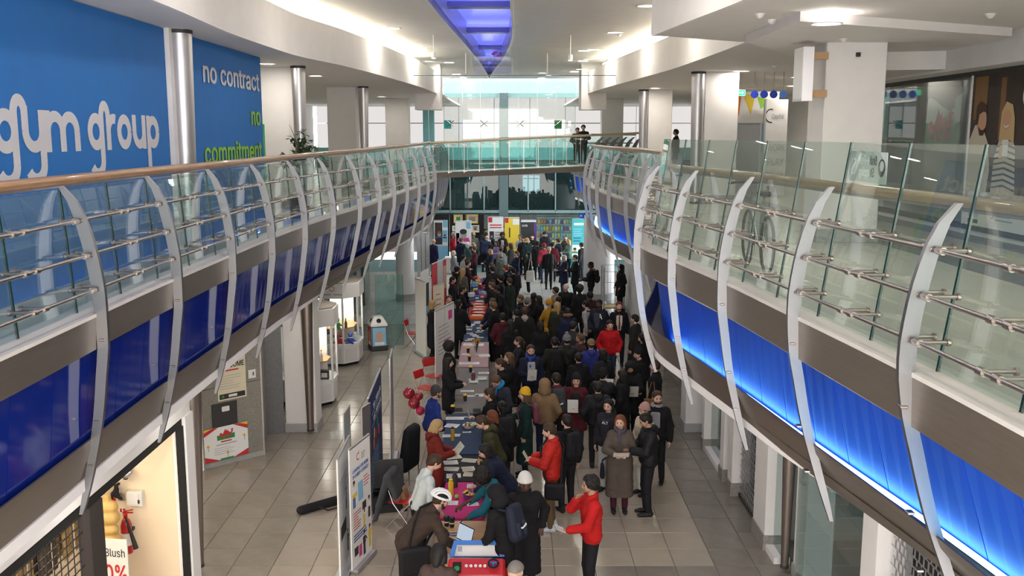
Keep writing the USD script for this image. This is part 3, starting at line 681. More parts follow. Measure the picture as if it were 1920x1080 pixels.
# leaf recess: rim, blue panels, beams, and its LED strips
rc = struct('trim_1', label='leaf shaped ceiling recess lined with blue lit panels'); rim = MB(); P = np.array(leaf.exterior.coords)
rim.add(np.vstack([np.c_[P, np.full(len(P), CEIL - .10)], np.c_[P, np.full(len(P), CEIL + .55)]]), [[i, i + 1, len(P) + i + 1, len(P) + i] for i in range(len(P) - 1)])
obj('rim', rim.get(), mat('leaf_rim', (.62, .62, .72), .3), rc, 40)
P2 = np.array(leaf.buffer(.035, join_style=2).exterior.coords); lip = leaf.buffer(.05).difference(leaf); obj('lip', MB().prism(lip, CEIL - .10, CEIL).get(), M['white_gloss'], rc)
M['leaf_panel'] = mat('leaf_panel', (.12, .14, .75), .18, emit=.62, ecol=(.17, .20, 1.0), spec=.6)
for k in range(7):
    y0, y1 = 6 + k * 5.0, 6 + k * 5.0 + 4.96
    seg = leaf.intersection(sbox(-5, y0, 5, y1)).buffer(0)
    if not seg.is_empty: obj('blue_panel', MB().prism(seg, CEIL + .40 + .10 * (k % 2), CEIL + .52).get(), M['leaf_panel'], rc)
    m = leaf.intersection(sbox(-5, y1 - .10, 5, y1 + .25)).buffer(0)
    if not m.is_empty: obj('beam', MB().prism(m, CEIL + .26, CEIL + .38).get(), mat('leaf_beam', (.05, .06, .40), .3), rc)
fw = thing('hanging_flowers', 'small pink flower cluster hanging inside the blue leaf recess', 'flowers', (-.42, 31.5, CEIL + .1)); rq = random.Random(6)
for k in range(9): e = trimesh.creation.icosphere(1, .07); obj('bloom', (e.vertices * (1, 1, .6) + (rq.uniform(-.22, .22), rq.uniform(-.6, .6), rq.uniform(-.05, .12)), e.faces), mat('bloom_pink', (.55, .06, .35), .5, emit=.1), fw)
# cove lamps along the fascias
cv = thing('cove_light', 'warm white strip of cove light along the left ceiling fascia', 'cove light', (0, 0, 0)); obj('diffuser', sweep(CLX, [(.22, FT - .02), (.24, FT + .16)], np.linspace(-4, 30.5, 60), -1), M['cove'], cv); obj('trough', sweep(CLX, [(.06, FT - .06), (.45, FT - .06), (.45, CEIL)], np.linspace(-4, 33, 60), -1), M['white_ceiling'], cv)
cv = thing('cove_light', 'warm white strip of cove light along the right ceiling fascia', 'cove light', (0, 0, 0)); obj('diffuser', sweep(CRB, [(.22, FT - .02), (.24, FT + .16)], np.linspace(15.5, 31.5, 40), 1), M['cove'], cv); obj('trough', sweep(CRB, [(.06, FT - .06), (.45, FT - .06), (.45, CEIL)], np.linspace(15, 33, 40), 1), M['white_ceiling'], cv)
w9 = struct('trim_2', label='white end blocks closing the ceiling fascias near the glass wall')
for a in ((-3.3, -2.45, 33.2, 34.4, 7.2, 8.75), (2.35, 3.2, 33.2, 34.4, 7.2, 8.75), (-13, -12.9, 0, 1, 7, 8)): obj('block', flat(*a), M['white_wall'], w9)

# walls
wl = struct('wall_left', label='left upper wall with white reveals around the blue mural'); obj('plaster', flat(-4.95, -4.62, -4, 17.98, UP, SOF), M['white_wall'], wl)
obj('reveal', flat(-4.62, -4.54, 13.07, 13.28, UP, SOF), M['white_wall'], wl); obj('far_wall', flat(-10.2, -10, 17, 49, 0, SOF), M['white_wall'], wl); obj('return', flat(-10, -4.62, 17.83, 17.98, UP, SOF), M['white_wall'], wl)
wr = struct('wall_right', label='right upper shop wall beyond the walkway'); obj('stall_riser', flat(7.2, 7.4, -4, 19.5, UP, UP + .12), M['white_wall'], wr); obj('far_wall', flat(10, 10.2, 19, 49, 0, SOF), M['white_wall'], wr)
obj('pier', flat(7.15, 7.45, 19.3, 19.75, UP, SOF), M['white_wall'], wr); obj('shop_back', flat(11, 11.1, -4, 19.6, UP, SOF), M['dark'], wr); obj('shop_side', flat(7.45, 11, 19.5, 19.6, UP, SOF), mat('shop_grey', (.16, .165, .165), .7), wr); obj('shop_ceiling', flat(7.3, 11, -4, 19.5, 7.30, 7.36), M['dark'], wr)

# tapering metal columns and square white columns
def cone_column(label, p, r0, r1, z0, z1, m):
    t = thing('conical_column', label, 'column', (p[0], p[1], z0), 0)
    obj('shaft', MB().lathe([(0, 0), (r0, 0), (r1, z1 - z0), (0, z1 - z0)], 32).get(), M[m], t, 40)
    obj('collar', MB().lathe([(r1 * 1.0, z1 - z0 - .05), (r1 * 1.05, z1 - z0 - .045), (r1 * 1.05, z1 - z0 - .005), (r1, z1 - z0 - .002)], 32).get(), M['dark'], t, 30)
    obj('foot_ring', MB().lathe([(r0, .0), (r0 * 1.12, 0), (r0 * 1.12, .04), (r0, .045)], 32).get(), M['dark'], t, 30)
def square_column(label, p, w, d, z0, z1, base=True):
    t = thing('square_column', label, 'column', (p[0], p[1], z0))
    obj('shaft', box((0, 0, (z1 - z0) / 2), (w, d, z1 - z0), .012), M['white_wall'], t)
    if base: obj('plinth', box((0, 0, .10), (w + .04, d + .04, .20), .008), M['plinth'], t)
cone_column('tall tapering brushed metal column between the two blue murals', (-4.50, 13.35), .12, .17, UP, SOF, 'cone_metal')
cone_column('tapering metal column beside the white column right of the mural', (-4.40, 20.2), .10, .15, UP, SOF, 'cone_metal')
cone_column('dark tapering metal column by the third white column on the left upper floor', (-4.35, 28.6), .10, .15, UP, SOF, 'cone_metal')
square_column('white square column right behind the potted tree', (-4.95, 20.8), .72, .6, UP, SOF)
square_column('white square column on the left upper floor, second behind the mural', (-5.05, 29.2), .85, .6, UP, SOF)
square_column('white square column on the left upper floor, farthest from the mural', (-4.45, 38.0), .9, .6, UP, SOF)
square_column('large white square column behind the tall glass screen, carrying a metal panel', (4.88, 14.3), .86, .75, UP, SOF - .09)
square_column('white square column with a silver cone on its left, right upper floor', (4.72, 22.3), .76, .6, UP, SOF)
cone_column('silver tapering column left of the second white column on the right', (4.18, 22.0), .11, .155, UP, SOF, 'cone_metal')
square_column('white square column farthest along the right upper floor', (4.65, 30.9), .75, .6, UP, SOF)
cone_column('grey tapering column left of the farthest white column on the right', (4.12, 30.6), .10, .15, UP, SOF, 'cone_metal')
square_column('white square column right of the bridge end', (3.95, 38.6), .85, .6, UP, SOF)
# ground floor columns
square_column('white square ground floor column left of the glass display kiosks', (-4.55, 20.3), .66, .6, 0, GF)
cone_column('brown tapering column on the kiosk side of the white ground floor column', (-4.34, 19.95), .07, .135, 0.05, GF, 'cone_bronze')
cone_column('brown tapering column beside the bright shop opening', (*(-4.62, 13.35),), .07, .185, 0.06, GF, 'cone_bronze')
cone_column('dark tapering column under the right balcony, before the white column', (4.01, 13.31), .055, .13, .06, GF, 'cone_bronze')
square_column('white square column under the right balcony beside the dark cone', (4.30, 12.95), .40, .5, 0, GF)
square_column('white square column at the far end of the right shopfronts', (3.95, 20.3), .42, .6, 0, GF)
def round_column(label, p, r, z1, band=True):
    t = thing('round_column', label, 'column', (*p, 0)); obj('shaft', MB().lathe([(0, .0), (r, 0), (r, z1), (0, z1)], 40).get(), M['white_gloss'], t, 40)
    obj('plinth', MB().lathe([(r, 0), (r + .025, 0), (r + .025, .26), (r, .265)], 40).get(), M['plinth'], t, 40)
round_column('round white column on the left beyond the recycling bin', (-4.15, 36.9), .36, GF)
round_column('thick round white column on the right behind the man in the cap', (3.40, 37.2), .60, FB - .02)

w1 = struct('window_1', label='bright glazed street entrance beyond the round column on the right'); obj('daylight_pane', flat(9.86, 9.9, 37.5, 45, .1, 3.1), M['street_day'], w1); obj('frame', flat(9.80, 9.9, 37.4, 45.1, 3.1, 3.3), M['dark'], w1)

sk = struct('window_2', label='skylight over the bright zone before the end wall'); obj('daylight_pane', flat(-4.5, 4.5, 42.9, 46.2, 9.52, 9.56), glow('zenith', (.88, .97, 1.0), 6.0), sk)
# ---------------------------------------------------------------- balconies: fascias, ribs, glass, rails
LRIBS = [5.95] + [8.05 + 2.0 * k for k in range(13)]
RRIBS = [4.15, 6.0, 7.9, 9.8, 11.55, 13.2, 14.9, 16.7, 18.5, 20.4, 22.3, 24.2, 26.1, 28.0, 30.0]
RIB = [(.21, 5.93, .04), (.10, 5.8, .075), (.01, 5.58, .10), (-.06, 5.27, .11), (-.09, 4.98, .11), (-.09, 4.64, .095), (-.05, 4.29, .09), (0, 3.94, .085), (.08, 3.58, .075), (.16, 3.28, .06), (.24, 3.05, .03)]
def rib_mesh(sd, w=.022, lean=0.0):
    zs = np.linspace(5.93, 3.05, 24); o = Pchip([r[1] for r in RIB[::-1]], [r[0] for r in RIB[::-1]])(zs); d = Pchip([r[1] for r in RIB[::-1]], [r[2] for r in RIB[::-1]])(zs)
    o = o + lean * np.clip((4.85 - zs) / 1.6, 0, 1)
    V, F = [], []
    for i, z in enumerate(zs):
        for a, b in ((o[i], -w), (o[i], w), (o[i] + d[i], w), (o[i] + d[i], -w)): V.append((sd * a, b, z))
        if i:
            for j in range(4):
                q = [4 * i - 4 + j, 4 * i - 4 + (j + 1) % 4, 4 * i + (j + 1) % 4, 4 * i + j]; F.append(q if sd > 0 else q[::-1])
    n = len(V); cap = [[0, 1, 2, 3], [n - 1, n - 2, n - 3, n - 4]]; cap = cap if sd < 0 else [c[::-1] for c in cap]
    return MB().add(V, F + cap).get()
def bolt(mb, p, r=.011, sd=1): mb.lathe([(0, 0), (r, 0), (r, .008), (0, .01)], 8, p)
def fascia(sd, label, ribs, lit, y0, y1, y_lit=0):
    X, Bf = SIDES[sd]; ys = YS[(YS >= y0) & (YS <= y1)]; t = thing('balcony_fascia', label, 'fascia', (0, 0, 0))
    q = lambda c, k, z: (lambda yy: np.c_[c + Bf(yy) * k, np.full(len(yy), z)])
    zt = 4.49 if lit else 4.54
    obj('ledge', sweep(X, [(-.005, 4.82), (-.005, LEDGE), (.30, LEDGE), (.30, 4.82)], ys, sd, True), M['ledge_stone'], t)
    obj('upper_band', sweep(X, [(.0, 4.82), (.015, zt), (.34, zt - .01), (.34, 4.82)], ys, sd, True), M['bronze_band'], t, 25)
    obj('lower_band', sweep(X, [q(.075, .25, 3.74), q(.08, .30, 3.66), q(.13, .75, FB), q(.20, .75, FB), q(.15, .5, 3.44), q(.11, .30, 3.66), q(.095, .25, 3.74)], ys, sd, True), M['bronze_band'], t, 25)
    obj('trough', sweep(X, [q(.12, .5, 3.45), q(.46, .5, 3.45)][::-1], ys, sd), M['bronze_band'], t)
    edges = [y0] + [r for r in ribs if y0 < r < y1] + [y1]
    for a, b in zip(edges, edges[1:]):
        n = 3 if b - a > 1.2 else 1
        for k in range(n):
            yy = np.linspace(a + (b - a) * k / n + .006, a + (b - a) * (k + 1) / n - .006, 4)
            dq = .30 if lit else .10
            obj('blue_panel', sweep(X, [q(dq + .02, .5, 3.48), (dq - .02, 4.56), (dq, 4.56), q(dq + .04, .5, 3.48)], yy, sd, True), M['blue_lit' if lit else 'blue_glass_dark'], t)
    if lit:
        for yy in (ys[ys < 13.1], ys[ys > 20.5]):
            if len(yy) > 1: obj('led_strip', sweep(X, [q(.215, .5, 3.56), q(.285, .5, 3.56)], yy, sd), M['led'], t)
    return t
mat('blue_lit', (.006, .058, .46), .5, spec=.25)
def balustrade(sd, label, ribs, y0, y1, rail_off, rail_z, glass_off, glass_lean, glass_top, tall=None):
    X, Bf = SIDES[sd]; t = thing('balustrade', label, 'balustrade', (0, 0, 0)); ys = YS[(YS >= y0) & (YS <= y1)]
    zr = (lambda y: rail_z(y)) if callable(rail_z) else (lambda y: rail_z)
    pts = [(sd * (float(X(y)) + rail_off), y, zr(y)) for y in np.linspace(y0, y1, int((y1 - y0) / .45))]
    obj('handrail', tube(pts, .042, 12), M['wood_rail'], t, 40); obj('rail_channel', tube([(x, y, z - .045) for x, y, z in pts], .02, 6), M['steel'], t, 40)
    for r in ribs:
        rb = obj('rib', rib_mesh(sd, lean=max(0, float(Bf(r)) - .2) * .55), M['brushed'], t, loc=(sd * float(X(r)), r, 0))
        if r < 20:
            m = MB()
            for z in (5.64, 5.35, 5.06, 4.62, 3.9, 3.5): m.box((0, 0, z), (.05, .056, .022), None, .005)
            mm = m.get(); mv = mm[0].copy(); oo = np.interp(mv[:, 2], [q[1] for q in RIB[::-1]], [q[0] + q[2] * .55 for q in RIB[::-1]]); mv[:, 0] += sd * oo; obj('bolt_plate', (mv, mm[1]), M['steel'], rb)
    R_ = [y0] + [r for r in ribs if y0 < r < y1] + [y1]
    for a, b in zip(R_, R_[1:]):
        if b - a < .5: continue
        for z in (5.64, 5.35, 5.06):
            o = float(np.interp(z, [q[1] for q in RIB[::-1]], [q[0] + q[2] * .62 for q in RIB[::-1]]))
            P = [np.array([sd * (float(X(y)) + o), y, z]) for y in (a + .03, (a + b) / 2, b - .03)]
            P[1] = (P[0] + P[2]) / 2
            br = obj('crossbar', tube([P[0], P[2]], .0155, 10), M['steel'], t, 40)
            if a < 24:
                L = b - a; gx = glass_off + glass_lean * (z - LEDGE) / 1.4
                for fr_ in (.06 / L, .5 - .085 / L, .5 + .085 / L, 1 - .06 / L):
                    c = P[0] + (P[2] - P[0]) * fr_; d = (P[2] - P[0]) / np.linalg.norm(P[2] - P[0]); m = MB()
                    m.tube([c - d * .035, c + d * .035], .0255, 10)
                    if .2 < fr_ < .8 or True: m.tube([c, c + np.array([sd * (gx - o - .012), 0, 0])], .014, 8); m.tube([c + np.array([sd * (gx - o - .03), 0, 0]), c + np.array([sd * (gx - o - .01), 0, 0])], .024, 10)
                    obj('clamp', m.get(), M['steel'], br, 40)
        for k in range(2):                                   # two panes to a bay
            p, q = a + (b - a) * k / 2 + .012, a + (b - a) * (k + 1) / 2 - .012
            gt = glass_top(a) if callable(glass_top) else glass_top
            V = [(sd * (float(X(y)) + glass_off + glass_lean * (z - LEDGE) / 1.4 + w), y, z) for y in (p, q) for z in (LEDGE + .002, gt) for w in (-.006, .006)]
            # v index: y*4 + z*2 + w
            F = [[0, 2, 6, 4], [1, 5, 7, 3], [2, 3, 7, 6]]; F = F if sd > 0 else [f[::-1] for f in F]
            g = obj('glass_panel', (np.array(V), np.array(F)), M['glass_rail'], t)
            for yy, s_ in ((p, -1), (q, 1)):
                W = [(sd * (float(X(yy)) + glass_off + glass_lean * (z - LEDGE) / 1.4 + w), yy + dy, z) for z in (LEDGE, gt + .002) for w, dy in ((-.007, 0), (.007, 0), (.007, s_ * .006), (-.007, s_ * .006))]
                obj('glass_edge', MB().add(W, [[0, 1, 5, 4], [1, 2, 6, 5], [2, 3, 7, 6], [3, 0, 4, 7], [4, 5, 6, 7]]).get(), M['glass_edge'], g)
    return t
fascia(-1, 'left balcony fascia of bronze bands and dark blue glass panels', LRIBS, False, -4, 34)
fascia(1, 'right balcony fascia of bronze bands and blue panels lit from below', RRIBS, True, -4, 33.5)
fascia(-1, 'short stretch of dark blue fascia beyond the bridge on the left', [37.5, 39, 40.5, 42, 43.5], False, 36.2, 46.8)
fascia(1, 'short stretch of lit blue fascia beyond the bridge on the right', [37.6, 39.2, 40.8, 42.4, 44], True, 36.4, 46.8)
balustrade(-1, 'curved balustrade of the left balcony with metal ribs and a wooden handrail', LRIBS, 2.0, 33.6, .25, lambda y: 5.975 + max(0, y - 14) * .006, .17, .10, lambda y: 5.90 + max(0, y - 14) * .005)
balustrade(1, 'curved balustrade of the right balcony with tall glass panes in front of its wooden handrail', [r for r in RRIBS if r < 15.5], 2.0, 15.6, .40, 5.92, .17, .20, lambda y: 6.29)
balustrade(1, 'lower far balustrade of the right balcony with ribs and a pale handrail', [r for r in RRIBS if r > 15.5], 16.0, 33.4, .24, lambda y: 6.02, .17, .10, 5.95)
for sd, L_ in ((-1, [37.5, 39, 40.5, 42, 43.5, 45]), (1, [37.6, 39.2, 40.8, 42.4, 44, 45.5])):
    balustrade(sd, 'balustrade beyond the bridge on the %s' % ('left' if sd < 0 else 'right'), L_, 36.6, 46.6, .24, 6.02, .17, .10, 5.95)

# bridge across the void
bt = thing('footbridge', 'glass sided footbridge crossing the void at upper level', 'bridge', (0, 0, 0)); A, B_ = np.array([-2.72, 33.4, 0]), np.array([3.05, 36.0, 0]); W_ = np.array([0, 2.6, 0])
zd = lambda u: 5.03 + .16 * u
dv = [A + (B_ - A) * u + W_ * w for u in (0, 1) for w in (0, 1)]
m = MB(); V = [(*p[:2], zd(i // 2) - dz) for i, p in enumerate(dv) for dz in (0, .16)]; m.add(V, [[0, 4, 6, 2], [1, 3, 7, 5], [0, 1, 5, 4], [2, 6, 7, 3], [0, 2, 3, 1], [4, 5, 7, 6]]); obj('deck', m.get(), M['ledge_stone'], bt)
m = MB(); V = [((A + (B_ - A) * u)[0], (A + (B_ - A) * u)[1] - w, zd(u) + z) for u in (0, 1) for w in (.02, 0) for z in (-.17, .03)]; m.add(V, [[0, 4, 5, 1], [2, 3, 7, 6], [1, 5, 7, 3], [0, 2, 6, 4]]); obj('edge_beam', m.get(), M['bronze_band'], bt)
for w in (0, 1):
    hr = lambda u, dz: (*(A + (B_ - A) * u + W_ * w)[:2], zd(u) + dz + .10 * u)
    obj('handrail', tube([hr(u, 1.05) for u in np.linspace(-.02, 1.02 + .30 * (1 - w), 14)], .04, 10), mat('pale_rail', (.60, .50, .34), .35, coat=.3), bt, 40)
    for k in range(11):
        u0, u1 = k / 11 + .004, (k + 1) / 11 - .004; q = [hr(u0, -.12), hr(u1, -.12), hr(u1, 1.0), hr(u0, 1.0)]
        obj('glass_panel', MB().quad(q).get(), M['glass_teal'], bt)
        m = MB()
        for uu, dz in ((u0 - .004, .93), (u0 - .004, .02)): c = np.array(hr(uu, dz)); m.box(c + (0, -.02, 0), (.20, .03, .03)); m.box(c + (0, -.03, 0), (.04, .05, .10))
        m.box(np.array(hr(u0 - .004, .42)), (.016, .016, 1.1)); obj('clamp_post', m.get(), M['steel'], bt)
# landing balustrade at the right end of the bridge
A2, B2 = np.array([3.0, 35.6, 0]), np.array([4.55, 36.6, 0]); lb = thing('balustrade', 'short ribbed balustrade at the right landing of the footbridge', 'balustrade', (0, 0, 0))
for k in range(6):
    p = A2 + (B2 - A2) * k / 5; rm = rib_mesh(1); v = rm[0].copy(); v = v[:, [0, 1, 2]]; sel = np.array(v); sel[:, 2] = (sel[:, 2] - 4.85) * .9 + 5.05; sel[:, 0] *= 1.6
    obj('rib', (sel @ rz(-30).T + (p[0], p[1], .25), rm[1]), M['brushed'], lb)
for z in (6.05, 5.75, 5.45): obj('crossbar', tube([A2 + (0, 0, z), B2 + (0, 0, z)], .018, 8), M['steel'], lb)
obj('handrail', tube([A2 + (-.1, -.05, 6.36), B2 + (.1, .05, 6.36)], .04, 10), M['pale_rail'], lb, 40); obj('glass_panel', MB().quad([A2 + (0, .15, 5.1), B2 + (0, .15, 5.1), B2 + (0, .15, 6.3), A2 + (0, .15, 6.3)]).get(), M['glass_teal'], lb)
# ---------------------------------------------------------------- far end: glass wall, lit panels, dark windows
EW = 49.0; K_ = 49.0 / 1800 * 1.0
def ex(px): return (px - 960) * .02733
def ez(py): return EYE - (py - 253) * .02733
we = struct('wall_back', label='end wall of backlit white panels over dark teal windows')
obj('core', flat(-10, 10, EW + 3.4, EW + 3.5, 0, 10), M['dark'], we)
for k in range(11):
    x0 = -9.9 + k * 1.8
    for z0, z1 in ((5.72, 6.92), (6.96, 8.20)): obj('white_panel', flat(x0 + .012, x0 + 1.788, EW + .4, EW + .44, z0, z1), M['backlit'], we)
obj('daylight_band', flat(ex(822), ex(1086), EW + .3, EW + .34, 8.42, 9.6), M['skylit'], we)
obj('head_beam', flat(-10, 10, EW + .1, EW + .4, 8.2, 8.42), mat('teal_beam', (.30, .52, .53), .5), we); obj('roof', flat(-10, 10, 42.2, EW + 3, 9.6, 9.7), M['white_ceiling'], we)
for a, b in ((-10, ex(822)), (ex(1086), 10)): obj('side_panel', flat(a, b, EW + .2, EW + .4, 8.42, 9.6), M['white_wall'], we)
obj('spandrel', flat(-10, 10, EW + .05, EW + .35, 4.45, 5.1), mat('teal_dark', (.045, .085, .085), .3), we); obj('sill_band', flat(-10, 10, EW, EW + .35, 5.1, 5.72), mat('teal_band', (.17, .40, .41), .35), we)
obj('transom', flat(-10, 10, EW - .05, EW + .15, 2.42, 2.56), mat('teal_steel', (.25, .36, .36), .35, .4), we); obj('mullion', flat(ex(936), ex(953), EW - .1, EW + .3, 2.1, 8.42), mat('grey_teal', (.10, .15, .15), .5), we)
for px in (801, 812): obj('mullion', flat(ex(px) - .13, ex(px) + .13, EW - .1, EW + .25, 5.1, 8.2), M['teal_band'], we)
for px in (845, 908, 990, 1041): obj('mullion', flat(ex(px) - .03, ex(px) + .03, EW - .05, EW + .1, 2.5, 4.5), M['teal_steel'], we)
gw = [809, 845, 877, 908, 936, 953, 990, 1041, 1086, 1130]
for a, b in zip(gw, gw[1:]):

    obj('window_pane', flat(ex(a) + .03, ex(b) - .03, EW + .02, EW + .035, 2.56, 4.45), M['glass_dark'], we)
    obj('lower_pane', flat(ex(a) + .03, ex(b) - .03, EW + .02, EW + .035, .02, 2.42), M['glass_shop'], we)
obj('back_room_floor', flat(-10, 10, EW + .3, EW + 3.4, 2.3, 2.42), M['dark'], we)
obj('lit_window', flat(ex(981), ex(1014), EW + 2.6, EW + 2.65, ez(362), ez(331)), M['window_day'], we); obj('lit_window', flat(ex(876), ex(881), EW + 2.6, EW + 2.65, ez(365), ez(331)), M['window_day'], we)
obj('window_bar', MB().box((ex(1003), EW + 2.5, ez(345)), (.04, .04, .95)).box((ex(997), EW + 2.5, ez(337)), (.8, .04, .04)).get(), M['dark'], we)
# steel and seats seen dimly behind the dark windows
bd = thing('display_board', 'pale board standing behind the dark upper window on the left', 'board', (ex(865), EW + 1.6, 2.42)); obj('panel', box((0, 0, .85), (.85, .05, 1.5)), mat('dim_board', (.30, .36, .38), .7), bd); obj('foot', box((0, 0, .05), (.9, .4, .06)), M['dark'], bd)
bd = thing('display_board', 'pale blue board behind the dark upper window left of the middle mullion', 'board', (ex(893), EW + 1.9, 2.42)); obj('panel', box((0, 0, .95), (.75, .05, 1.7)), mat('dim_board2', (.25, .40, .45), .7), bd); obj('foot', box((0, 0, .05), (.8, .4, .06)), M['dark'], bd)
# hung glass screen before the end wall
gs = thing('glass_screen', 'tall screen of frameless glass panes before the white end wall', 'glass screen', (0, 43.6, 0)); xs = [833, 868, 901, 936, 972, 1007, 1042, 1078]
for i, (a, b) in enumerate(zip(xs, xs[1:])):
    xa, xb = (a - 960) / 1800 * 43.2, (b - 960) / 1800 * 43.2
    obj('glass_panel', flat(xa + .01, xb - .01, -.006, .006, 5.05, 8.75), M['glass_curtain'], gs)
for a in xs:
    xa = (a - 960) / 1800 * 43.2; obj('glass_fin', flat(xa - .011, xa + .011, .0, .16, 5.0, 8.8), mat('fin', (.50, .56, .55), .2, .3), gs)
for i, a in enumerate((845, 908, 975, 1045)):
    xa = (a - 960) / 1800 * 43.2; m = MB()
    for q in (-1, 1):
        for r_ in (-1, 1): m.tube([(xa, -.06, 6.85), (xa + q * .16, -.03, 6.85 + r_ * .13)], .022, 6)
    obj('spider_clamp', m.get(), M['steel'], gs)
for px, c in ((840, 'print_teal'), (1046, 'print_green')):
    s = obj('door_sign', flat((px - 960) / 1800 * 43.2 - .16, (px - 960) / 1800 * 43.2 + .16, -.02, -.012, 6.62, 7.0), M[c], gs)
# glass smoke curtain hung across the hall
sc = thing('smoke_curtain', 'clear glass smoke curtain hung across the ceiling near the leaf tip', 'glass panel', (0, 27.5, 0))
xs = np.linspace(-4.0, 4.0, 7)
for a, b in zip(xs, xs[1:]): obj('glass_panel', flat(a + .006, b - .006, -.006, .006, 8.0, CEIL), M['glass_curtain'], sc)
obj('edge_trim', flat(-4.0, 4.0, -.012, .012, 7.985, 8.0), M['glass_edge'], sc)
for px in (875, 1025): obj('hanger', flat((px - 960) / 1800 * 27.4 - .012, (px - 960) / 1800 * 27.4 + .012, -.02, .02, 8.05, 8.6), M['white_gloss'], sc)
# ceiling lamps
def downlight(label, p, z, r=.19, grp='recessed downlights in the ceiling', first={}):
    if r not in first:
        t = thing('ceiling_light', label, 'ceiling light', (p[0], p[1], z), 0, grp); n = 20
        obj('frame', MB().lathe([(r * .86, -.004), (r, -.012), (r * 1.08, -.006), (r * 1.10, .0), (r * .86, 0)], n).get(), M['white_gloss'], t, 40)
        obj('diffuser', MB().lathe([(r * .87, -.003), (0, -.003)], n).get(), M['lamp'], t); first[r] = t
        return
    data(again(first[r], (p[0], p[1], z), 0, label), group=grp)
ORD = 'nearest second third fourth fifth sixth seventh eighth ninth tenth eleventh twelfth thirteenth fourteenth fifteenth sixteenth'.split()
def row(pts, z, r, what, grp):
    for k, p in enumerate(sorted(pts, key=lambda p: -p[1])): downlight('round downlight %s, %s the end wall' % (what, 'nearest' if k == 0 else ORD[k] + ' from'), p, z, r, grp)
row([(-2.73, 22.53), (-2.61, 27.07), (-2.55, 27.73), (-2.83, 36.69), (-2.11, 32.95), (-2.22, 39.24), (-2.07, 41.40), (-1.93, 43.39), (-2.3, 16), (-2.3, 11), (-2.3, 6), (-2.3, 1)], CEIL - .001, .19, 'left of the blue leaf', 'downlights left of the leaf')
row([(2.44, 23.45), (2.54, 18.69), (2.08, 28.42), (2.31, 28.07), (1.14, 43.81), (1.27, 41.78), (1.48, 39.93), (2.39, 37.61), (2.33, 32.25), (1.2, 16.5), (1.2, 11), (1.2, 6), (1.2, 1)], CEIL - .001, .19, 'right of the blue leaf', 'downlights right of the leaf')
row([(-4.70, 23.50), (-4.82, 36.11), (-4.87, 19.51), (-7, 22), (-7, 30)], SOF - .001, .16, 'in the left walkway soffit', 'downlights in the left soffit')
row([(5.08, 21.76), (4.32, 29.59), (8.09, 28.31), (8.28, 18.95), (5.4, 8), (5.2, 3), (7, 24), (7, 32)], SOF - .001, .17, 'in the right walkway soffit', 'downlights in the right soffit')
downlight('oval looking downlight in the lowered ceiling panel before the big white column', (3.68, 11.58), SOF - .112, .172)
row([(-4.05, y) for y in (9.2, 12.0, 15.2, 18.8, 22.4, 26.0, 30.0)], GF - .001, .10, 'under the left balcony', 'downlights under the left balcony')
row([(3.35, y) for y in (9.2, 13.5, 18.0, 23.0, 29.0)], GF - .001, .10, 'under the right balcony', 'downlights under the right balcony')
# small pendant spots hung on rods
for px, py, lab in ((815, 108, 'left'), (1068, 112, 'right')):
    d = 24.0; x_ = (px - 960) / 1800 * d * .99; zz = EYE + (253 - py) / 1800 * d
    t = thing('pendant_spot', 'small white spotlight on a ceiling rod, %s of the blue leaf' % lab, 'spotlight', (x_, d, zz)); obj('rod', flat(-.012, .012, -.012, .012, .05, CEIL - zz), M['white_gloss'], t); obj('head', MB().lathe([(0, -.09), (.05, -.09), (.06, -.02), (.05, .05), (0, .06)], 14).get(), M['white_gloss'], t, 40); obj('lens', MB().lathe([(.045, -.092), (0, -.093)], 14).get(), M['lamp'], t)
for i, (px, py) in enumerate(((706, 31), (1185, 40), (1254, 28), (1725, 7), (1443, 135), (1375, 28), (1552, 66))):
    d = 20 if i < 2 else 13; zt = CEIL if px < 1220 else SOF
    t = thing('smoke_detector', ['ceiling detector between the left cove and the blue leaf', 'ceiling detector right of the blue leaf', 'detector on the right soffit by the corner', 'detector on the right soffit near the top edge', 'detector behind the second right downlight', 'white detector disc on the underside of the right soffit', 'detector on the lowered panel beneath its lamp'][i], 'detector', (((-3.3, 23.5), (2.6, 23.9), (2.9, 11.6), (5.6, 11.6), (5.4, 20.2), (3.2, 12.2), (4.5, 13.4))[i] + (((CEIL, CEIL, SOF, SOF, SOF, SOF, SOF - .11)[i]),))); obj('dome', MB().lathe([(.05, 0), (.05, -.02), (.025, -.05), (0, -.055)], 12).get(), M['white_plastic'], t, 40); obj('base', MB().lathe([(.065, 0), (.065, -.008), (0, -.008)], 12).get(), M['white_gloss'], t)

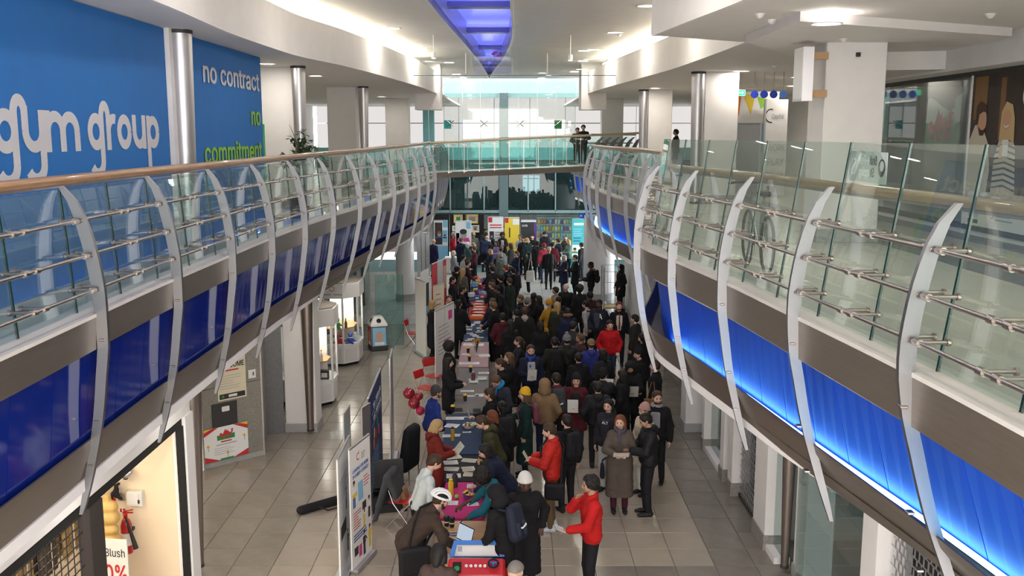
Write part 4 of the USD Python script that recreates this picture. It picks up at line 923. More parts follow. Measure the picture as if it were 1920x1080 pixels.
# ---------------------------------------------------------------- flat print on boards: a drawing with its origin at the lower left
class Sheet:
    """Shapes laid on a flat board in thin layers; p is its lower left corner, R turns (right, up, out) into the thing's frame."""
    def __init__(s, parent, p, R, t=.0015): s.parent, s.p, s.R, s.t, s.n, s.layers = parent, np.asarray(p, float), np.asarray(R, float), t, 0, {}
    def poly(s, g, m, name='print', lay=1):
        s.layers.setdefault((name, m, lay), []).append(g); return s
    def rect(s, x0, y0, x1, y1, m, name='print', lay=1): return s.poly(sbox(x0, y0, x1, y1), m, name, lay)
    def disc(s, x, y, r, m, name='print', lay=1, sy=1): return s.poly(shapely.affinity.scale(shapely.Point(x, y).buffer(r, 16), 1, sy), m, name, lay)
    def line(s, pts, w, m, name='print', lay=1, cap='flat'): return s.poly(shapely.LineString(pts).buffer(w / 2, cap_style=cap, join_style='round'), m, name, lay)
    def text(s, tx, x, y, h, m, name='lettering', lay=2, bold=True, align='l', width=None, mirror=False):
        mb = MB(); lettering(mb, tx, h, (0, 0, 0), np.eye(3), bold, s.t, align, width, mirror); v, f = mb.get()
        s.layers.setdefault((name, m, lay), []).append((v + (x, y, 0), f)); return s
    def done(s):
        for (name, m, lay), gs in s.layers.items():
            mb = MB()
            for g in gs:
                if isinstance(g, tuple): v = g[0].copy(); v[:, 2] += lay * s.t; mb.add(v @ s.R.T + s.p, g[1])
                else: mb.prism(g, max(0, (lay - 1)) * s.t + .0004, lay * s.t + .0004, s.R, s.p)
            if mb.v: obj(name, mb.get(), M[m], s.parent, kind='stuff' if name in ('small_print',) else None)
FRONT = FACE.copy()                                        # right = +x, up = +z, out = -y
LEFTW = np.array([[0, 0, 1], [1, 0, 0], [0, 1, 0]], float)      # on the left wall: right = +y, up = +z, out = +x
RIGHTW = np.array([[0, 0, -1], [-1, 0, 0], [0, 1, 0]], float)   # on the right wall: right = -y, up = +z, out = -x
def lines(sh, x0, x1, y0, y1, n, m, h=.012, seed=1):
    r = random.Random(seed)
    for k in range(n):
        y = y1 - (y1 - y0) * (k + .5) / n; sh.rect(x0, y, x0 + (x1 - x0) * r.uniform(.6, 1), y + h, m, 'small_print')
DRAGON = Polygon([(0, .28), (.10, .36), (.06, .48), (.16, .56), (.24, .50), (.22, .42), (.30, .46), (.38, .66), (.44, .86), (.50, .66), (.58, .80), (.60, .60), (.70, .66), (.68, .50), (.80, .46), (.86, .58), (.82, .70), (.90, .80), (1.0, .72), (.93, .68), (.95, .52), (.86, .36), (.74, .34), (.78, .22), (.88, .18), (.86, .10), (.70, .12), (.64, .28), (.52, .30), (.50, .16), (.60, .10), (.58, .03), (.42, .06), (.40, .26), (.30, .30), (.26, .18), (.34, .12), (.30, .06), (.18, .10), (.20, .26), (.08, .22)])
def place_poly(g, x, y, sx, sy): return shapely.affinity.translate(shapely.affinity.scale(g, sx, sy, origin=(0, 0)), x, y)

# ---------------------------------------------------------------- blue mural on the upper left wall
mu = thing('wall_mural', 'huge blue wall panel with white connected lower case lettering', 'mural', (-4.62, 0, 0)); obj('panel', flat(0, .02, -4, 13.05, UP, SOF - .01), M['mural_blue'], mu)
sh = Sheet(mu, (.022, 0, 0), LEFTW, .004)
def letters(word, y0, y1, base, xh):
    """Round connected lower case letters drawn as one stroke width."""
    w = xh * .27; r = xh / 2 - w / 2; out = []; x = 0
    LS = lambda *p: shapely.LineString(p).buffer(w / 2, cap_style='flat', join_style='round')
    arc = lambda cx, cy, rr, a, b, sy=1: shapely.LineString([(cx + rr * math.cos(t), cy + rr * sy * math.sin(t)) for t in np.radians(np.linspace(a, b, 24))]).buffer(w / 2, cap_style='flat', join_style='round')
    ring = lambda cx: arc(cx, xh / 2, r, 0, 359.9)
    d = xh * .62
    for i, c in enumerate(word):
        if c in 'gq':
            out += [ring(x + xh / 2), LS((x + xh - w / 2, xh), (x + xh - w / 2, -d + r)), arc(x + xh / 2, -d + r + w * 0, r, 0, -150)]; adv = xh
        elif c == 'y': out += [LS((x + w / 2, xh * 1.08), (x + w / 2, xh / 2)), arc(x + xh / 2, xh / 2, r, 180, 360), LS((x + xh - w / 2, xh), (x + xh - w / 2, -d + r)), arc(x + xh / 2, -d + r, r, 0, -150)]; adv = xh
        elif c == 'm':
            q = xh * .36
            out += [LS((x + w / 2, 0), (x + w / 2, xh))]
            for k in (0, 1): out += [arc(x + w / 2 + q * (2 * k + 1), xh - w / 2 - q, q, 180, 0), LS((x + w / 2 + 2 * q * (k + 1), 0), (x + w / 2 + 2 * q * (k + 1), xh - w / 2 - q))]
            adv = w + 4 * q
        elif c == 'r': out += [LS((x + w / 2, 0), (x + w / 2, xh)), arc(x + w / 2 + xh * .36, xh - w / 2 - xh * .36, xh * .36, 180, 70)]; adv = xh * .62
        elif c == 'o': out += [ring(x + xh / 2)]; adv = xh
        elif c == 'u': out += [LS((x + w / 2, xh), (x + w / 2, xh / 2)), arc(x + xh / 2, xh / 2, r, 180, 360), LS((x + xh - w / 2, 0), (x + xh - w / 2, xh))]; adv = xh
        elif c == 'p': out += [ring(x + xh / 2), LS((x + w / 2, xh), (x + w / 2, -d))]; adv = xh
        if c == 'g':                                         # the hump that ties g to the next letter
            nx = x + adv + xh * .17; out += [arc((x + adv - w / 2 + nx + w / 2) / 2, xh - w * .3, (nx - x - adv + w) / 2, 180, 0, 1.3)]
        x += adv + xh * (.17 if c == 'g' else -.02 if c == 'y' else .10)
    g = shapely.union_all(out); a, _, b, _ = g.bounds
    return shapely.affinity.translate(shapely.affinity.scale(shapely.affinity.translate(g, -a, 0), (y1 - y0) / (b - a), 1, origin=(0, 0)), y0, base)
sh.poly(letters('gym', 8.60, 10.34, 6.18, .41), 'mural_white', 'lettering'); sh.poly(letters('group', 10.54, 12.66, 6.18, .41), 'mural_white', 'lettering'); sh.done()
mu2 = thing('wall_mural', 'smaller blue wall panel lettered no contract in white and green', 'mural', (-4.62, 0, 0)); obj('panel', flat(0, .02, 13.95, 17.96, UP, SOF - .01), M['mural_blue'], mu2)
sh = Sheet(mu2, (.022, 0, 0), LEFTW, .004); sh.text('no contract', 17.78, 7.14, .30, 'mural_white', align='r', width=3.2).text('no', 17.78, 6.53, .30, 'mural_green', align='r', width=.62).text('commitment', 17.78, 5.93, .30, 'mural_green', align='r', width=3.3); sh.done()
gp = thing('banner', 'narrow bright green panel at the far edge of the blue mural', 'panel', (-4.66, 18.15, UP)); obj('panel', flat(-.02, .02, -.1, .1, 0, 1.75), mat('bright_green', (.02, .50, .14), .5), gp); obj('base', flat(-.15, .15, -.15, .15, 0, .03), M['dark'], gp)
# potted tree on the left balcony
pt = thing('potted_tree', 'small leafy potted tree behind the left wooden handrail', 'plant', (-4.02, 18.2, UP)); obj('pot', MB().lathe([(0, 0), (.16, 0), (.21, .36), (.23, .37), (.22, .40), (.19, .39), (.18, .33), (0, .33)], 20).get(), M['dark'], pt, 40); obj('soil', MB().lathe([(.185, .34), (0, .345)], 16).get(), mat('soil', (.05, .035, .025), .95), pt)
rng = random.Random(3); tr = MB().tube([(0, 0, .33), (.02, .01, .8), (0, 0, 1.30)], [.022, .018, .014], 7); lv = []
for k in range(26):
    a, e = rng.uniform(0, 2 * PI), rng.uniform(.05, 1.2); L = rng.uniform(.22, .48); b = np.array([0, 0, rng.uniform(.95, 1.35)]); t_ = b + L * np.array([math.cos(a) * math.cos(e), math.sin(a) * math.cos(e), math.sin(e)])
    tr.tube([b, (b + t_) / 2 + (0, 0, .03), t_], [.008, .006, .003], 5)
    for j in range(9): lv.append((b + (t_ - b) * rng.uniform(.35, 1.08), rng.uniform(0, 2 * PI), rng.uniform(-.9, .5)))
obj('trunk', tr.get(), mat('bark', (.10, .07, .045), .8), pt, 40)
for k, (p, a, e) in enumerate(lv[:220]):
    d = np.array([math.cos(a) * math.cos(e), math.sin(a) * math.cos(e), math.sin(e)]); w = np.cross(d, [0, 0, 1]); w /= np.linalg.norm(w); L = .13; u = np.cross(w, d)
    V = [p, p + d * L * .35 + w * .030, p + d * L * .7 + w * .024, p + d * L - u * .015, p + d * L * .7 - w * .024, p + d * L * .35 - w * .030, p + d * L * .45 - u * .008]
    obj('leaf', (np.array(V), np.array([[0, 1, 6], [1, 2, 6], [2, 3, 6], [3, 4, 6], [4, 5, 6], [5, 0, 6]])), M['green_leaf'], pt)

# ---------------------------------------------------------------- bright shop under the left balcony
wb = struct('wall_left', label='warm lit shop interior under the left balcony with a white shopfront frame')
obj('end_wall', flat(-8.2, -4.62, 12.70, 12.85, 0, GF), M['warm_wall'], wb); obj('back_wall', flat(-8.3, -8.2, 3, 12.85, 0, GF), M['warm_wall'], wb); obj('shop_floor', flat(-8.2, -4.6, 3, 12.7, 0, .006), mat('shop_floor', (.50, .38, .24), .4), wb); obj('shop_ceiling', flat(-8.2, -4.6, 3, 12.7, 2.72, 2.78), M['white_ceiling'], wb)
obj('frame_head', flat(-4.66, -4.50, 3, 12.98, 2.54, GF), M['white_gloss'], wb); obj('frame_jamb', flat(-4.66, -4.47, 12.68, 13.0, 0, 2.54), M['white_gloss'], wb); obj('shutter_track', flat(-4.62, -4.52, 3, 12.68, 2.42, 2.54), M['near_black'], wb); obj('track_guide', flat(-4.64, -4.50, 9.72, 10.05, 0, 2.42), mat('dark_brick', (.035, .028, .025), .7), wb); obj('jamb_trim', flat(-4.60, -4.50, 12.64, 12.68, 0, 2.42), M['near_black'], wb)
lp = thing('ceiling_light', 'warm light panel inside the bright shop on the left', 'ceiling light', (-6.2, 10.6, 2.70)); obj('panel', flat(-.9, .9, -1.4, 1.4, -.012, -.008), M['shop_lamp'], lp); obj('frame', flat(-.95, .95, -1.45, 1.45, -.008, 0), M['white_gloss'], lp)
gr = thing('security_grille', 'black rolled down security grille of the left shop', 'grille', (-4.56, 0, 0)); m = MB(); R2 = 9.72
for i in range(30):
    y = 5.4 + i * .144; m.tube([(0, y, .0), (0, y, 2.42)], .006, 5)
rods = m.get(); obj('rods', rods, M['grille'], gr, kind='stuff'); m = MB()
for j in range(26):
    for i in range(29):
        y = 5.4 + i * .144 + (.072 if j % 2 else 0)
        if y + .144 < 9.75: m.box((0, y + .072, .05 + j * .093), (.012, .132, .014))
obj('links', m.get(), M['grille'], gr, kind='stuff'); obj('bottom_bar', flat(-.02, .02, 5.4, 9.72, 0, .06), M['grille'], gr)
rng = random.Random(8)
for k in range(9):
    rk = thing('clothes_rail', 'rack of patterned clothes behind the left security grille, %s row, %s from the opening' % (('back', 'middle', 'front')[k // 3], ('nearest', 'second', 'third')[k % 3]), 'clothes rail', (-6.28 - .80 * (k % 3), 12.3 - .62 * (k // 3), 0))
    obj('rail', tube([(-.35, 0, 1.55), (.35, 0, 1.55)], .014, 8), M['chrome'], rk); obj('stand', MB().tube([(-.35, 0, 0), (-.35, 0, 1.55)], .014, 8).get(), M['chrome'], rk); obj('stand', MB().tube([(.35, 0, 0), (.35, 0, 1.55)], .014, 8).get(), M['chrome'], rk)
    for j in range(6):
        x = -.30 + j * .12; c = rng.choice([(.45, .33, .12), (.07, .05, .04), (.55, .47, .35), (.30, .2, .08), (.62, .55, .42)]); m = MB(); m.box((x, 0, 1.1), (.05, .42, .75), None, .02); m.box((x, 0, 1.49), (.04, .2, .1), None, .02)
        obj('garment', m.get(), mat('garment_%d' % rng.randint(0, 5), c, .85, vary=.6, nscale=18), rk)
gd = thing('mannequin', 'mannequin in a golden quilted dress by the shop wall', 'mannequin', (-5.42, 12.25, 0)); F = Field(.02, .03)
for z, r in ((.75, .12), (.95, .13), (1.1, .10), (1.28, .13), (1.42, .11)): F.bone((-.05, 0, z), (.05, 0, z), r * .8)
F.bone((0, 0, .25), (0, 0, .9), .20, .12); F.bone((0, 0, 1.42), (0, 0, 1.58), .05); obj('dress', F.mesh(), mat('gold_cloth', (.60, .38, .12), .45, bump=(25, .8)), gd, True); F = Field(.015, .02); F.ball((0, 0, 1.70), .095).bone((0, 0, 1.5), (0, 0, 1.62), .045); obj('head', F.mesh(), mat('mannequin_skin', (.70, .52, .30), .4), gd, True); obj('base', MB().lathe([(0, 0), (.18, 0), (.18, .015), (.02, .03), (.02, .3), (0, .3)], 20).get(), M['chrome'], gd, 40)
bt_ = thing('hat', 'black feathered hat hanging beside the golden mannequin', 'hat', (-5.50, 12.62, 1.52)); F = Field(.015, .03); F.ball((0, 0, 0), .08).bone((-.08, 0, -.05), (.1, -.02, .1), .04, .02).bone((0, -.02, -.02), (.12, -.02, -.12), .05, .02); obj('crown', F.mesh(), M['cloth_black'], bt_, True); obj('feather', tube([(0, -.03, .05), (.07, -.04, .16), (.15, -.04, .2)], [.02, .016, .004], 6), M['cloth_black'], bt_)
W = 12.70
fe = thing('fire_extinguisher', 'red fire extinguisher with black horn on the warm shop wall', 'fire extinguisher', (-5.34, W - .10, .62)); obj('cylinder', MB().lathe([(0, 0), (.072, 0), (.075, .02), (.075, .40), (.055, .47), (.028, .50), (.028, .53), (0, .53)], 24).get(), M['red_paint'], fe, 40); obj('valve', MB().box((0, 0, .555), (.05, .05, .05), None, .01).box((.04, -.01, .585), (.14, .025, .015)).box((.05, -.01, .615), (.13, .02, .012), rotm((0, 1, 0), -12)).get(), M['red_plastic'], fe); obj('horn', tube([(.02, -.05, .53), (.06, -.09, .46), (.10, -.10, .34), (.16, -.10, .10)], [.014, .016, .022, .036], 10), M['rubber'], fe, 40); obj('label', MB().lathe([(.0765, .12), (.0765, .30)], 24).get(), M['paper'], fe, 40); obj('bracket', flat(-.08, .08, .04, .10, .30, .34), M['dark'], fe)
def wallbox(label, cat, name, x0, x1, z0, z1, d, m, y=W, extra=None):
    t = thing(name, label, cat, ((x0 + x1) / 2, y, (z0 + z1) / 2)); obj('body', box((0, -d / 2, 0), (x1 - x0, d, z1 - z0), .006), M[m], t)
    if extra: extra(t, (x1 - x0) / 2, (z1 - z0) / 2, -d)
    return t
def pan(t, w, h, d): obj('door', box((-.02, d - .006, 0), (w * 1.6, .012, h * 1.55), .004), M['white_plastic'], t); obj('lock', MB().box((w * .62, d - .015, -h * .3), (.02, .02, .05)).get(), M['dark'], t)
wallbox('cream alarm cabinet with a lock on the warm shop wall', 'cabinet', 'alarm_panel', *((-5.31, 12.70, 1.53)[0], (-5.10, 12.70, 1.53)[0]), (-5.22, 12.70, 1.29)[2], (-5.21, 12.70, 1.50)[2], .10, 'white_plastic', extra=pan)
def brk(t, w, h, d): obj('glass', box((0, d - .003, 0), (w * 1.2, .006, h * 1.0)), M['near_black'], t)
wallbox('red break glass fire alarm point on the shop wall', 'alarm', 'fire_alarm', *((-5.60, 12.70, 1.40)[0], (-5.50, 12.70, 1.40)[0]), (-5.55, 12.70, 1.34)[2], (-5.55, 12.70, 1.45)[2], .04, 'red_plastic', extra=brk)
wallbox('grey switch plate between the fire alarm and the cabinet', 'switch', 'switch_plate', *((-5.46, 12.70, 1.40)[0], (-5.37, 12.70, 1.40)[0]), (-5.42, 12.70, 1.34)[2], (-5.41, 12.70, 1.45)[2], .03, 'alu', extra=lambda t, w, h, d: obj('rocker', box((0, d - .004, 0), (w * .5, .01, h * .6), .003), M['white_plastic'], t))
wallbox('small yellow warning label under the alarm cabinet', 'sign', 'warning_label', *((-5.29, 12.70, 1.26)[0], (-5.19, 12.70, 1.26)[0]), (-5.25, 12.70, 1.25)[2], (-5.25, 12.70, 1.28)[2], .004, 'print_yellow', extra=lambda t, w, h, d: obj('print', box((0, d - .001, 0), (w * 1.5, .002, h)), M['print_black'], t))
wallbox('red and white fire action notice above the extinguisher', 'sign', 'fire_notice', *((-5.46, 12.70, 1.17)[0], (-5.37, 12.70, 1.17)[0]), (-5.42, 12.70, 1.14)[2], (-5.41, 12.70, 1.23)[2], .004, 'paper', extra=lambda t, w, h, d: [obj('print', box((q * w * .5, d - .001, .01), (w * .6, .002, h * 1.2)), M['print_red'], t) for q in (-1, 1)])
cm = thing('security_camera', 'grey domed security camera at the shop wall under the shutter track', 'camera', (-5.30, 12.60, 1.76)); obj('mount', box((-.03, .05, .05), (.1, .1, .04), .01), M['white_plastic'], cm); F = Field(.012, .02); F.ball((0, 0, 0), .07).bone((-.08, 0, -.02), (.06, 0, .03), .045); obj('housing', F.mesh(), M['alu'], cm, True); obj('lens', MB().lathe([(.03, -.075), (0, -.078)], 12).get(), M['near_black'], cm)
bs = thing('sale_sign', 'white sale sign lettered Blush and a red percentage inside the left shop', 'sign', (-5.23, 11.95, 0), -8); obj('board', flat(-.175, .175, -.01, .01, .0, 1.10), M['paper'], bs); obj('foot', flat(-.15, .15, -.12, .12, 0, .02), M['chrome'], bs); sh = Sheet(bs, (-.175, -.011, 0), FRONT); sh.text('Blush', .175, .86, .11, 'print_black', align='c', width=.28, bold=False).text('0%', .175, .52, .22, 'print_red', align='c', width=.31); sh.done()

# ---------------------------------------------------------------- granite walls with posters on the left
gn = struct('wall_left', label='speckled grey granite wall beside the left shop, hung with posters'); ga, gb = np.array([-5.95, 17.62]), np.array([-4.98, 18.55])
def vwall(a, b, z0, z1, th=.1):
    a, b = np.asarray(a), np.asarray(b); d = (b - a) / np.linalg.norm(b - a); n = np.array([-d[1], d[0]]) * th; P = [a, b, b + n, a + n]; return MB().prism(Polygon(P), z0, z1).get()
gy = math.degrees(math.atan2(gb[1] - ga[1], gb[0] - ga[0])); GL = float(np.linalg.norm(gb - ga)); u_ = (gb - ga) / GL
for k in range(2):
    for z0, z1 in ((0, 1.55), (1.56, GF)): obj('granite_slab', vwall(ga + u_ * (GL * k / 2 + .003), ga + u_ * (GL * (k + 1) / 2 - .003), z0, z1), M['granite'], gn)
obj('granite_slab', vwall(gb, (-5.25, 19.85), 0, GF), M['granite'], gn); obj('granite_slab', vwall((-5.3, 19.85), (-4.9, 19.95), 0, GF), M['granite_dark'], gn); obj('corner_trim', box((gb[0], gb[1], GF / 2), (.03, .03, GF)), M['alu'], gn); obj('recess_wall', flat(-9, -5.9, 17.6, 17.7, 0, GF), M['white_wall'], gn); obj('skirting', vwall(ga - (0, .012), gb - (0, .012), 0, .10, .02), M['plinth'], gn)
def on_granite(u, z): p = ga + u_ * u; return (p[0] + .004 * u_[1] * 2, p[1] - .004 * u_[0] * 2, z)
po = thing('poster', 'cream welcome poster on the granite wall', 'poster', on_granite(.40, 1.28), gy); obj('sheet', flat(0, .60, -.012, -.002, 0, .98), M['paper_cream'], po); sh = Sheet(po, (0, -.012, 0), FRONT); sh.text('WELCOME', .30, .64, .10, 'print_black', align='c', width=.54).text('Family Shop', .30, .76, .06, 'print_red', align='c', width=.34).rect(.15, .57, .45, .595, 'print_red').rect(.03, .03, .57, .13, 'print_black').rect(.22, .055, .40, .105, 'paper', lay=2).disc(.10, .08, .03, 'print_green', lay=2).rect(.42, .90, .58, .96, 'print_black'); lines(sh, .05, .5, .2, .5, 6, 'print_grey', .008, 2); sh.done()
po = thing('notice', 'small white notice right of the welcome poster', 'notice', on_granite(1.06, 1.62), gy); obj('sheet', flat(0, .16, -.006, -.001, 0, .17), M['paper'], po); obj('print', flat(.09, .12, -.008, -.006, .05, .12), M['print_blue'], po)
po = thing('notice_board', 'plain black board with a white sticker on the granite wall', 'board', on_granite(.26, .62), gy); obj('panel', flat(0, .52, -.02, -.001, 0, .62), M['dark'], po); obj('sticker', MB().prism(sbox(.22, .47, .34, .53).buffer(.02), 0, .003, FRONT, (0, -.02, 0)).get(), M['paper'], po)
po = thing('poster', 'white poster with red corners, daffodils and a red dragon flag', 'poster', on_granite(.06, .12), gy); obj('sheet', flat(0, .92, -.03, -.022, 0, .66), M['print_white'], po); sh = Sheet(po, (0, -.03, 0), FRONT)
for g in ([(0, 0), (.32, 0), (0, .12)], [(.92, 0), (.6, 0), (.92, .12)], [(0, .66), (.30, .66), (0, .52)], [(.92, .66), (.62, .66), (.92, .52)]): sh.poly(Polygon(g), 'print_red')
sh.rect(.32, 0, .60, .03, 'print_green').poly(Polygon([(.0, .66), (.16, .66), (0, .60)]), 'print_yellow', lay=2).poly(Polygon([(.92, .66), (.74, .66), (.92, .60)]), 'print_yellow', lay=2).rect(.27, .40, .64, .50, 'print_green').poly(place_poly(DRAGON, .30, .42, .32, .22), 'print_red', 'dragon', lay=2).rect(.35, .35, .57, .375, 'print_red').rect(.25, .30, .67, .318, 'print_grey')
for x, y in ((.08, .32), (.48, .13), (.84, .40)): sh.disc(x, y, .028, 'print_yellow').disc(x, y, .012, 'print_orange', lay=2).line([(x, y - .02), (x + .01, y - .1)], .008, 'print_green')
lines(sh, .2, .7, .10, .26, 4, 'print_grey', .008, 3); sh.done()

# glass shopfronts further along the left
gl = struct('wall_left', label='glazed shopfronts with dark frames beyond the display kiosks')
for k in range(8):
    y0 = 23.4 + k * 1.75; obj('glass_panel', flat(-5.62, -5.60, y0 + .05, y0 + 1.70, .06, 2.6), M['glass_shop'], gl); obj('frame_post', flat(-5.68, -5.54, y0 - .05, y0 + .05, 0, GF), mat('frame_teal', (.10, .125, .125), .4, .4), gl)
obj('head', flat(-5.70, -5.52, 23.3, 37.5, 2.6, GF), M['frame_teal'], gl); obj('interior', flat(-8.4, -8.3, 20, 40, 0, GF), mat('shop_pale', (.40, .42, .41), .7), gl); obj('cross_wall', flat(-8.3, -5.6, 23.2, 23.3, 0, GF), M['white_wall'], gl); obj('return_wall', flat(-8.4, -5.6, 37.4, 37.5, 0, GF), M['shop_pale'], gl)
dp = thing('glass_partition', 'frameless glass partition on the floor left of the white banners', 'glass panel', (-3.72, 28.6, 0)); obj('pane', flat(-.42, .42, -.006, .006, .02, 2.2), M['glass_teal'], dp); obj('floor_rail', flat(-.44, .44, -.02, .02, 0, .025), M['steel'], dp); obj('edge', flat(.42, .43, -.008, .008, .02, 2.2), M['glass_edge'], dp)

# ---------------------------------------------------------------- shopfronts under the right balcony
rs = struct('wall_right', label='row of white piers, windows and grilles under the right balcony'); X0 = 3.9
for a, b in ((17.0, 17.30), (16.30, 16.62), (14.05, 14.75), (9.70, 10.12), (18.8, 19.0)): obj('pier', flat(X0, X0 + .32, a, b, 0, GF), M['white_wall'], rs); obj('pier_base', flat(X0 - .02, X0 + .34, a - .02, b + .02, 0, .24), M['granite'], rs)
for a, b, n in ((17.3, 18.8, 1), (13.55, 14.05, 1), (10.12, 12.95, 2)):
    for k in range(n): obj('window_pane', flat(X0 + .14, X0 + .155, a + (b - a) * k / n + .015, a + (b - a) * (k + 1) / n - .015, .10, 2.75), M['glass_shop'], rs)
    obj('sill', flat(X0 + .02, X0 + .26, a, b, 0, .10), M['white_gloss'], rs)
obj('head', flat(X0 + .05, X0 + .28, 3, 20, 2.75, GF), M['white_wall'], rs); obj('shop_back', flat(6.6, 6.7, 3, 20.1, 0, GF), mat('shop_backdrop', (.42, .43, .43), .7), rs)
for y in (10.0, 14.4, 16.9, 19.0): obj('shop_divider', flat(X0 + .3, 6.6, y, y + .08, 0, GF), M['shop_backdrop'], rs)
dk = thing('window_screen', 'dark angular panel standing inside the right shop window', 'panel', (5.0, 11.2, 0)); obj('panel', MB().prism(Polygon([(0, 0), (1.1, 0), (1.1, 2.3), (.1, 2.3), (.1, 1.4), (.45, 1.15), (0, .9)]), 0, .05, FACE, (0, 0, 0)).get(), M['dark'], dk); obj('foot', flat(0, 1.1, -.2, .2, 0, .02), M['dark'], dk)
def grille(label, y0, y1, x):
    t = thing('security_grille', label, 'grille', (x, y0, 0)); m = MB(); n = int((y1 - y0) / .105)
    for j in range(25):
        for i in range(n):
            y = .02 + i * .105 + (.05 if j % 2 else 0)
            if y + .09 < y1 - y0: m.box((0, y + .05, .06 + j * .105), (.012, .092, .012)); m.box((0, y, .06 + j * .105 + .05), (.012, .012, .105))
    obj('lattice', m.get(), M['alu'], t, kind='stuff'); obj('bottom_bar', flat(-.02, .02, 0, y1 - y0, 0, .07), M['dark'], t); obj('guide', flat(-.03, .03, -.03, .02, 0, 2.75), M['white_gloss'], t)
    obj('backing', flat(.25, .26, 0, y1 - y0, 0, 2.75), M['near_black'], t)
grille('closed lattice security grille between the white piers on the right', 14.75, 16.30, X0 + .14); grille('closed lattice security grille at the lower right corner', 5.6, 9.70, X0 + .14)
pw = struct('wall_right', label='walls of the side passage behind the right hand column'); obj('passage_end', flat(8.4, 8.5, 20, 34, 0, GF), mat('passage', (.20, .185, .16), .8), pw); obj('passage_side', flat(4.3, 8.5, 26.5, 26.6, 0, GF), M['passage'], pw); obj('front', flat(4.25, 4.35, 26.5, 36, 0, GF), M['white_wall'], pw); obj('far_side', flat(6.5, 10, 46.5, 46.6, 0, GF), mat('teal_pale', (.30, .42, .42), .5), pw)
lt = thing('ceiling_light', 'light panel over the goods inside the right shop windows', 'ceiling light', (5.3, 11.6, 3.2)); obj('panel', flat(-.25, .25, -.8, .8, -.01, -.006), glow('shop_cool', (.92, .96, 1), 5.0), lt); obj('frame', flat(-.3, .3, -.85, .85, -.006, 0), M['white_gloss'], lt)

# ---------------------------------------------------------------- upper right: shop window, poster, flag, signs
sw = struct('window_1', label='large dark shop window on the upper right'); obj('glass', flat(7.22, 7.235, 15.30, 19.35, UP + .14, 7.28), M['glass_shop'], sw); obj('frame', flat(7.16, 7.26, 19.35, 19.45, UP, 7.32), M['dark'], sw); obj('frame', flat(7.16, 7.26, 12, 19.35, 7.26, 7.32), M['dark'], sw); obj('frame', flat(7.16, 7.26, 15.25, 15.29, UP, 7.28), M['white_gloss'], sw); obj('sill', flat(7.16, 7.26, 12, 19.35, UP + .08, UP + .16), M['dark'], sw)
wfl = thing('flag', 'white and green dragon flag hanging behind the dark shop window', 'flag', (7.75, 18.3, 6.1)); ny, nz = 15, 9; V = np.array([[.10 * math.sin(y * 5) + .05 * math.sin(y * 11 + z), -y * 1.75, z * .95 - .28 * (1 - abs(2 * y - 1)) * z] for y in np.linspace(0, 1, ny) for z in np.linspace(0, 1, nz)]); Fq = [[i * nz + j, i * nz + j + 1, (i + 1) * nz + j + 1, (i + 1) * nz + j] for i in range(ny - 1) for j in range(nz - 1)]
lo_ = [f for k, f in enumerate(Fq) if k % (nz - 1) < 4]; hi_ = [f for k, f in enumerate(Fq) if k % (nz - 1) >= 4]; obj('green_half', (V, np.array(lo_)), M['print_green'], wfl, True); obj('white_half', (V, np.array(hi_)), M['print_white'], wfl, True); sh = Sheet(wfl, (-.10, -.35, .10), RIGHTW); sh.poly(place_poly(DRAGON, 0, 0, 1.05, .72), 'print_red', 'dragon'); sh.done()
ad = thing('advert_poster', 'large photo advert of a smiling couple with coffee on the upper right shop window', 'poster', (7.20, 15.26, 0)); obj('panel', flat(-.02, 0, -2.4, 0, 5.28, 7.27), mat('ad_brown', (.05, .035, .03), .7, vary=.5, nscale=1.2), ad)
sh = Sheet(ad, (-.022, 0, 5.28), RIGHTW, .002)
mat('ad_cream', (.60, .54, .45), .8); mat('ad_hair', (.07, .035, .02), .8); mat('ad_blond', (.58, .42, .22), .8); mat('ad_skin', (.58, .34, .24), .8); mat('ad_table', (.50, .42, .34), .8); mat('ad_navy', (.06, .07, .10), .8); mat('ad_amber', (.22, .12, .05), .8)
sh.rect(0, 0, 2.4, .22, 'ad_table').rect(.10, 1.3, .5, 1.95, 'ad_amber').rect(.9, 1.0, 1.05, 1.9, 'ad_amber')
sh.poly(Polygon([(0, .2), (0, .95), (.18, 1.22), (.42, 1.18), (.62, .95), (.72, .55), (.66, .2)]), 'ad_cream', 'figure', 2).disc(.38, 1.28, .15, 'ad_skin', 'figure', 3, 1.25).poly(Polygon([(.20, 1.26), (.20, 1.50), (.32, 1.58), (.50, 1.52), (.54, 1.40), (.42, 1.42), (.30, 1.38), (.27, 1.22)]), 'ad_hair', 'figure', 4).poly(Polygon([(.28, 1.20), (.34, 1.06), (.46, 1.06), (.52, 1.18), (.44, 1.14), (.36, 1.15)]), 'ad_hair', 'figure', 4).poly(Polygon([(.42, .5), (.52, .78), (.62, .76), (.60, .5)]), 'ad_skin', 'figure', 4)
sh.poly(Polygon([(.80, .2), (.84, .75), (.98, 1.05), (1.28, 1.08), (1.42, .9), (1.5, .2)]), 'ad_cream', 'figure', 2)
for k in range(9): sh.poly(Polygon([(.82, .28 + k * .085), (1.15, .32 + k * .085), (1.48, .26 + k * .085), (1.48, .29 + k * .085), (1.15, .35 + k * .085), (.82, .31 + k * .085)]), 'ad_navy', 'figure', 3)
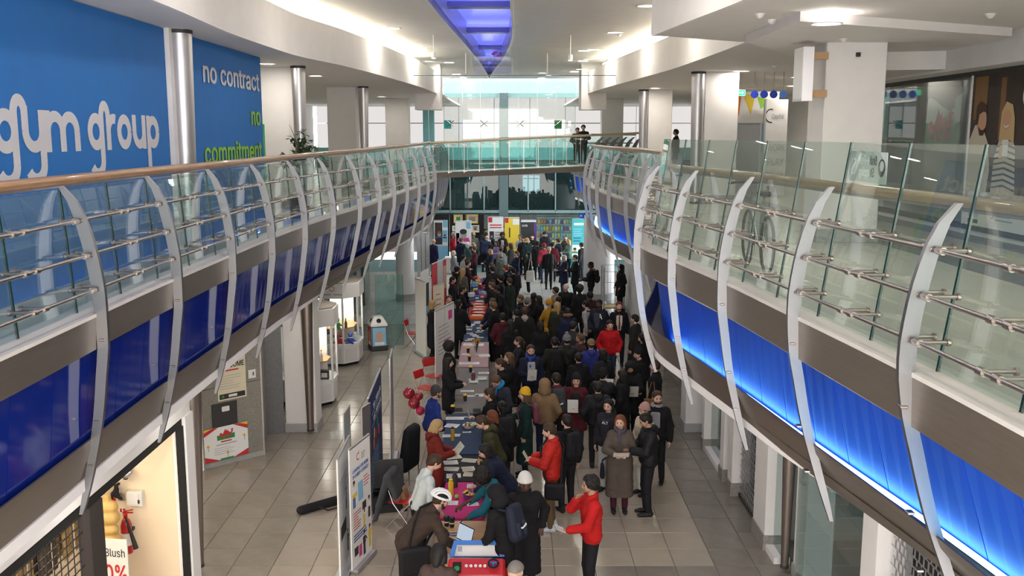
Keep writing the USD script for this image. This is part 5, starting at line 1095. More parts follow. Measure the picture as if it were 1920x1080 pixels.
sh.poly(Polygon([(.95, .98), (.98, 1.40), (1.10, 1.55), (1.28, 1.50), (1.36, 1.3), (1.38, .95), (1.26, 1.0), (1.05, .98)]), 'ad_blond', 'figure', 4).disc(1.14, 1.28, .115, 'ad_skin', 'figure', 5, 1.25).line([(1.08, 1.20), (1.15, 1.18), (1.21, 1.21)], .02, 'print_white', 'figure', 6).poly(Polygon([(1.06, .76), (1.06, 1.0), (1.24, 1.0), (1.24, .76)]), 'print_white', 'figure', 6).poly(Polygon([(.98, .74), (1.0, .92), (1.08, .92), (1.08, .72)]), 'ad_skin', 'figure', 7)
sh.disc(.25, .16, .16, 'print_white', 'figure', 2, .3).disc(.62, .18, .12, 'print_white', 'figure', 2, .3).disc(1.0, .12, .16, 'print_white', 'figure', 2, .3).disc(1.75, 1.62, .22, 'print_white', 'emblem', 2).disc(1.75, 1.62, .17, 'print_purple', 'emblem', 3); sh.text('C', 1.75, 1.54, .17, 'print_white', 'emblem', 4, align='c'); sh.done()
ap = thing('window_panel', 'white panel with contact lettering below the couple advert', 'panel', (7.20, 15.2, 0)); obj('panel', flat(-.02, 0, -2.4, 0, UP + .10, 5.26), M['white_gloss'], ap); sh = Sheet(ap, (-.022, 0, UP + .10), RIGHTW); sh.rect(.10, .30, .42, .40, 'ad_navy').text('03 767 1108', .10, .20, .05, 'print_grey', width=.32).rect(.10, .10, .42, .16, 'ad_navy').disc(.85, .26, .05, 'print_red').disc(.85, .26, .035, 'print_white', lay=2); lines(sh, .95, 1.6, .16, .34, 3, 'print_grey', .02, 4); sh.done()
ps = thing('projecting_sign', 'flat metal projecting sign seen edge on at the big white column', 'sign', (4.10, 13.9, 0)); obj('case', flat(-.05, .10, -.22, .22, 6.82, 7.56), M['cone_metal'], ps); obj('face', flat(-.056, -.05, -.20, .20, 6.85, 7.53), M['white_gloss'], ps)
for z in (6.93, 7.45): obj('bracket', flat(.10, .36, -.04, .04, z - .05, z + .05), mat('bracket_tan', (.50, .30, .16), .6), ps)
wallbox('small dark sensor high on the front of the big white column', 'sensor', 'sensor_box', 4.86, 4.92, 7.44, 7.50, .04, 'dark', 13.925, extra=lambda t, w, h, d: obj('lens', box((0, d - .003, 0), (.02, .006, .02)), M['near_black'], t))
# cafe entrance and upright sign further along
ce = thing('cafe_portal', 'white cafe portal with coloured triangles and a perforated side', 'portal', (5.15, 24.6, UP)); obj('wall', MB().prism(Polygon([(0, 0), (1.55, 0), (1.55, 2.62), (0, 2.62)]).difference(sbox(.42, 0, 1.12, 1.85)), 0, .08, FACE, (0, .0, 0)).get(), M['white_wall'], ce); sh = Sheet(ce, (0, -.082, 0), FRONT)
for P_, c in (([(.35, 2.55), (.55, 2.0), (.6, 2.5)], 'print_orange'), ([(.65, 2.55), (.85, 2.05), (.95, 2.55)], 'print_yellow'), ([(1.0, 2.5), (1.1, 2.2), (1.4, 2.4)], 'mural_green'), ([(1.35, 2.3), (1.5, 1.95), (1.5, 2.4)], 'mural_green'), ([(1.14, 1.85), (1.42, 1.45), (1.14, 1.1)], 'print_sky'), ([(1.40, 1.15), (1.25, .8), (1.40, .45)], 'print_red'), ([(1.14, .55), (1.35, .25), (1.14, .1)], 'print_teal'), ([(.02, 2.6), (.34, 1.95), (.02, 1.95)], 'near_black')): sh.poly(Polygon(P_), c, 'triangle')
for j in range(14):
    for i in range(4): sh.rect(.06 + i * .085, .15 + j * .125, .115 + i * .085, .20 + j * .125, 'near_black', 'perforations')
sh.layers = {k: v for k, v in sh.layers.items()}; sh.done(); obj('shutter', flat(.42, 1.12, .05, .07, 0, 1.85), mat('shutter_grey', (.42, .44, .45), .5), ce)
cs = thing('upright_sign', 'tall white sign lettered Capital, WORK, PLAY and RELAX beside the cafe portal', 'sign', (6.42, 24.3, UP)); obj('board', flat(-.10, .44, -.04, .04, .05, 2.42), M['white_wall'], cs); obj('edge', flat(-.14, -.10, -.05, .05, 0, 2.42), M['shop_backdrop'], cs); sh = Sheet(cs, (-.1, -.042, 0), FRONT); sh.text('Capital', .30, 1.95, .12, 'print_grey', align='c', width=.30, bold=False).text('WORK', .28, 1.15, .17, 'print_grey', align='c', width=.42, bold=False).text('PLAY', .28, .80, .17, 'print_grey', align='c', width=.40, bold=False).text('RELAX', .28, .45, .17, 'print_grey', align='c', width=.42, bold=False).rect(.08, .12, .16, .28, 'print_grey').rect(.19, .12, .29, .28, 'print_grey'); sh.line([(.12 + .13 * math.cos(t), 2.02 + .16 * math.sin(t)) for t in np.linspace(1.2, 5.0, 16)], .025, 'print_black'); sh.done()
sr = thing('sign_row', 'row of round blue signs hung under the right soffit', 'sign', (5.15, 22.0, 7.25)); obj('rail', flat(.1, 1.0, -.01, .01, .12, .14), M['steel'], sr)
for k in range(4): obj('disc', MB().prism(shapely.Point(.30 + k * .215, 0).buffer(.085, 20), 0, .02, FACE).get(), mat('disc_blue', (.01, .035, .32), .4) if k < 3 else mat('disc_light', (.10, .25, .75), .4), sr)
for k in range(4): obj('hanger', flat(.295 + k * .215, .305 + k * .215, -.005, .005, .08, .5), M['steel'], sr)
es = thing('exit_sign', 'small glowing green exit sign by the blue discs', 'sign', (5.22, 22.3, 7.30)); obj('case', flat(-.10, .10, .0, .05, -.07, .07), M['white_plastic'], es); obj('face', flat(-.09, .09, -.004, 0, -.06, .06), M['exit_green'], es); obj('arrow', MB().prism(Polygon([(-.05, .01), (.02, .01), (.02, .035), (.06, 0), (.02, -.035), (.02, -.01), (-.05, -.01)]), 0, .003, FACE, (0, -.004, 0)).get(), M['print_white'], es)
# sign stuck on the tall glass, read from the walkway side
ss = thing('glass_sign', 'grey Smoke-Free Shopping sticker on the tall glass, seen mirrored from behind', 'sign', (2.80, 7.22, 5.98)); obj('sheet', flat(.0, .003, 0, .80, 0, .24), mat('sticker_grey', (.42, .47, .44), .6), ss)
sh = Sheet(ss, (-.001, .80, 0), RIGHTW, .001)
for tx, x, yy, w, c in (('Smok', .595, .140, .145, 'print_black'), ('e-Free', .445, .140, .215, 'print_white'), ('Sh', .555, .048, .085, 'print_black'), ('opping', .462, .048, .225, 'print_white')): sh.text(tx, x, yy, .068, c, width=w, mirror=True)
sh.disc(.70, .12, .068, 'print_black').disc(.705, .135, .04, 'sticker_grey', lay=2).disc(.10, .12, .068, 'print_white').disc(.10, .12, .054, 'sticker_grey', lay=2).line([(.06, .09), (.14, .15)], .014, 'print_white', lay=3); sh.done()
# bicycle parked on the right walkway
bk = thing('bicycle', 'grey bicycle leaning inside the right glass balustrade', 'bicycle', (2.82, 10.55, UP), 88)
def ringm(c, R, r, n=32): return tube([np.array(c) + R * np.array([math.cos(t), 0, math.sin(t)]) for t in np.linspace(0, 2 * PI, n + 1)], r, 6, False)
for x in (0, 1.02):
    wh = obj('wheel', ringm((x, 0, .34), .315, .018), M['rubber'], bk, 40); m = MB()
    for k in range(14): a = k / 14 * 2 * PI; m.tube([(x, 0, .34), (x + .31 * math.cos(a), 0, .34 + .31 * math.sin(a))], .0016, 4)
    obj('spokes', m.get(), M['steel'], wh, kind='stuff'); obj('hub', tube([(x, -.05, .34), (x, .05, .34)], .022, 8), M['steel'], wh)
m = MB()
for a, b in (((0, 0, .34), (.42, 0, .30)), ((0, 0, .34), (.28, 0, .78)), ((.42, 0, .30), (.25, 0, .86)), ((.28, 0, .78), (.86, 0, .80)), ((.42, 0, .30), (.88, 0, .72)), ((.84, 0, .90), (1.02, 0, .34))): m.tube([a, b], .017, 8)
obj('frame', m.get(), mat('bike_grey', (.30, .31, .32), .35, .6), bk, 40); obj('saddle', MB().box((.24, 0, .90), (.26, .13, .05), None, .02).get(), M['rubber'], bk); obj('handlebar', tube([(.90, -.28, .98), (.84, -.2, 1.0), (.84, .2, 1.0), (.90, .28, .98)], .014, 8), M['rubber'], bk, 40); obj('crank', MB().tube([(.42, .06, .30), (.42, .07, .14)], .01, 6).tube([(.42, -.06, .30), (.42, -.07, .46)], .01, 6).get(), M['steel'], bk, kind='stuff'); obj('reflector', box((-.02, -.03, .70), (.03, .05, .08), .01), M['print_orange'], bk)
# ---------------------------------------------------------------- display kiosks, bin, banners on the left
def octo(w, d, c): return Polygon([(-w / 2 + c, -d / 2), (w / 2 - c, -d / 2), (w / 2, -d / 2 + c), (w / 2, d / 2 - c), (w / 2 - c, d / 2), (-w / 2 + c, d / 2), (-w / 2, d / 2 - c), (-w / 2, -d / 2 + c)])
def kiosk(label, p, w, d, texts):
    t = thing('display_kiosk', label, 'kiosk', (*p, 0)); c = .36; o = octo(w, d, c)
    obj('kick_base', MB().prism(o.buffer(-.05), 0, .08).get(), M['near_black'], t); b = obj('cabinet', MB().prism(o, .08, .56).get(), M['white_gloss'], t); obj('worktop', MB().prism(o.buffer(.025, join_style=2), .56, .62).get(), M['white_gloss'], t)
    P = list(o.exterior.coords)[:-1]
    for i, (a, b_) in enumerate(zip(P, P[1:] + P[:1])):
        a, b_ = np.array(a), np.array(b_); u = (b_ - a) / np.linalg.norm(b_ - a); nn = np.array([u[1], -u[0]]); q = a + u * .06, b_ - u * .06
        obj('door', MB().prism(Polygon([q[0], q[1], q[1] + nn * .008, q[0] + nn * .008]), .13, .50).get(), M['white_plastic'], t)
        obj('glass_pane', MB().quad([(*(a + u * .02), .64), (*(b_ - u * .02), .64), (*(b_ - u * .02), 1.92), (*(a + u * .02), 1.92)]).get(), M['glass_clear'], t)
        obj('post', box((a[0] * .985, a[1] * .985, 1.27), (.05, .05, 1.34), .006), M['white_gloss'], t)
    obj('header', MB().prism(o.buffer(.06, join_style=2), 1.92, 2.32).get(), M['white_gloss'], t); obj('roof', MB().prism(o.buffer(.02, join_style=2), 2.32, 2.36).get(), mat('kiosk_roof', (.33, .30, .26), .6), t)
    sh = Sheet(t, (-w / 2, -d / 2 - .061, 1.92), FRONT)
    for x, y, wd in texts: sh.rect(w / 2 + x, y, w / 2 + x + wd, y + .028, 'print_grey', 'small_print')
    sh.line([(w / 2 + .07 * math.cos(a_), .27 + .055 * math.sin(a_)) for a_ in np.linspace(0, 6.0, 20)], .012, 'print_red'); sh.done()
    obj('shelf', MB().prism(o.buffer(-.14), 1.02, 1.05).get(), M['wood_table'], t); obj('lamp_panel', MB().prism(o.buffer(-.2), 1.905, 1.915).get(), M['kiosk_lamp'], t)
    obj('back_panel', box((0, d / 2 - .12, 1.27), (w * .55, .02, 1.3)), M['white_wall'], t)
    return t
glow('kiosk_lamp', (1, .94, .84), 9.0)
kiosk('white glass display kiosk nearest the white column, with red goods inside', (-4.88, 22.5), 1.25, 1.3, [(-.16, .25, .18), (-.1, .18, .3), (-.16, .12, .24), (-.16, .06, .26)]); kiosk('white glass display kiosk beside the recycling bin', (-4.92, 26.7), 1.25, 1.5, [(-.25, .10, .22), (.04, .10, .24)])
rng = random.Random(11)
def goods(label, cat, name, p, kind, c):
    t = thing(name, label, cat, p); m = mat('goods_%s_%d' % (name, round(sum(x * (i + 1) for i, x in enumerate(c)) * 1000)), c, .45)
    if kind == 'teapot': obj('body', MB().lathe([(0, 0), (.05, 0), (.09, .05), (.09, .10), (.05, .15), (0, .155)], 18).get(), m, t, 40); obj('spout', tube([(.08, 0, .06), (.14, 0, .10), (.16, 0, .15)], [.022, .015, .011], 8), m, t, 40); obj('handle', tube([(-.085, 0, .11), (-.14, 0, .10), (-.13, 0, .05), (-.085, 0, .04)], .010, 6), m, t)
    elif kind == 'bottle': obj('body', MB().lathe([(0, 0), (.04, 0), (.04, .15), (.015, .20), (.015, .26), (0, .26)], 14).get(), m, t, 40); obj('cap', MB().lathe([(.017, .25), (.017, .28), (0, .28)], 10).get(), M['gold'], t)
    elif kind == 'toy': F = Field(.012, .02); F.ball((0, 0, .09), .085).ball((0, -.02, .21), .06).bone((-.06, -.03, .12), (-.12, -.06, .08), .028).bone((.06, -.03, .12), (.12, -.06, .08), .028).ball((-.04, -.02, .26), .024).ball((.04, -.02, .26), .024).bone((-.05, -.04, .03), (-.07, -.1, .02), .035).bone((.05, -.04, .03), (.07, -.1, .02), .035); obj('body', F.mesh(), m, t, True); obj('scarf', ringz((0, -.01, .165), .055, .018), M['print_white'], t)
    elif kind == 'box': obj('carton', box((0, 0, .11), (.20, .12, .22), .004), m, t); obj('label', flat(-.07, .07, -.063, -.06, .05, .16), M['paper'], t)
    elif kind == 'vase': obj('body', MB().lathe([(0, 0), (.06, 0), (.10, .10), (.07, .22), (.035, .30), (.05, .34), (.04, .34), (.03, .30), (0, .1)], 18).get(), m, t, 40); obj('band', MB().lathe([(.099, .085), (.103, .10), (.098, .115)], 18).get(), M['gold'], t)
    return t
def ringz(c, R, r, n=20): return tube([np.array(c) + R * np.array([math.cos(t), math.sin(t), 0]) for t in np.linspace(0, 2 * PI, n + 1)], r, 6, False)
for a in (('tall red vase on the upper shelf of the near kiosk', 'vase', 'vase', (-4.70, 22.1, 1.05), 'vase', (.55, .03, .02)), ('round red teapot on the shelf of the near kiosk', 'teapot', 'teapot', (-4.92, 22.15, 1.05), 'teapot', (.6, .05, .02)), ('white bottle beside the red vase in the near kiosk', 'bottle', 'bottle', (-4.52, 22.2, 1.05), 'bottle', (.7, .68, .6)), ('large red pot on the floor of the near kiosk', 'pot', 'red_pot', (-4.62, 22.05, .62), 'vase', (.58, .02, .015)), ('red carton on the floor of the near kiosk', 'carton', 'carton', (-4.88, 22.1, .62), 'box', (.55, .03, .03)), ('dark carton on the floor of the near kiosk', 'carton', 'carton', (-4.45, 22.2, .62), 'box', (.05, .04, .04)),
          ('red plush toy at the left in the far kiosk', 'soft toy', 'soft_toy', (-4.75, 26.15, .62), 'toy', (.5, .02, .02)), ('blue plush toy in the far kiosk', 'soft toy', 'soft_toy', (-4.50, 26.2, .62), 'toy', (.03, .10, .5)), ('green plush toy on the shelf of the far kiosk', 'soft toy', 'soft_toy', (-4.85, 26.2, 1.05), 'toy', (.02, .25, .08)), ('white plush toy by the glass of the far kiosk', 'soft toy', 'soft_toy', (-4.42, 26.45, .62), 'toy', (.7, .7, .65)), ('brown bottle on the shelf of the far kiosk', 'bottle', 'bottle', (-4.62, 26.2, 1.05), 'bottle', (.12, .05, .03)), ('black carton on the floor of the far kiosk', 'carton', 'carton', (-4.95, 26.2, .62), 'box', (.03, .03, .03))): goods(*a)
rb = thing('recycling_bin', 'white topped recycling bin with poster sides beside the far kiosk', 'bin', (-4.02, 28.15, 0), 20); obj('base', box((0, 0, .06), (.52, .52, .12), .02), M['dark'], rb); obj('body', box((0, 0, .42), (.50, .50, .64), .05), M['alu'], rb)
mb = MB(); q = [(-.25, -.25), (.25, -.25), (.25, .25), (-.25, .25)]; V = [(*p, .74) for p in q] + [(*p, .80) for p in q] + [(p[0] * .52, p[1] * .52, 1.02) for p in q]; mb.add(V, [[0, 1, 5, 4], [1, 2, 6, 5], [2, 3, 7, 6], [3, 0, 4, 7], [4, 5, 9, 8], [5, 6, 10, 9], [6, 7, 11, 10], [7, 4, 8, 11], [8, 9, 10, 11]]); obj('lid', mb.get(), M['white_plastic'], rb)
for k in range(4):
    R_ = rz(90 * k); d_ = R_ @ np.array([0, -.198, .905]); obj('hole', (MB().prism(shapely.Point(0, 0).buffer(.07, 16), 0, .004, np.array([[1, 0, 0], [0, .48, -.877], [0, .877, .48]]), (0, 0, 0)).get()[0] @ R_.T + d_ + R_ @ np.array([0, -.004, .0]), MB().prism(shapely.Point(0, 0).buffer(.07, 16), 0, .004).get()[1]), M['near_black'], rb)
    sh = Sheet(rb, R_ @ np.array([-.20, -.251, .15]), R_ @ FRONT); sh.rect(0, 0, .40, .56, ('print_sky', 'print_red', 'print_teal', 'print_red')[k], 'poster'); sh.disc(.2, .28, .11, 'print_skin', 'poster_print', 2, 1.5).rect(.06, .03, .34, .12, 'print_white', 'poster_print', 2); sh.done()

mat('navy_print', (.018, .03, .12), .7)
def board(name, label, cat, p0, p1, h, face, th=.02, back='alu', z0=.06, base=True, lean=0):
    """An upright banner whose picture side is seen with p0 at its left foot and p1 at its right."""
    p0, p1 = np.array(p0), np.array(p1); w = float(np.linalg.norm(p1 - p0)); a = math.degrees(math.atan2(p1[1] - p0[1], p1[0] - p0[0]))
    t = thing(name, label, cat, (*p0, 0), a); obj('panel', flat(0, w, 0, th, z0, h), M[face], t); obj('back', flat(0, w, th, th + .004, z0, h), M[back], t)
    if base: obj('base', box((w / 2, th / 2, z0 / 2), (w, .20, z0), .02), M['alu'], t); obj('top_bar', box((w / 2, th / 2, h + .012), (w, .035, .03), .006), M['alu'], t)
    return t, Sheet(t, (0, -.0005, z0), FRONT), w, h - z0
def stick(sh, x, y, s, top, leg, skin='print_skin'):
    sh.disc(x, y + .84 * s, .09 * s, skin, 'figure', 2, 1.2).poly(Polygon([(x - .13 * s, y + .45 * s), (x - .12 * s, y + .72 * s), (x + .12 * s, y + .72 * s), (x + .13 * s, y + .45 * s)]), top, 'figure', 2).rect(x - .10 * s, y, x - .01 * s, y + .46 * s, leg, 'figure', 2).rect(x + .01 * s, y, x + .10 * s, y + .46 * s, leg, 'figure', 2).line([(x + .11 * s, y + .68 * s), (x + .26 * s, y + .52 * s)], .05 * s, top, 'figure', 3).disc(x, y + .89 * s, .085 * s, 'print_black', 'figure', 3, .7)
t, sh, w, h = board('roller_banner', 'white roller banner with drawn office workers, nearest the front', 'banner', (-2.33, 13.21), (-2.15, 13.96), 1.88, 'paper')
sh.text('LOOKING FOR WORK', w / 2, h * .79, .05, 'print_blue', align='c', width=w * .78).text('IN CARDIFF COUNCIL?', w / 2, h * .745, .05, 'print_blue', align='c', width=w * .78); sh.line([(w * .40 + .05 * math.cos(a_), h * .90 + .05 * math.sin(a_)) for a_ in np.linspace(.8, 5.4, 14)], .016, 'print_red').disc(w * .42, h * .935, .02, 'print_yellow').rect(w * .55, h * .90, w * .75, h * .91, 'print_grey').rect(w * .55, h * .88, w * .72, h * .89, 'print_grey').rect(w * .55, h * .86, w * .70, h * .87, 'print_grey')
stick(sh, w * .16, h * .50, .44, 'print_white', 'print_blue'); sh.rect(w * .08, h * .585, w * .30, h * .62, 'print_yellow', lay=3).rect(w * .36, h * .52, w * .60, h * .68, 'print_sky'); lines(sh, w * .64, w * .95, h * .6, h * .7, 4, 'print_red', .012, 1); sh.rect(w * .55, h * .42, w * .74, h * .485, 'print_black').rect(w * .62, h * .39, w * .66, h * .42, 'print_black').rect(w * .58, h * .26, w * .66, h * .38, 'print_yellow').rect(w * .55, h * .375, w * .95, h * .39, 'print_white'); stick(sh, w * .88, h * .31, .36, 'paper', 'print_black'); lines(sh, w * .1, w * .48, h * .30, h * .46, 7, 'print_red', .012, 2); lines(sh, w * .1, w * .8, h * .20, h * .27, 3, 'print_blue', .022, 5)
stick(sh, w * .60, h * .03, .40, 'print_black', 'print_black'); stick(sh, w * .88, h * .05, .38, 'print_yellow', 'print_yellow'); sh.rect(w * .34, h * .05, w * .48, h * .15, 'print_pink').rect(w * .12, h * .09, w * .30, h * .16, 'print_black'); sh.done()
t, sh, w, h = board('roller_banner', 'white roller banner turned away behind the office workers banner', 'banner', (-2.46, 12.99), (-2.48, 14.15), 1.80, 'paper', back='white_gloss'); stick(sh, w * .55, h * .45, .36, 'print_sky', 'print_blue'); stick(sh, w * .6, h * .06, .36, 'print_black', 'print_black'); lines(sh, w * .1, w * .9, h * .6, h * .8, 8, 'print_grey', .012, 9); sh.rect(w * .1, h * .28, w * .5, h * .4, 'print_black'); sh.done()
t, sh, w, h = board('roller_banner', 'navy blue roller banner with white lettering behind the white ones', 'banner', (-2.39, 15.52), (-2.47, 17.62), 2.0, 'navy_print', back='alu'); sh.text('to Work', w * .92, h * .82, .10, 'print_white', align='r', width=w * .62).rect(w * .2, h * .785, w * .9, h * .795, 'print_sky').text('at Work', w * .92, h * .71, .10, 'print_white', align='r', width=w * .62).rect(w * .2, h * .675, w * .9, h * .685, 'print_sky'); [sh.disc(w * a_, h * b_, .10, c_, 'picture', 2) for a_, b_, c_ in ((.35, .58, 'print_yellow'), (.6, .6, 'print_green'), (.5, .52, 'print_red'), (.7, .5, 'print_pink'), (.3, .49, 'print_orange'))]; lines(sh, w * .1, w * .9, h * .1, h * .42, 9, 'print_sky', .014, 7); sh.done()
t, sh, w, h = board('roller_banner', 'grey backed roller banner leaning left of the navy one', 'banner', (-2.42, 15.00), (-2.33, 15.29), 1.98, 'alu', back='alu')
t, sh, w, h = board('roller_banner', 'small pale roller banner seen behind the top of the white one', 'banner', (-3.10, 17.10), (-3.09, 17.74), 1.25, 'alu', back='alu'); lines(sh, 0.02, w * .9, h * .1, h * .8, 9, 'print_sky', .03, 8); sh.done()
t, sh, w, h = board('roller_banner', 'thin purple edged roller banner seen edge on with splayed feet', 'banner', (-2.30, 17.68), (-2.37, 18.62), 2.15, 'alu', back='alu'); m = MB(); [m.tube([(x, -.24, .02), (x, .26, .02)], .012, 6) for x in (.03, w - .03)]; obj('feet', m.get(), M['chrome'], t, kind='stuff')
t, sh, w, h = board('display_board', 'large white text board with pink squares behind the tables', 'board', (-1.87, 22.96), (-1.49, 24.30), 2.10, 'paper', back='paper'); lines(sh, w * .15, w * .85, h * .42, h * .8, 8, 'print_grey', .022, 3); lines(sh, w * .45, w * .85, h * .46, h * .6, 3, 'print_pink', .02, 6); sh.rect(w * .68, h * .82, w * .88, h * .93, 'print_pink').rect(w * .47, 0, w * .475, h, 'print_grey'); sh.done()
t, sh, w, h = board('display_board', 'plain cream board standing behind the large text board', 'board', (-2.25, 27.23), (-1.99, 27.79), 2.05, 'paper_cream', back='paper_cream'); lines(sh, w * .2, w * .8, h * .6, h * .9, 4, 'print_red', .02, 3); sh.done()
t, sh, w, h = board('roller_banner', 'tall white roller banner left of the woman in the dark dress', 'banner', (-2.84, 27.79), (-2.47, 26.96), 2.2, 'paper', back='alu')
t, sh, w, h = board('roller_banner', 'white roller banner with a dark photograph near the red board', 'banner', (-2.82, 29.27), (-2.64, 30.24), 2.15, 'paper', back='alu'); sh.rect(w * .5, h * .45, w * .95, h * .8, 'print_black').rect(w * .5, h * .3, w * .95, h * .45, 'print_sky'); sh.done()
t, sh, w, h = board('display_board', 'red display board with grey strips behind the stalls', 'board', (-2.56, 30.49), (-2.21, 32.00), 2.25, 'print_red', back='print_red'); sh.rect(w * .35, 0, w * .75, h, 'plinth').rect(w * .78, h * .55, w, h * .9, 'print_skin'); sh.rect(w * .08, h * .5, w * .28, h * .53, 'print_white'); sh.done()
for lab, a, b, hh in (('tall dark grey display board, leftmost at the far stalls', (-4.22, 42.40), (-3.69, 42.72), 2.05), ('tall dark grey display board beside the man in the red jacket', (-3.62, 45.50), (-3.19, 45.87), 1.75)):
    t, sh, w, h = board('display_board', lab, 'board', a, b, hh, 'plinth', back='plinth'); m = MB(); [m.box((w * k / 3, -.004, h / 2 + .06), (.015, .01, h)) for k in (1, 2)]; obj('panel_joint', m.get(), M['dark'], t, kind='stuff')

# ---------------------------------------------------------------- stalls at the end wall
def far(px, py, y): return np.array([(px - 960) * y / 1800 * 1.0, y])
YE = 46.4; fx = lambda px: (px - 960) / 1800 * YE * 1.006; fz = lambda py: EYE - (py - 253) / 1800 * YE * 1.006
bb = thing('exhibition_wall', 'black exhibition boards hung with framed pictures at the end wall', 'board', (0, YE + .5, 0))
for a, b in ((812, 842), (843, 872), (873, 908)): obj('panel', flat(fx(a), fx(b) - .02, 0, .05, .02, fz(401)), M['near_black'], bb)
for a, lab, mm, pic in (((850, 867, 401.5, 417), 'gold framed landscape on the black boards, left of the two', 'gold', 'print_green'), ((874, 896, 401, 418), 'gold framed landscape on the black boards, right of the two', 'gold', 'granite'), ((847, 858, 422, 433), 'small white framed picture low on the black boards at the left', 'paper', 'granite'), ((883, 898, 421, 435), 'white framed grey picture low on the black boards at the right', 'paper', 'granite_dark')):
    t = thing('framed_picture', lab, 'picture', (fx((a[0] + a[1]) / 2), YE + .49, fz((a[2] + a[3]) / 2))); w, h = fx(a[1]) - fx(a[0]), fz(a[2]) - fz(a[3]); obj('frame', MB().prism(sbox(-w / 2, -h / 2, w / 2, h / 2).difference(sbox(-w / 2 + .05, -h / 2 + .05, w / 2 - .05, h / 2 - .05)), 0, .04, FACE).get(), M[mm], t); obj('mount', flat(-w / 2 + .05, w / 2 - .05, -.01, 0, -h / 2 + .05, h / 2 - .05), M['paper_cream'], t); obj('picture', flat(-w / 2 + .12, w / 2 - .12, -.014, -.01, -h / 2 + .11, h / 2 - .11), M[pic], t)
def farbanner(lab, a, b, top, bot, face, draw, y=46.0, name='roller_banner'):
    k = y / 1800 * 1.006; xa, xb = (a - 960) * k, (b - 960) * k; hh = EYE - (top - 253) * k
    t, sh, w, h = board(name, lab, 'banner', (xa, y), (xb, y), hh, face); draw(sh, w, h); sh.done()
def portrait(sh, x, y, s, hair, skin='print_skin', top='print_blue'): sh.poly(Polygon([(x - .5 * s, y - .55 * s), (x - .4 * s, y - .25 * s), (x + .4 * s, y - .25 * s), (x + .5 * s, y - .55 * s)]), top, 'portrait', 2).disc(x, y, .26 * s, skin, 'portrait', 3, 1.25).disc(x, y + .22 * s, .27 * s, hair, 'portrait', 4, .75)
farbanner('white banner with a portrait and blue corner at far left', 814, 840, 411, 470, 'print_white', lambda sh, w, h: (sh.rect(.05, h * .5, w * .6, h * .96, 'ad_brown'), portrait(sh, w * .38, h * .72, .34, 'ad_amber'), sh.rect(w * .66, h * .86, w, h, 'print_sky'), sh.rect(w * .6, h * .55, w * .97, h * .8, 'print_sky', lay=2), portrait(sh, w * .78, h * .68, .18, 'print_black'), sh.rect(0, 0, w, h * .48, 'print_sky')), 45.4)
farbanner('white banner with a large grey portrait and a pink foot', 854, 884, 412, 470, 'print_white', lambda sh, w, h: (sh.rect(.04, h * .3, w * .96, h * .96, 'print_white'), portrait(sh, w * .5, h * .72, .62, 'print_black', 'plinth', 'print_pink'), sh.rect(w * .68, h * .84, w * .95, h * .98, 'print_sky', lay=2), sh.rect(w * .05, h * .5, w * .25, h * .75, 'print_black'), sh.rect(w * .3, h * .15, w * .75, h * .45, 'print_pink')), 45.3)
farbanner('white banner with a red square and red lines', 915, 944, 405, 470, 'print_white', lambda sh, w, h: (sh.rect(.02, h * .90, w * .28, h, 'print_red'), lines(sh, w * .12, w * .9, h * .76, h * .86, 2, 'print_red', .05, 2), sh.rect(w * .1, h * .55, w * .38, h * .72, 'print_black'), portrait(sh, w * .24, h * .63, .2, 'print_black'), lines(sh, w * .45, w * .95, h * .55, h * .72, 3, 'print_grey', .04, 3), sh.rect(w * .12, h * .45, w * .7, h * .5, 'mural_green')))
farbanner('yellow banner with a red square and white patch', 946, 974, 406, 470, 'print_yellow', lambda sh, w, h: (sh.rect(.02, h * .90, w * .26, h, 'print_red'), sh.rect(w * .55, h * .86, w * .98, h * .98, 'print_white'), sh.rect(w * .30, h * .60, w * .38, h * .80, 'print_black'), lines(sh, w * .2, w * .8, h * .3, h * .5, 4, 'print_orange', .04, 4)))
farbanner('black banner with a purple edge and clasped hands', 977, 1005, 411, 470, 'dark', lambda sh, w, h: (sh.rect(0, h * .97, w, h, 'print_white'), sh.text('AVON', w * .06, h * .87, .10, 'print_white', width=w * .36), sh.rect(w * .85, 0, w, h * .97, 'print_purple'), sh.poly(Polygon([(w * .05, h * .38), (w * .3, h * .55), (w * .6, h * .58), (w * .82, h * .48), (w * .82, h * .3), (w * .1, h * .28)]), 'print_skin', 'picture', 2)))
farbanner('turquoise banner with white and blue lettering beside the round column', 1072, 1101, 408, 470, 'print_teal', lambda sh, w, h: (sh.rect(w * .12, h * .87, w * .75, h * .92, 'print_white'), lines(sh, w * .1, w * .85, h * .62, h * .8, 4, 'print_sky', .05, 4), lines(sh, w * .1, w * .8, h * .5, h * .62, 2, 'print_blue', .05, 4), sh.rect(.02, h * .15, w - .02, h * .46, 'print_white'), portrait(sh, w * .2, h * .35, .28, 'print_black', 'print_skin', 'print_green'), portrait(sh, w * .6, h * .32, .26, 'plinth', 'print_skin', 'print_blue'), portrait(sh, w * .88, h * .3, .2, 'ad_hair', 'print_skin', 'print_orange')))
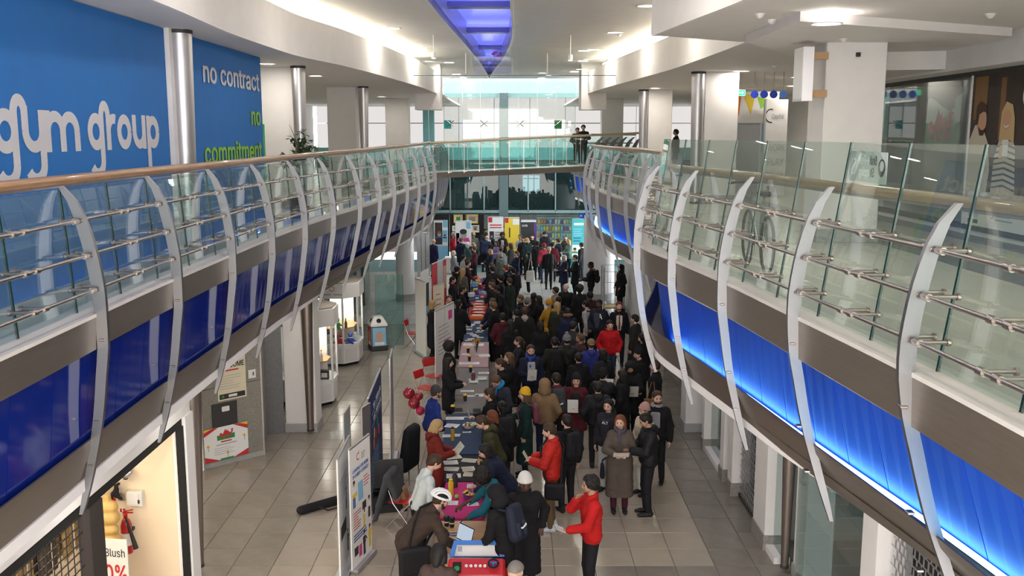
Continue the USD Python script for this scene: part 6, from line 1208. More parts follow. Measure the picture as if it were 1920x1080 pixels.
# shelves of coloured goods glimpsed behind the end wall's lower glass
sv = thing('display_shelves', 'shelves of coloured goods glimpsed behind the lower glass at the end', 'shelves', (fx(1010), 49.9, 0)); obj('back', flat(0, 2.3, .3, .34, 0, 2.4), M['shop_pale'], sv)
for k in range(6): obj('shelf', flat(0, 2.2, 0, .3, .3 + k * .36, .33 + k * .36), M['plinth'], sv)
rng = random.Random(2)
for k in range(5):
    m = {}
    for j in range(14): c = rng.choice(['mural_green', 'print_sky', 'print_orange', 'print_purple', 'print_yellow', 'paper']); m.setdefault(c, MB()).box((.1 + j * .15, .1, .33 + k * .36 + .11), (.11, .1, .20))
    for c, q in m.items(): obj('packets', q.get(), M[c], sv, kind='stuff')
for i, (px, py) in enumerate(((1089, 402), (1097, 403))): t = thing('wall_sign', 'round dark blue sign high on the end glass, %s of the pair' % ('left', 'right')[i], 'sign', (ex(px), EW - .08, ez(py))); obj('disc', MB().prism(shapely.Point(0, 0).buffer(.13, 20), 0, .015, FACE).get(), M['disc_blue'], t); obj('mark', flat(-.06, .06, -.018, -.014, -.02, .02), M['print_sky'], t)

# ---------------------------------------------------------------- the row of tables and what lies on it
TZ = .74
def table(label, x0, x1, y0, y1, skew=0, top='wood_table', cloth=None, clabel=None, drop=.72):
    t = thing('table', label, 'table', ((x0 + x1) / 2, (y0 + y1) / 2, 0), skew); w, d = x1 - x0, y1 - y0; obj('table_top', box((0, 0, TZ - .018), (w, d, .036), .006), M[top], t)
    for sx in (-1, 1):
        for sy in (-1, 1): obj('leg', tube([(sx * (w / 2 - .07), sy * (d / 2 - .12), 0), (sx * (w / 2 - .07), sy * (d / 2 - .12), TZ - .036)], .018, 8), M['alu'], t, 40)
    obj('rail', box((0, 0, TZ - .06), (w - .16, d - .26, .03)), M['alu'], t)
    if cloth:
        c = thing('tablecloth', clabel, 'tablecloth', ((x0 + x1) / 2, (y0 + y1) / 2, 0), skew); e = .012; obj('top', box((0, 0, TZ + .004), (w + 2 * e, d + 2 * e, .006), .002), M[cloth], c)
        m = MB(); n = 40
        for sd in range(4):
            L = (w if sd % 2 == 0 else d) + 2 * e; R_ = rz(90 * sd); V, Fq = [], []
            for i in range(n + 1):
                x = -L / 2 + L * i / n
                for j in range(4): zz = TZ + .006 - drop * j / 3; off = (d if sd % 2 == 0 else w) / 2 + e + .02 * math.sin(i * 1.1 + sd) * j / 3 + .012 * j / 3; V.append(R_ @ np.array([x, -off, zz]))
                if i:
                    for j in range(3): a = (i - 1) * 4 + j; Fq.append([a, a + 1, a + 5, a + 4])
            m.add(V, [q[::-1] for q in Fq]); 
        obj('drop', m.get(), M[cloth], c, True)
    return t
table('bare wooden table nearest the camera, with the laptop on it', -1.08, -.36, 11.95, 13.42)
table('table under the pink cloth', -1.07, -.47, 13.50, 14.98, 0, 'wood_table', 'cloth_pink', 'bright pink tablecloth on the second table', .34)
table('table under the black cloth piled with books', -1.12, -.52, 15.04, 16.30, 1, 'wood_table', 'cloth_black', 'black tablecloth under the piles of papers')
table('table under the navy cloth with the sweets bowl', -1.28, -.58, 16.40, 18.85, 1, 'wood_table', 'cloth_navy', 'navy blue tablecloth with the sweets bowl')
table('table under the dark grey cloth behind the navy one', -1.22, -.56, 18.95, 20.25, 1, 'wood_table', 'cloth_grey', 'dark grey tablecloth behind the navy one')
table('table under the pale grey cloth with leaflets', -1.26, -.55, 20.35, 22.75, 1, 'wood_table', 'cloth_grey', 'grey tablecloth with the clear boxes')
table('table with the lilac cloth and daffodils', -1.34, -.62, 22.9, 25.75, 1, 'wood_table', 'cloth_lilac', 'lilac tablecloth under the daffodils')
table('table with the navy cloth before the red one', -1.36, -.70, 25.85, 28.85, 1, 'wood_table', 'cloth_navy', 'navy tablecloth with scattered white papers')
table('table with the red cloth', -1.38, -.78, 28.95, 32.2, 1, 'wood_table', 'cloth_red', 'deep red tablecloth with the red boxes')
table('far table with the dark blue cloth and colourful goods', -1.52, -.88, 32.4, 37.6, 1, 'wood_table', 'cloth_navy', 'dark blue tablecloth under colourful goods')
TY = [(11.95, 13.42, -1.0, -.42), (13.5, 14.98, -1.0, -.53), (15.04, 16.3, -1.05, -.57), (16.4, 18.85, -1.2, -.64), (18.95, 20.25, -1.15, -.6), (20.35, 22.75, -1.2, -.6), (22.9, 25.75, -1.28, -.68), (25.85, 28.85, -1.3, -.76), (28.95, 32.2, -1.32, -.82), (32.4, 37.6, -1.45, -.93)]
TC = TZ + .0078
def sheet(label, p, w=.21, h=.297, rot=0, m='paper', z=TC, group=None, name='leaflet', n=1, pr='print_grey', cat='leaflet'):
    t = thing(name, label, cat, (p[0], p[1], z), rot, group); obj('sheet', box((0, 0, .0015 * n), (w, h, .003 * n)), M[m], t); q = MB()
    for k in range(6): q.box((-w * .04 - (k % 2) * w * .06, h * (.36 - k * .13), .003 * n + .0006), (w * (.8 - (k % 2) * .12), h * .035, .001))
    obj('print', q.get(), M[pr], t, kind='stuff'); return t
near = [('white form at the back of the bare wooden table', (-0.82, 12.94), .30, .16, 2), ('wide printed sheet in the middle of the wooden table', (-0.76, 12.93), .44, .14, 1), ('printed sheet right of the laptop', (-0.50, 12.64), .30, .14, 3), ('white slips by the black cup on the wooden table', (-0.50, 12.41), .10, .05, 0), ('small white card at the pink cloth edge of the wooden table', (-0.75, 13.36), .07, .05, 10), ('white papers left of the red and blue play panel', (-0.87, 12.14), .16, .22, 30),
        ('white leaflet at the left edge of the pink cloth', (-1.04, 14.44), .18, .14, 5), ('white sheet with a pen on the pink cloth', (-0.97, 14.09), .28, .17, 0), ('pale pink leaflet at the right edge of the pink cloth', (-0.60, 14.04), .18, .14, 8), ('white pile at the far right corner of the pink cloth', (-0.65, 14.79), .15, .15, 0), ('white leaflet beside the purple tub', (-0.57, 14.37), .14, .20, -10),
        ('white pile nearest on the black cloth', (-0.97, 15.26), .24, .17, 4), ('cream pile at the near right of the black cloth', (-0.69, 15.33), .24, .17, -5), ('fanned cream booklets on the black cloth', (-0.74, 15.59), .22, .20, 12), ('white pile in the middle of the black cloth', (-1.03, 15.59), .26, .16, -6), ('white booklets at the far left of the black cloth', (-1.06, 15.91), .25, .18, 10), ('green printed booklet right of the centre of the black cloth', (-0.74, 16.02), .26, .16, -12), ('loose cream sheets at the far end of the black cloth', (-1.03, 16.22), .28, .20, 18),
        ('white sheet at the left near edge of the navy cloth', (-1.20, 17.43), .22, .16, 3), ('white leaflet by the yellow bottle', (-1.05, 17.47), .14, .16, -6), ('white leaflet left of the sweets bowl', (-1.17, 18.07), .26, .24, -15), ('white leaflet right of the sweets bowl', (-0.75, 18.21), .20, .17, 8), ('framed white notice at the far left of the navy cloth', (-1.14, 18.57), .36, .20, 0), ('pair of white cards near the right of the navy cloth', (-0.86, 17.66), .16, .07, 5), ('white cards at the far right of the navy cloth', (-0.86, 18.65), .20, .06, -8),
        ('white sheet at the left of the dark grey cloth', (-0.99, 20.64), .30, .14, 0), ('white forms at the right of the dark grey cloth', (-0.70, 20.29), .22, .22, -4), ('white sheet at the near right of the dark grey cloth', (-0.85, 20.24), .25, .13, 2), ('white leaflet by the clear box', (-0.67, 22.28), .26, .14, 0), ('yellow card by the clear boxes', (-0.77, 21.77), .12, .08, 10),
        ('white sheet at the near edge of the lilac cloth', (-1.06, 23.26), .50, .22, 2), ('pale leaflet on the lilac cloth left of the daffodils', (-1.21, 24.26), .18, .2, -10), ('white pile on the lilac cloth right of the daffodils', (-0.71, 24.07), .28, .26, 6), ('white sheet at the far edge of the lilac cloth', (-1.04, 25.41), .55, .30, -3)]
for lab, p, w, h, r_ in near: sheet(lab, p, w, h, r_, 'paper_green' if 'green' in lab else 'paper_cream' if 'cream' in lab or 'yellow' in lab else 'paper', z=(TZ + .001 if p[1] < 13.45 else TC), n=6 if 'pile' in lab or 'booklet' in lab else 1)
rng = random.Random(21)
for k in range(15): x, y = rng.uniform(-1.28, -.80), 25.95 + k * .19; sheet('one of the white papers scattered on the far navy cloth', (x, y), .19, .15, rng.uniform(-30, 30), rng.choice(['paper', 'paper', 'paper_cream']), group='papers on the far navy cloth')
for k in range(6): y = 29.15 + k * .5; t = thing('leaflet_box', 'red leaflet box on the red cloth, %s from the camera' % 'first second third fourth fifth sixth'.split()[k], 'box', (-1.08 + .04 * (k % 2), y, TC)); obj('tray', box((0, 0, .05), (.42, .26, .10), .01), M['red_plastic' if k % 3 else 'print_orange'], t); obj('leaflets', box((0, 0, .105), (.30, .16, .02)), M['paper'], t)
cols = ['print_blue', 'print_red', 'print_white', 'print_sky', 'print_purple', 'print_yellow', 'print_pink']
for k in range(16): y = 32.6 + k * .3; x = -1.2 + .22 * math.sin(k * 2.4); c = cols[k % 7]; t = thing('gift_carton', '%s small %s carton on the far blue cloth' % (('nearest', 'middle', 'farthest')[k // 7], c[6:]), 'carton', (x, y, TC), 17 * k); obj('carton', box((0, 0, .07), (.20, .15, .14), .006), M[c], t); obj('label', flat(-.06, .06, -.077, -.075, .03, .10), M['paper'], t)
def cup(label, p, z=TC, lid='yellow_plastic'):
    t = thing('cup', label, 'cup', (p[0], p[1], z)); obj('body', MB().lathe([(0, 0), (.032, 0), (.043, .13), (.040, .13), (.030, .008), (0, .008)], 20).get(), M['black'], t, 40); obj('lid', MB().lathe([(.046, .124), (.046, .140), (.038, .148), (.034, .158), (0, .158)], 20).get(), M[lid], t, 40)
    if lid == 'black': obj('print', MB().lathe([(.0372, .055), (.0385, .075)], 20).get(), M['paper'], t, 40)
cup('black cup with a yellow lid at the left corner of the navy cloth', (-1.21, 18.99)); cup('black cup with a yellow lid at the near end of the dark grey cloth', (-1.00, 19.83)); cup('black cup with a yellow lid on the grey cloth by the leaflets', (-0.99, 22.35)); cup('black cup with a yellow lid near the daffodils', (-1.07, 23.50)); cup('black cup with a yellow lid left of the daffodils', (-1.14, 24.40))
cup('black paper cup with white print on the wooden table', (-0.56, 12.34), TZ + .001, 'black'); cup('black cup by the cyclist, left of two', (-0.95, 13.23), TZ + .001, 'black'); cup('black cup by the cyclist, right of two', (-0.87, 13.19), TZ + .001, 'black')
mat('amber', (.5, .3, .04), .3); mat('maroon', (.16, .03, .04), .4)
def bottle(label, p, r, h, m, capm): t = thing('bottle', label, 'bottle', (p[0], p[1], TC)); obj('body', MB().lathe([(0, 0), (r, 0), (r, h * .8), (r * .75, h * .86), (r * .7, h * .88), (0, h * .88)], 18).get(), M[m], t, 40); obj('cap', MB().lathe([(r * .72, h * .86), (r * .72, h), (0, h)], 14).get(), M[capm], t, 40)
bottle('tall yellow bottle on the pink cloth', (-0.96, 14.40), .042, .27, 'yellow_plastic', 'yellow_plastic'); bottle('amber bottle at the near end of the navy cloth', (-1.10, 17.15), .036, .26, 'amber', 'dark'); bottle('dark bottle at the back of the pink cloth', (-0.92, 14.77), .045, .24, 'dark', 'dark'); bottle('maroon flask by the clear boxes', (-0.89, 21.43), .045, .24, 'maroon', 'chrome')
def bowl(label, p, r, h, m, fill):
    t = thing('bowl', label, 'bowl', (p[0], p[1], TC)); obj('bowl', MB().lathe([(0, 0), (r * .75, 0), (r, h), (r * .95, h), (r * .7, .012), (0, .012)], 24).get(), M[m], t, 40); q = {}; rr = random.Random(4)
    for k in range(46): a, d = rr.uniform(0, 2 * PI), r * .85 * math.sqrt(rr.random()); c = rr.choice(fill); e = trimesh.creation.icosphere(1, .02); q.setdefault(c, MB()).add(e.vertices * (1.3, 1, .8) + (d * math.cos(a), d * math.sin(a), h * .75 + rr.uniform(0, .03)), e.faces)
    for c, v in q.items(): obj('sweets', v.get(), M[c], t, kind='stuff')
bowl('white bowl of bright sweets on the navy cloth', (-0.84, 17.94), .12, .06, 'white_plastic', ['print_yellow', 'print_red', 'print_green', 'print_white', 'print_orange']); bowl('purple tub of orange sweets on the pink cloth', (-0.64, 14.28), .14, .10, 'purple', ['print_orange', 'print_yellow', 'print_purple'])
ap = thing('apple', 'small green apple beside the purple tub', 'apple', (*(-0.86, 14.26), TC)); F = Field(.008, .01); F.ball((0, 0, .038), .036).dent((0, 0, .085), .018); obj('fruit', F.mesh(), M['mural_green'], ap, True); obj('stalk', tube([(0, 0, .06), (.008, 0, .085)], .003, 5), M['dark'], ap)
lt = thing('laptop', 'open silver laptop at the front left of the wooden table', 'laptop', (*(-0.76, 12.58), TZ + .001), -48); obj('base', box((0, -.01, .009), (.33, .23, .018), .006), M['alu'], lt); obj('keyboard', box((0, .02, .0185), (.28, .10, .002)), M['dark'], lt); obj('trackpad', box((0, -.08, .0185), (.10, .06, .002)), M['plinth'], lt); Rl = rotm((1, 0, 0), -18); obj('lid', box(Rl @ np.array([0, .008, .115]) + (0, .105, .012), (.33, .010, .225), .004, Rl), M['dark'], lt); obj('screen', box(Rl @ np.array([0, .0015, .115]) + (0, .105, .012), (.31, .002, .20), 0, Rl), M['screen'], lt)
fl_ = thing('flower_vase', 'glass vase of yellow daffodils on the lilac cloth', 'flowers', (*(-0.91, 24.21), TC)); obj('vase', MB().lathe([(0, 0), (.06, 0), (.065, .16), (.085, .20), (.08, .20), (.058, .16), (.055, .01), (0, .01)], 18).get(), M['glass_clear'], fl_, 40); rng = random.Random(9)
for k in range(13):
    a, d = rng.uniform(0, 2 * PI), rng.uniform(.05, .17); p = np.array([d * math.cos(a), d * math.sin(a), .34 + rng.uniform(-.04, .06)]); st = obj('stem', tube([(0, 0, .05), (p[0] * .4, p[1] * .4, .22), p], .005, 5), M['green_leaf'], fl_); q = MB()
    for j in range(6): b = j / 6 * 2 * PI; u = np.array([math.cos(b), math.sin(b), .25]); w = np.array([-math.sin(b), math.cos(b), 0]); q.add([p, p + u * .025 + w * .018, p + u * .055, p + u * .025 - w * .018], [[0, 1, 2, 3], [3, 2, 1, 0]])
    obj('petals', q.get(), M['print_yellow'], st, kind='stuff'); obj('trumpet', MB().lathe([(.010, 0), (.014, .02), (.022, .032)], 9, p).get(), M['print_orange'], st)
for i in range(2): t = thing('clear_box', 'clear plastic box on the grey cloth, %s of two' % ('left', 'right')[i], 'box', ((-.88, -.68)[i], (21.35, 21.6)[i], TC), 8 * i); obj('tray', box((0, 0, .04), (.26, .17, .08), .01), M['glass_clear'], t); obj('contents', box((0, 0, .025), (.2, .12, .04), .01), M['paper'], t)
for i, c in enumerate(('black', 'dark')): t = thing('tablet', ('black phone lying at the left of the dark grey cloth', 'dark folder lying at the right of the dark grey cloth')[i], 'device', ((-1.10, 19.15, TC), (-.72, 19.1, TC))[i], 5); obj('case', box((0, 0, .008), (.17, .22, .016), .005), M[c], t); obj('screen', box((0, 0, .0165), (.14, .18, .002)), M['near_black'], t)
# play panel with steering wheel at the bottom edge
pl = thing('play_panel', 'red and blue toy dashboard with a steering wheel and round buttons', 'toy', (*(-0.46, 11.68), TZ - .10), 0); Rt = rotm((1, 0, 0), 26); P_ = lambda x, y, z: Rt @ np.array([x, y, z])
fr = sbox(-.36, .0, .36, .20); obj('windscreen_frame', (MB().prism(Polygon([(-.35, .11), (-.30, .30), (.30, .30), (.35, .11)]).buffer(.012).difference(Polygon([(-.30, .11), (-.27, .255), (.27, .255), (.30, .11)])), 0, .05, FACE).get()[0] @ rotm((1, 0, 0), -35).T + (0, .22, .12), MB().prism(Polygon([(-.35, .11), (-.30, .30), (.30, .30), (.35, .11)]).buffer(.012).difference(Polygon([(-.30, .11), (-.27, .255), (.27, .255), (.30, .11)])), 0, .05).get()[1]), M['blue_plastic'], pl)
q = MB().prism(Polygon([(-.30, .11), (-.27, .255), (.27, .255), (.30, .11)]), .01, .02, FACE).get(); obj('windscreen', (q[0] @ rotm((1, 0, 0), -35).T + (0, .22, .12), q[1]), M['paper'], pl); q = MB().prism(sbox(-.26, .17, -.20, .24), .021, .024, FACE).get(); obj('sticker', (q[0] @ rotm((1, 0, 0), -35).T + (0, .22, .12), q[1]), M['print_grey'], pl)
obj('dashboard', box((0, .02, .16), (.74, .30, .10), .03, rotm((1, 0, 0), 30)), M['red_plastic'], pl); obj('body', box((0, .1, -.12), (.80, .34, .44), .04), M['red_plastic'], pl)
for k in range(5): obj('button', ((MB().lathe([(0, .018), (.018, .016), (.022, 0), (0, 0)], 14).get()[0] @ rotm((1, 0, 0), 30).T + (-.13 + k * .06, -.005, .212), MB().lathe([(0, .018), (.018, .016), (.022, 0), (0, 0)], 14).get()[1])), M['paper'], pl, 40)
wq = ringz((0, 0, 0), .062, .014); sw_ = obj('steering_wheel', (wq[0] @ rotm((1, 0, 0), 30).T + (.22, -.03, .26), wq[1]), M['near_black'], pl, 40); q = MB(); [q.tube([(0, 0, 0), (.06 * math.cos(a), .06 * math.sin(a), 0)], .010, 6) for a in (.5, 2.6, 4.7)]; q.tube([(0, 0, -.06), (0, 0, .01)], .016, 8); q = q.get(); obj('spokes', (q[0] @ rotm((1, 0, 0), 30).T + (.22, -.03, .26), q[1]), M['blue_plastic'], sw_)
obj('dial_panel', box((-.25, -.03, .205), (.11, .16, .02), .004, rotm((1, 0, 0), 30)), M['near_black'], pl); q = MB().lathe([(0, .012), (.035, .01), (.04, 0)], 16).get(); obj('dial', (q[0] @ rotm((1, 0, 0), 30).T + (-.25, -.06, .205), q[1]), M['print_green'], pl, 40)

# ---------------------------------------------------------------- chairs, balloons, bags on the floor
def folding_chair(label, p, rot, cover=None):
    t = thing('folding_chair', label, 'chair', (*p, 0), rot)
    for s_ in (-1, 1):
        obj('frame_leg', tube([(s_ * .20, -.20, 0), (s_ * .20, .12, .45), (s_ * .20, .24, .82)], .012, 8), M['chrome'], t, 40); obj('rear_leg', tube([(s_ * .18, .26, 0), (s_ * .18, -.16, .45)], .012, 8), M['chrome'], t, 40)
    obj('seat', box((0, 0, .455), (.40, .40, .025), .012), M['red_plastic'], t); obj('backrest', box((0, .225, .77), (.40, .03, .20), .014, rotm((1, 0, 0), -12)), M['red_plastic'], t); obj('stretcher', tube([(-.2, -.12, .12), (.2, -.12, .12)], .009, 6), M['chrome'], t)
    return t
folding_chair('red folding chair nearest the balloons', (-2.02, 22.01), 60); folding_chair('red folding chair behind the balloons, nearer the white board', (-1.92, 23.15), 40); folding_chair('red folding chair at the foot of the tall white banner', (-2.97, 28.36), 80); folding_chair('red folding chair draped with coats beside the black suitcase', (-1.78, 15.00), 80)
cd = thing('coat', 'dark grey coat draped over the folding chair by the suitcase', 'coat', (*(-1.81, 14.89), 0), 80); F = Field(.02, .04)
for x in np.linspace(-.2, .2, 8): F.bone((x, .16, .92), (x * 1.15, .30, .45), .055, .05).bone((x, .16, .92), (x * 1.1, .02, .62), .055, .045)
F.bone((-.2, .3, .45), (-.24, .36, .22), .05, .04); obj('cloth', F.mesh(), fabric((.055, .06, .065)), cd, True); F = Field(.02, .03); F.bone((.16, .0, .62), (.22, -.06, .30), .06, .05).bone((.08, .02, .62), (.12, -.05, .35), .06, .05); obj('lining', F.mesh(), fabric((.30, .18, .09)), cd, True)
cd = thing('coat', 'black coat hanging behind the woman in the rust coat', 'coat', (*(-1.79, 16.96), 0), 70); F = Field(.025, .05)
for x in np.linspace(-.18, .18, 7): F.bone((x, .05, 1.0), (x * 1.2, .12, .35), .08, .10)
obj('cloth', F.mesh(), fabric((.012, .012, .014)), cd, True); F = Field(.025, .03); F.bone((-.12, .05, 1.05), (.12, .05, 1.05), .06); obj('collar', F.mesh(), fabric((.02, .02, .022)), cd, True); obj('chair_frame', MB().tube([(-.2, .02, 0), (-.2, .05, 1.0)], .012, 6).tube([(.2, .02, 0), (.2, .05, 1.0)], .012, 6).get(), M['chrome'], cd, kind='stuff')
for i, (dx, dz, r) in enumerate(((-.10, .62, .13), (.12, .60, .10), (.02, .42, .13), (.16, .30, .10))):
    t = thing('balloon', ('dark red balloon at the upper left of the bunch', 'dark red balloon at the upper right of the bunch', 'dark red balloon in the middle of the bunch', 'pink red balloon at the bottom of the bunch')[i], 'balloon', ((-2.16, 20.41)[0] + dx, (-2.16, 20.41)[1] - .05 * i, dz)); F = Field(.018, .03); F.ball((0, 0, r * 1.1), r).bone((0, 0, r * .5), (0, 0, .03), r * .55, .02); obj('skin', F.mesh(), mat('balloon_red', (.30, .012, .025), .18, coat=.6) if i < 3 else mat('balloon_pink', (.45, .02, .08), .25), t, True); obj('knot', MB().lathe([(0, .03), (.008, .02), (.016, 0), (0, .004)], 8).get(), M['balloon_red'], t); obj('string', tube([(0, 0, 0), (.03, .02, -.12), (.05, .02, -.25)], .002, 4), M['paper'], t)
sc_ = thing('suitcase', 'open black suitcase on the floor behind the navy banner', 'suitcase', (*(-2.20, 15.80), 0), 12); m = MB().prism(sbox(-.33, -.24, .33, .24).buffer(.04).difference(sbox(-.30, -.21, .30, .21)), .02, .26).prism(sbox(-.33, -.24, .33, .24).buffer(.04), .0, .02); obj('shell', m.get(), M['black'], sc_); Rl = rotm((1, 0, 0), 80); q = MB().prism(sbox(-.33, 0, .33, .48).buffer(.03), 0, .06).get(); obj('lid', (q[0] @ rotm((1, 0, 0), 75).T + (0, .27, .22), q[1]), M['black'], sc_); obj('lining', box((0, 0, .12), (.60, .42, .02)), M['near_black'], sc_); obj('handle', tube([(-.08, -.29, .14), (-.08, -.33, .14), (.08, -.33, .14), (.08, -.29, .14)], .012, 6), M['rubber'], sc_)
bg = thing('carry_bag', 'long black padded banner bag lying on the floor', 'bag', (*(-3.21, 15.80), 0), 42); F = Field(.02, .02); F.bone((-.5, 0, .075), (.55, 0, .075), .07).bone((-.5, -.04, .06), (.55, -.04, .06), .05).bone((-.5, .04, .06), (.55, .04, .06), .05); F.cut((0, 0, -1), (0, 0, .004)); obj('bag', F.mesh(), fabric((.014, .014, .015)), bg, True); obj('strap', tube([(-.2, -.1, .08), (-.1, -.22, .03), (.1, -.22, .03), (.2, -.1, .08)], .014, 6), fabric((.03, .03, .03)), bg, True)
# cage trolley by the round column
ct = thing('cage_trolley', 'tall wire cage trolley by the round white column', 'trolley', (*(3.66, 34.50), 0), 4); m = MB()
for x in (-.36, .36):
    for y in (-.34, .34): obj('post', tube([(x, y, .15), (x, y, 1.65)], .018, 8), M['alu'], ct); obj('castor', MB().lathe([(0, 0), (.05, 0), (.05, .12), (0, .12)], 10, (x, y, .02)).get(), M['rubber'], ct)
for z in (.2, .6, 1.0, 1.4, 1.65):
    for a, b in (((-.36, -.34), (-.36, .34)), ((.36, -.34), (.36, .34)), ((-.36, .34), (.36, .34))): m.tube([(*a, z), (*b, z)], .009, 6)
for k in range(1, 6): m.tube([(-.36 + .12 * k, .34, .2), (-.36 + .12 * k, .34, 1.65)], .006, 5); m.tube([(-.36, -.34 + .113 * k, .2), (-.36, -.34 + .113 * k, 1.65)], .006, 5); m.tube([(.36, -.34 + .113 * k, .2), (.36, -.34 + .113 * k, 1.65)], .006, 5)
obj('wire_sides', m.get(), M['alu'], ct, kind='stuff'); obj('deck', box((0, 0, .17), (.72, .68, .05), .01), M['gold'], ct)
# far stall tables
table('stall table with a turquoise cloth beside the round column', 2.75, 3.35, 42.6, 44.4, 0, 'wood_table', 'print_teal', 'turquoise tablecloth near the round column'); table('stall table with a dark red cloth in the far crowd', -.35, .35, 42.9, 44.3, 0, 'wood_table', 'cloth_red', 'dark red tablecloth in the far crowd'); table('stall table with a pale cloth at the far left', -3.1, -1.9, 44.0, 44.6, 0, 'wood_table', 'paper', 'white tablecloth at the far left stalls')
# ---------------------------------------------------------------- the crowd, from the camera backwards
BK, NV, CH, RD = (.010, .010, .012), (.012, .017, .042), (.035, .035, .038), (.46, .012, .012)
MR, OL, BR, TN, GY, TL = (.085, .012, .018), (.045, .045, .018), (.050, .034, .026), (.22, .14, .075), (.16, .16, .165), (.012, .11, .15)
JN, KH, WH, GN, RB, CR = (.03, .045, .085), (.13, .085, .045), (.62, .61, .58), (.008, .028, .026), (.020, .045, .24), (.55, .47, .36)
DK = ('trousers', (.012, .012, .015)); J_ = ('trousers', JN)
P = person
P('young man in a bright red jacket with his hand at his chin', (1.06, 12.40), 1.80, 98, arms='chin', top=('jacket', RD), legs=DK, hair='curly', hc='k', skin='m', extra=[paper('white folded leaflet held by the young man in the red jacket', 'L', (.20, .13), tilt=25)])
P('person in a long black coat and white knitted beanie beside the near table', (0.18, 12.64), 1.74, 190, arms='hip', top=('longcoat', BK), legs=DK, hair='short', skin='d', hat='beanie', hatc=WH, hood=BK, nod=12)
P('person in a black hooded coat wearing a navy backpack at the wooden table', (-0.21, 12.24), 1.74, 55, arms='table', top=('coat', BK), legs=DK, hair=None, hat='hood', hatc=BK, lean=12, nod=15, extra=[backpack('navy backpack with a bright reflective strip', (.018, .022, .04), 1.05, True)])
P('person in a teal jacket with afro hair reaching over the wooden table', (-0.43, 13.31), 1.70, 95, 'stoop', 'reach', top=('jacket', TL), legs=DK, hair='afro', hc='k', skin='d', lean=36, nod=5, hood=TL)
P('man in a white shirt with a dark lanyard behind the tables', (-1.14, 13.56), 1.76, -72, arms='table', top=('shirt', (.55, .60, .60)), legs=DK, hair='quiff', hc='b', lean=18, nod=22, scarf=None, tie=None)
P('cyclist in a white helmet and brown jacket bending over the laptop', (-0.97, 12.45), 1.78, -70, 'stoop', 'table', top=('coat', BR), legs=('trousers', CH), hair='short', hc='b', hat='helmet', hatc=(.72, .73, .73), lean=44, beard=True, extra=[crossbag('black shoulder bag of the cyclist', BK, 1, -.50, (.36, .30))])
P('person with black hair in a brown coat, seen from behind at the bottom edge', (-0.84, 10.46), 1.70, -15, arms='table', top=('coat', (.07, .045, .04)), legs=DK, hair='bob', hc='k', f=True, nod=10)
P('grey haired man at the bottom edge beside the toy dashboard', (0.04, 9.98), 1.72, 150, arms='down', top=('jacket', CH), legs=DK, hair='thin', hc='g', nod=25)
P('man in a red padded jacket, tan trousers and white trainers', (0.60, 14.83), 1.80, 80, arms='hold', top=('puffer', (.46, .018, .012)), legs=('trousers', KH), shoe=(.55, .58, .65), hair='short', hc='b', nod=14, extra=[crossbag('black shoulder bag hanging from the man in the red padded jacket', BK, -1, -.66, (.24, .19)), paper('pale booklet held by the man in the red padded jacket', 'RL', (.15, .21), 'paper_green', 60)])
P('person in a black jacket and black backpack close behind the red padded jacket', (0.92, 15.62), 1.70, 30, arms='down', top=('jacket', BK), legs=DK, hair='short', hc='k', extra=[backpack('black backpack behind the man in the red padded jacket', BK, 1.0)])
P('person in a yellow beanie and long dark green coat', (0.23, 17.29), 1.70, 92, arms='one', top=('longcoat', GN), legs=DK, hair='long', hc='n', hat='beanie', hatc=(.62, .36, .02), f=True, extra=[backpack('dusky pink backpack on the long green coat', (.16, .05, .075), .8)])
P('person in a tan hooded coat seen from behind', (0.63, 17.96), 1.70, -5, arms='pocket', top=('jacket', TN), legs=('trousers', NV), hair=None, hat='hood', hatc=TN)
P('person in a maroon hooded top with a grey backpack', (0.87, 18.32), 1.74, 8, top=('jacket', MR), legs=DK, hair='short', hc='k', hood=MR, extra=[backpack('dark grey backpack with a light strip on the maroon top', (.035, .04, .045), 1.05, True)])
P('woman in a black badge beanie and open maroon coat with jeans', (1.27, 18.43), 1.68, 172, arms='one', top=('coat', MR), legs=J_, hair='long', hc='b', f=True, hat='beanie', hatc=BK, under=(.02, .02, .02), extra=[paper('white sheet held by the woman in the maroon coat', 'R', (.21, .28), tilt=80)])
P('woman in a dark lettered sweatshirt jacket and pale grey joggers', (1.72, 16.56), 1.70, 150, arms='down', top=('jacket', (.022, .02, .026)), legs=('loose', (.42, .42, .43)), hair='long', hc='k', f=True, hood=(.03, .028, .035), under=(.03, .028, .04), patch=('ALT', .045, 0, .142, .02))
P('woman in a long taupe coat and striped scarf, holding a sheet of paper', (1.82, 15.58), 1.70, 178, arms='hold', top=('longcoat', (.095, .075, .062)), legs=('trousers', (.06, .012, .02)), hair='long', hc='r', f=True, scarf=(.08, .07, .10), turn=-15, extra=[paper('white sheet held by the woman in the taupe coat', 'RL', (.26, .19), tilt=40), tote('black handbag at the front of the taupe coat', BK, 1, -.60, (.20, .22), 'handbag', 'bag', .16, .05, .12)])
P('man in a black padded jacket facing left toward the taupe coat', (2.23, 15.46), 1.78, 95, arms='hold', top=('puffer', BK), legs=DK, hair='short', hc='k', skin='m', nod=20, hood=BK)
P('person in a pale pink beanie and cream coat behind the black padded jacket', (2.33, 16.39), 1.66, 120, arms='pocket', top=('coat', CR), legs=('trousers', WH), hair='short', hc='n', f=True, hat='beanie', hatc=(.45, .27, .24))
P('bearded man in a grey hoodie and open black jacket at the right', (2.61, 16.75), 1.80, 165, 'walk', 'down', top=('jacket', BK), legs=DK, hair='short', hc='b', beard=True, hood=(.30, .31, .32), under=(.27, .28, .29), turn=25)
P('man in an olive jacket looking down at the navy table', (-0.50, 15.56), 1.76, 98, arms='table', top=('jacket', OL), legs=DK, hair='quiff', hc='b', lean=20, nod=18, hood=OL)
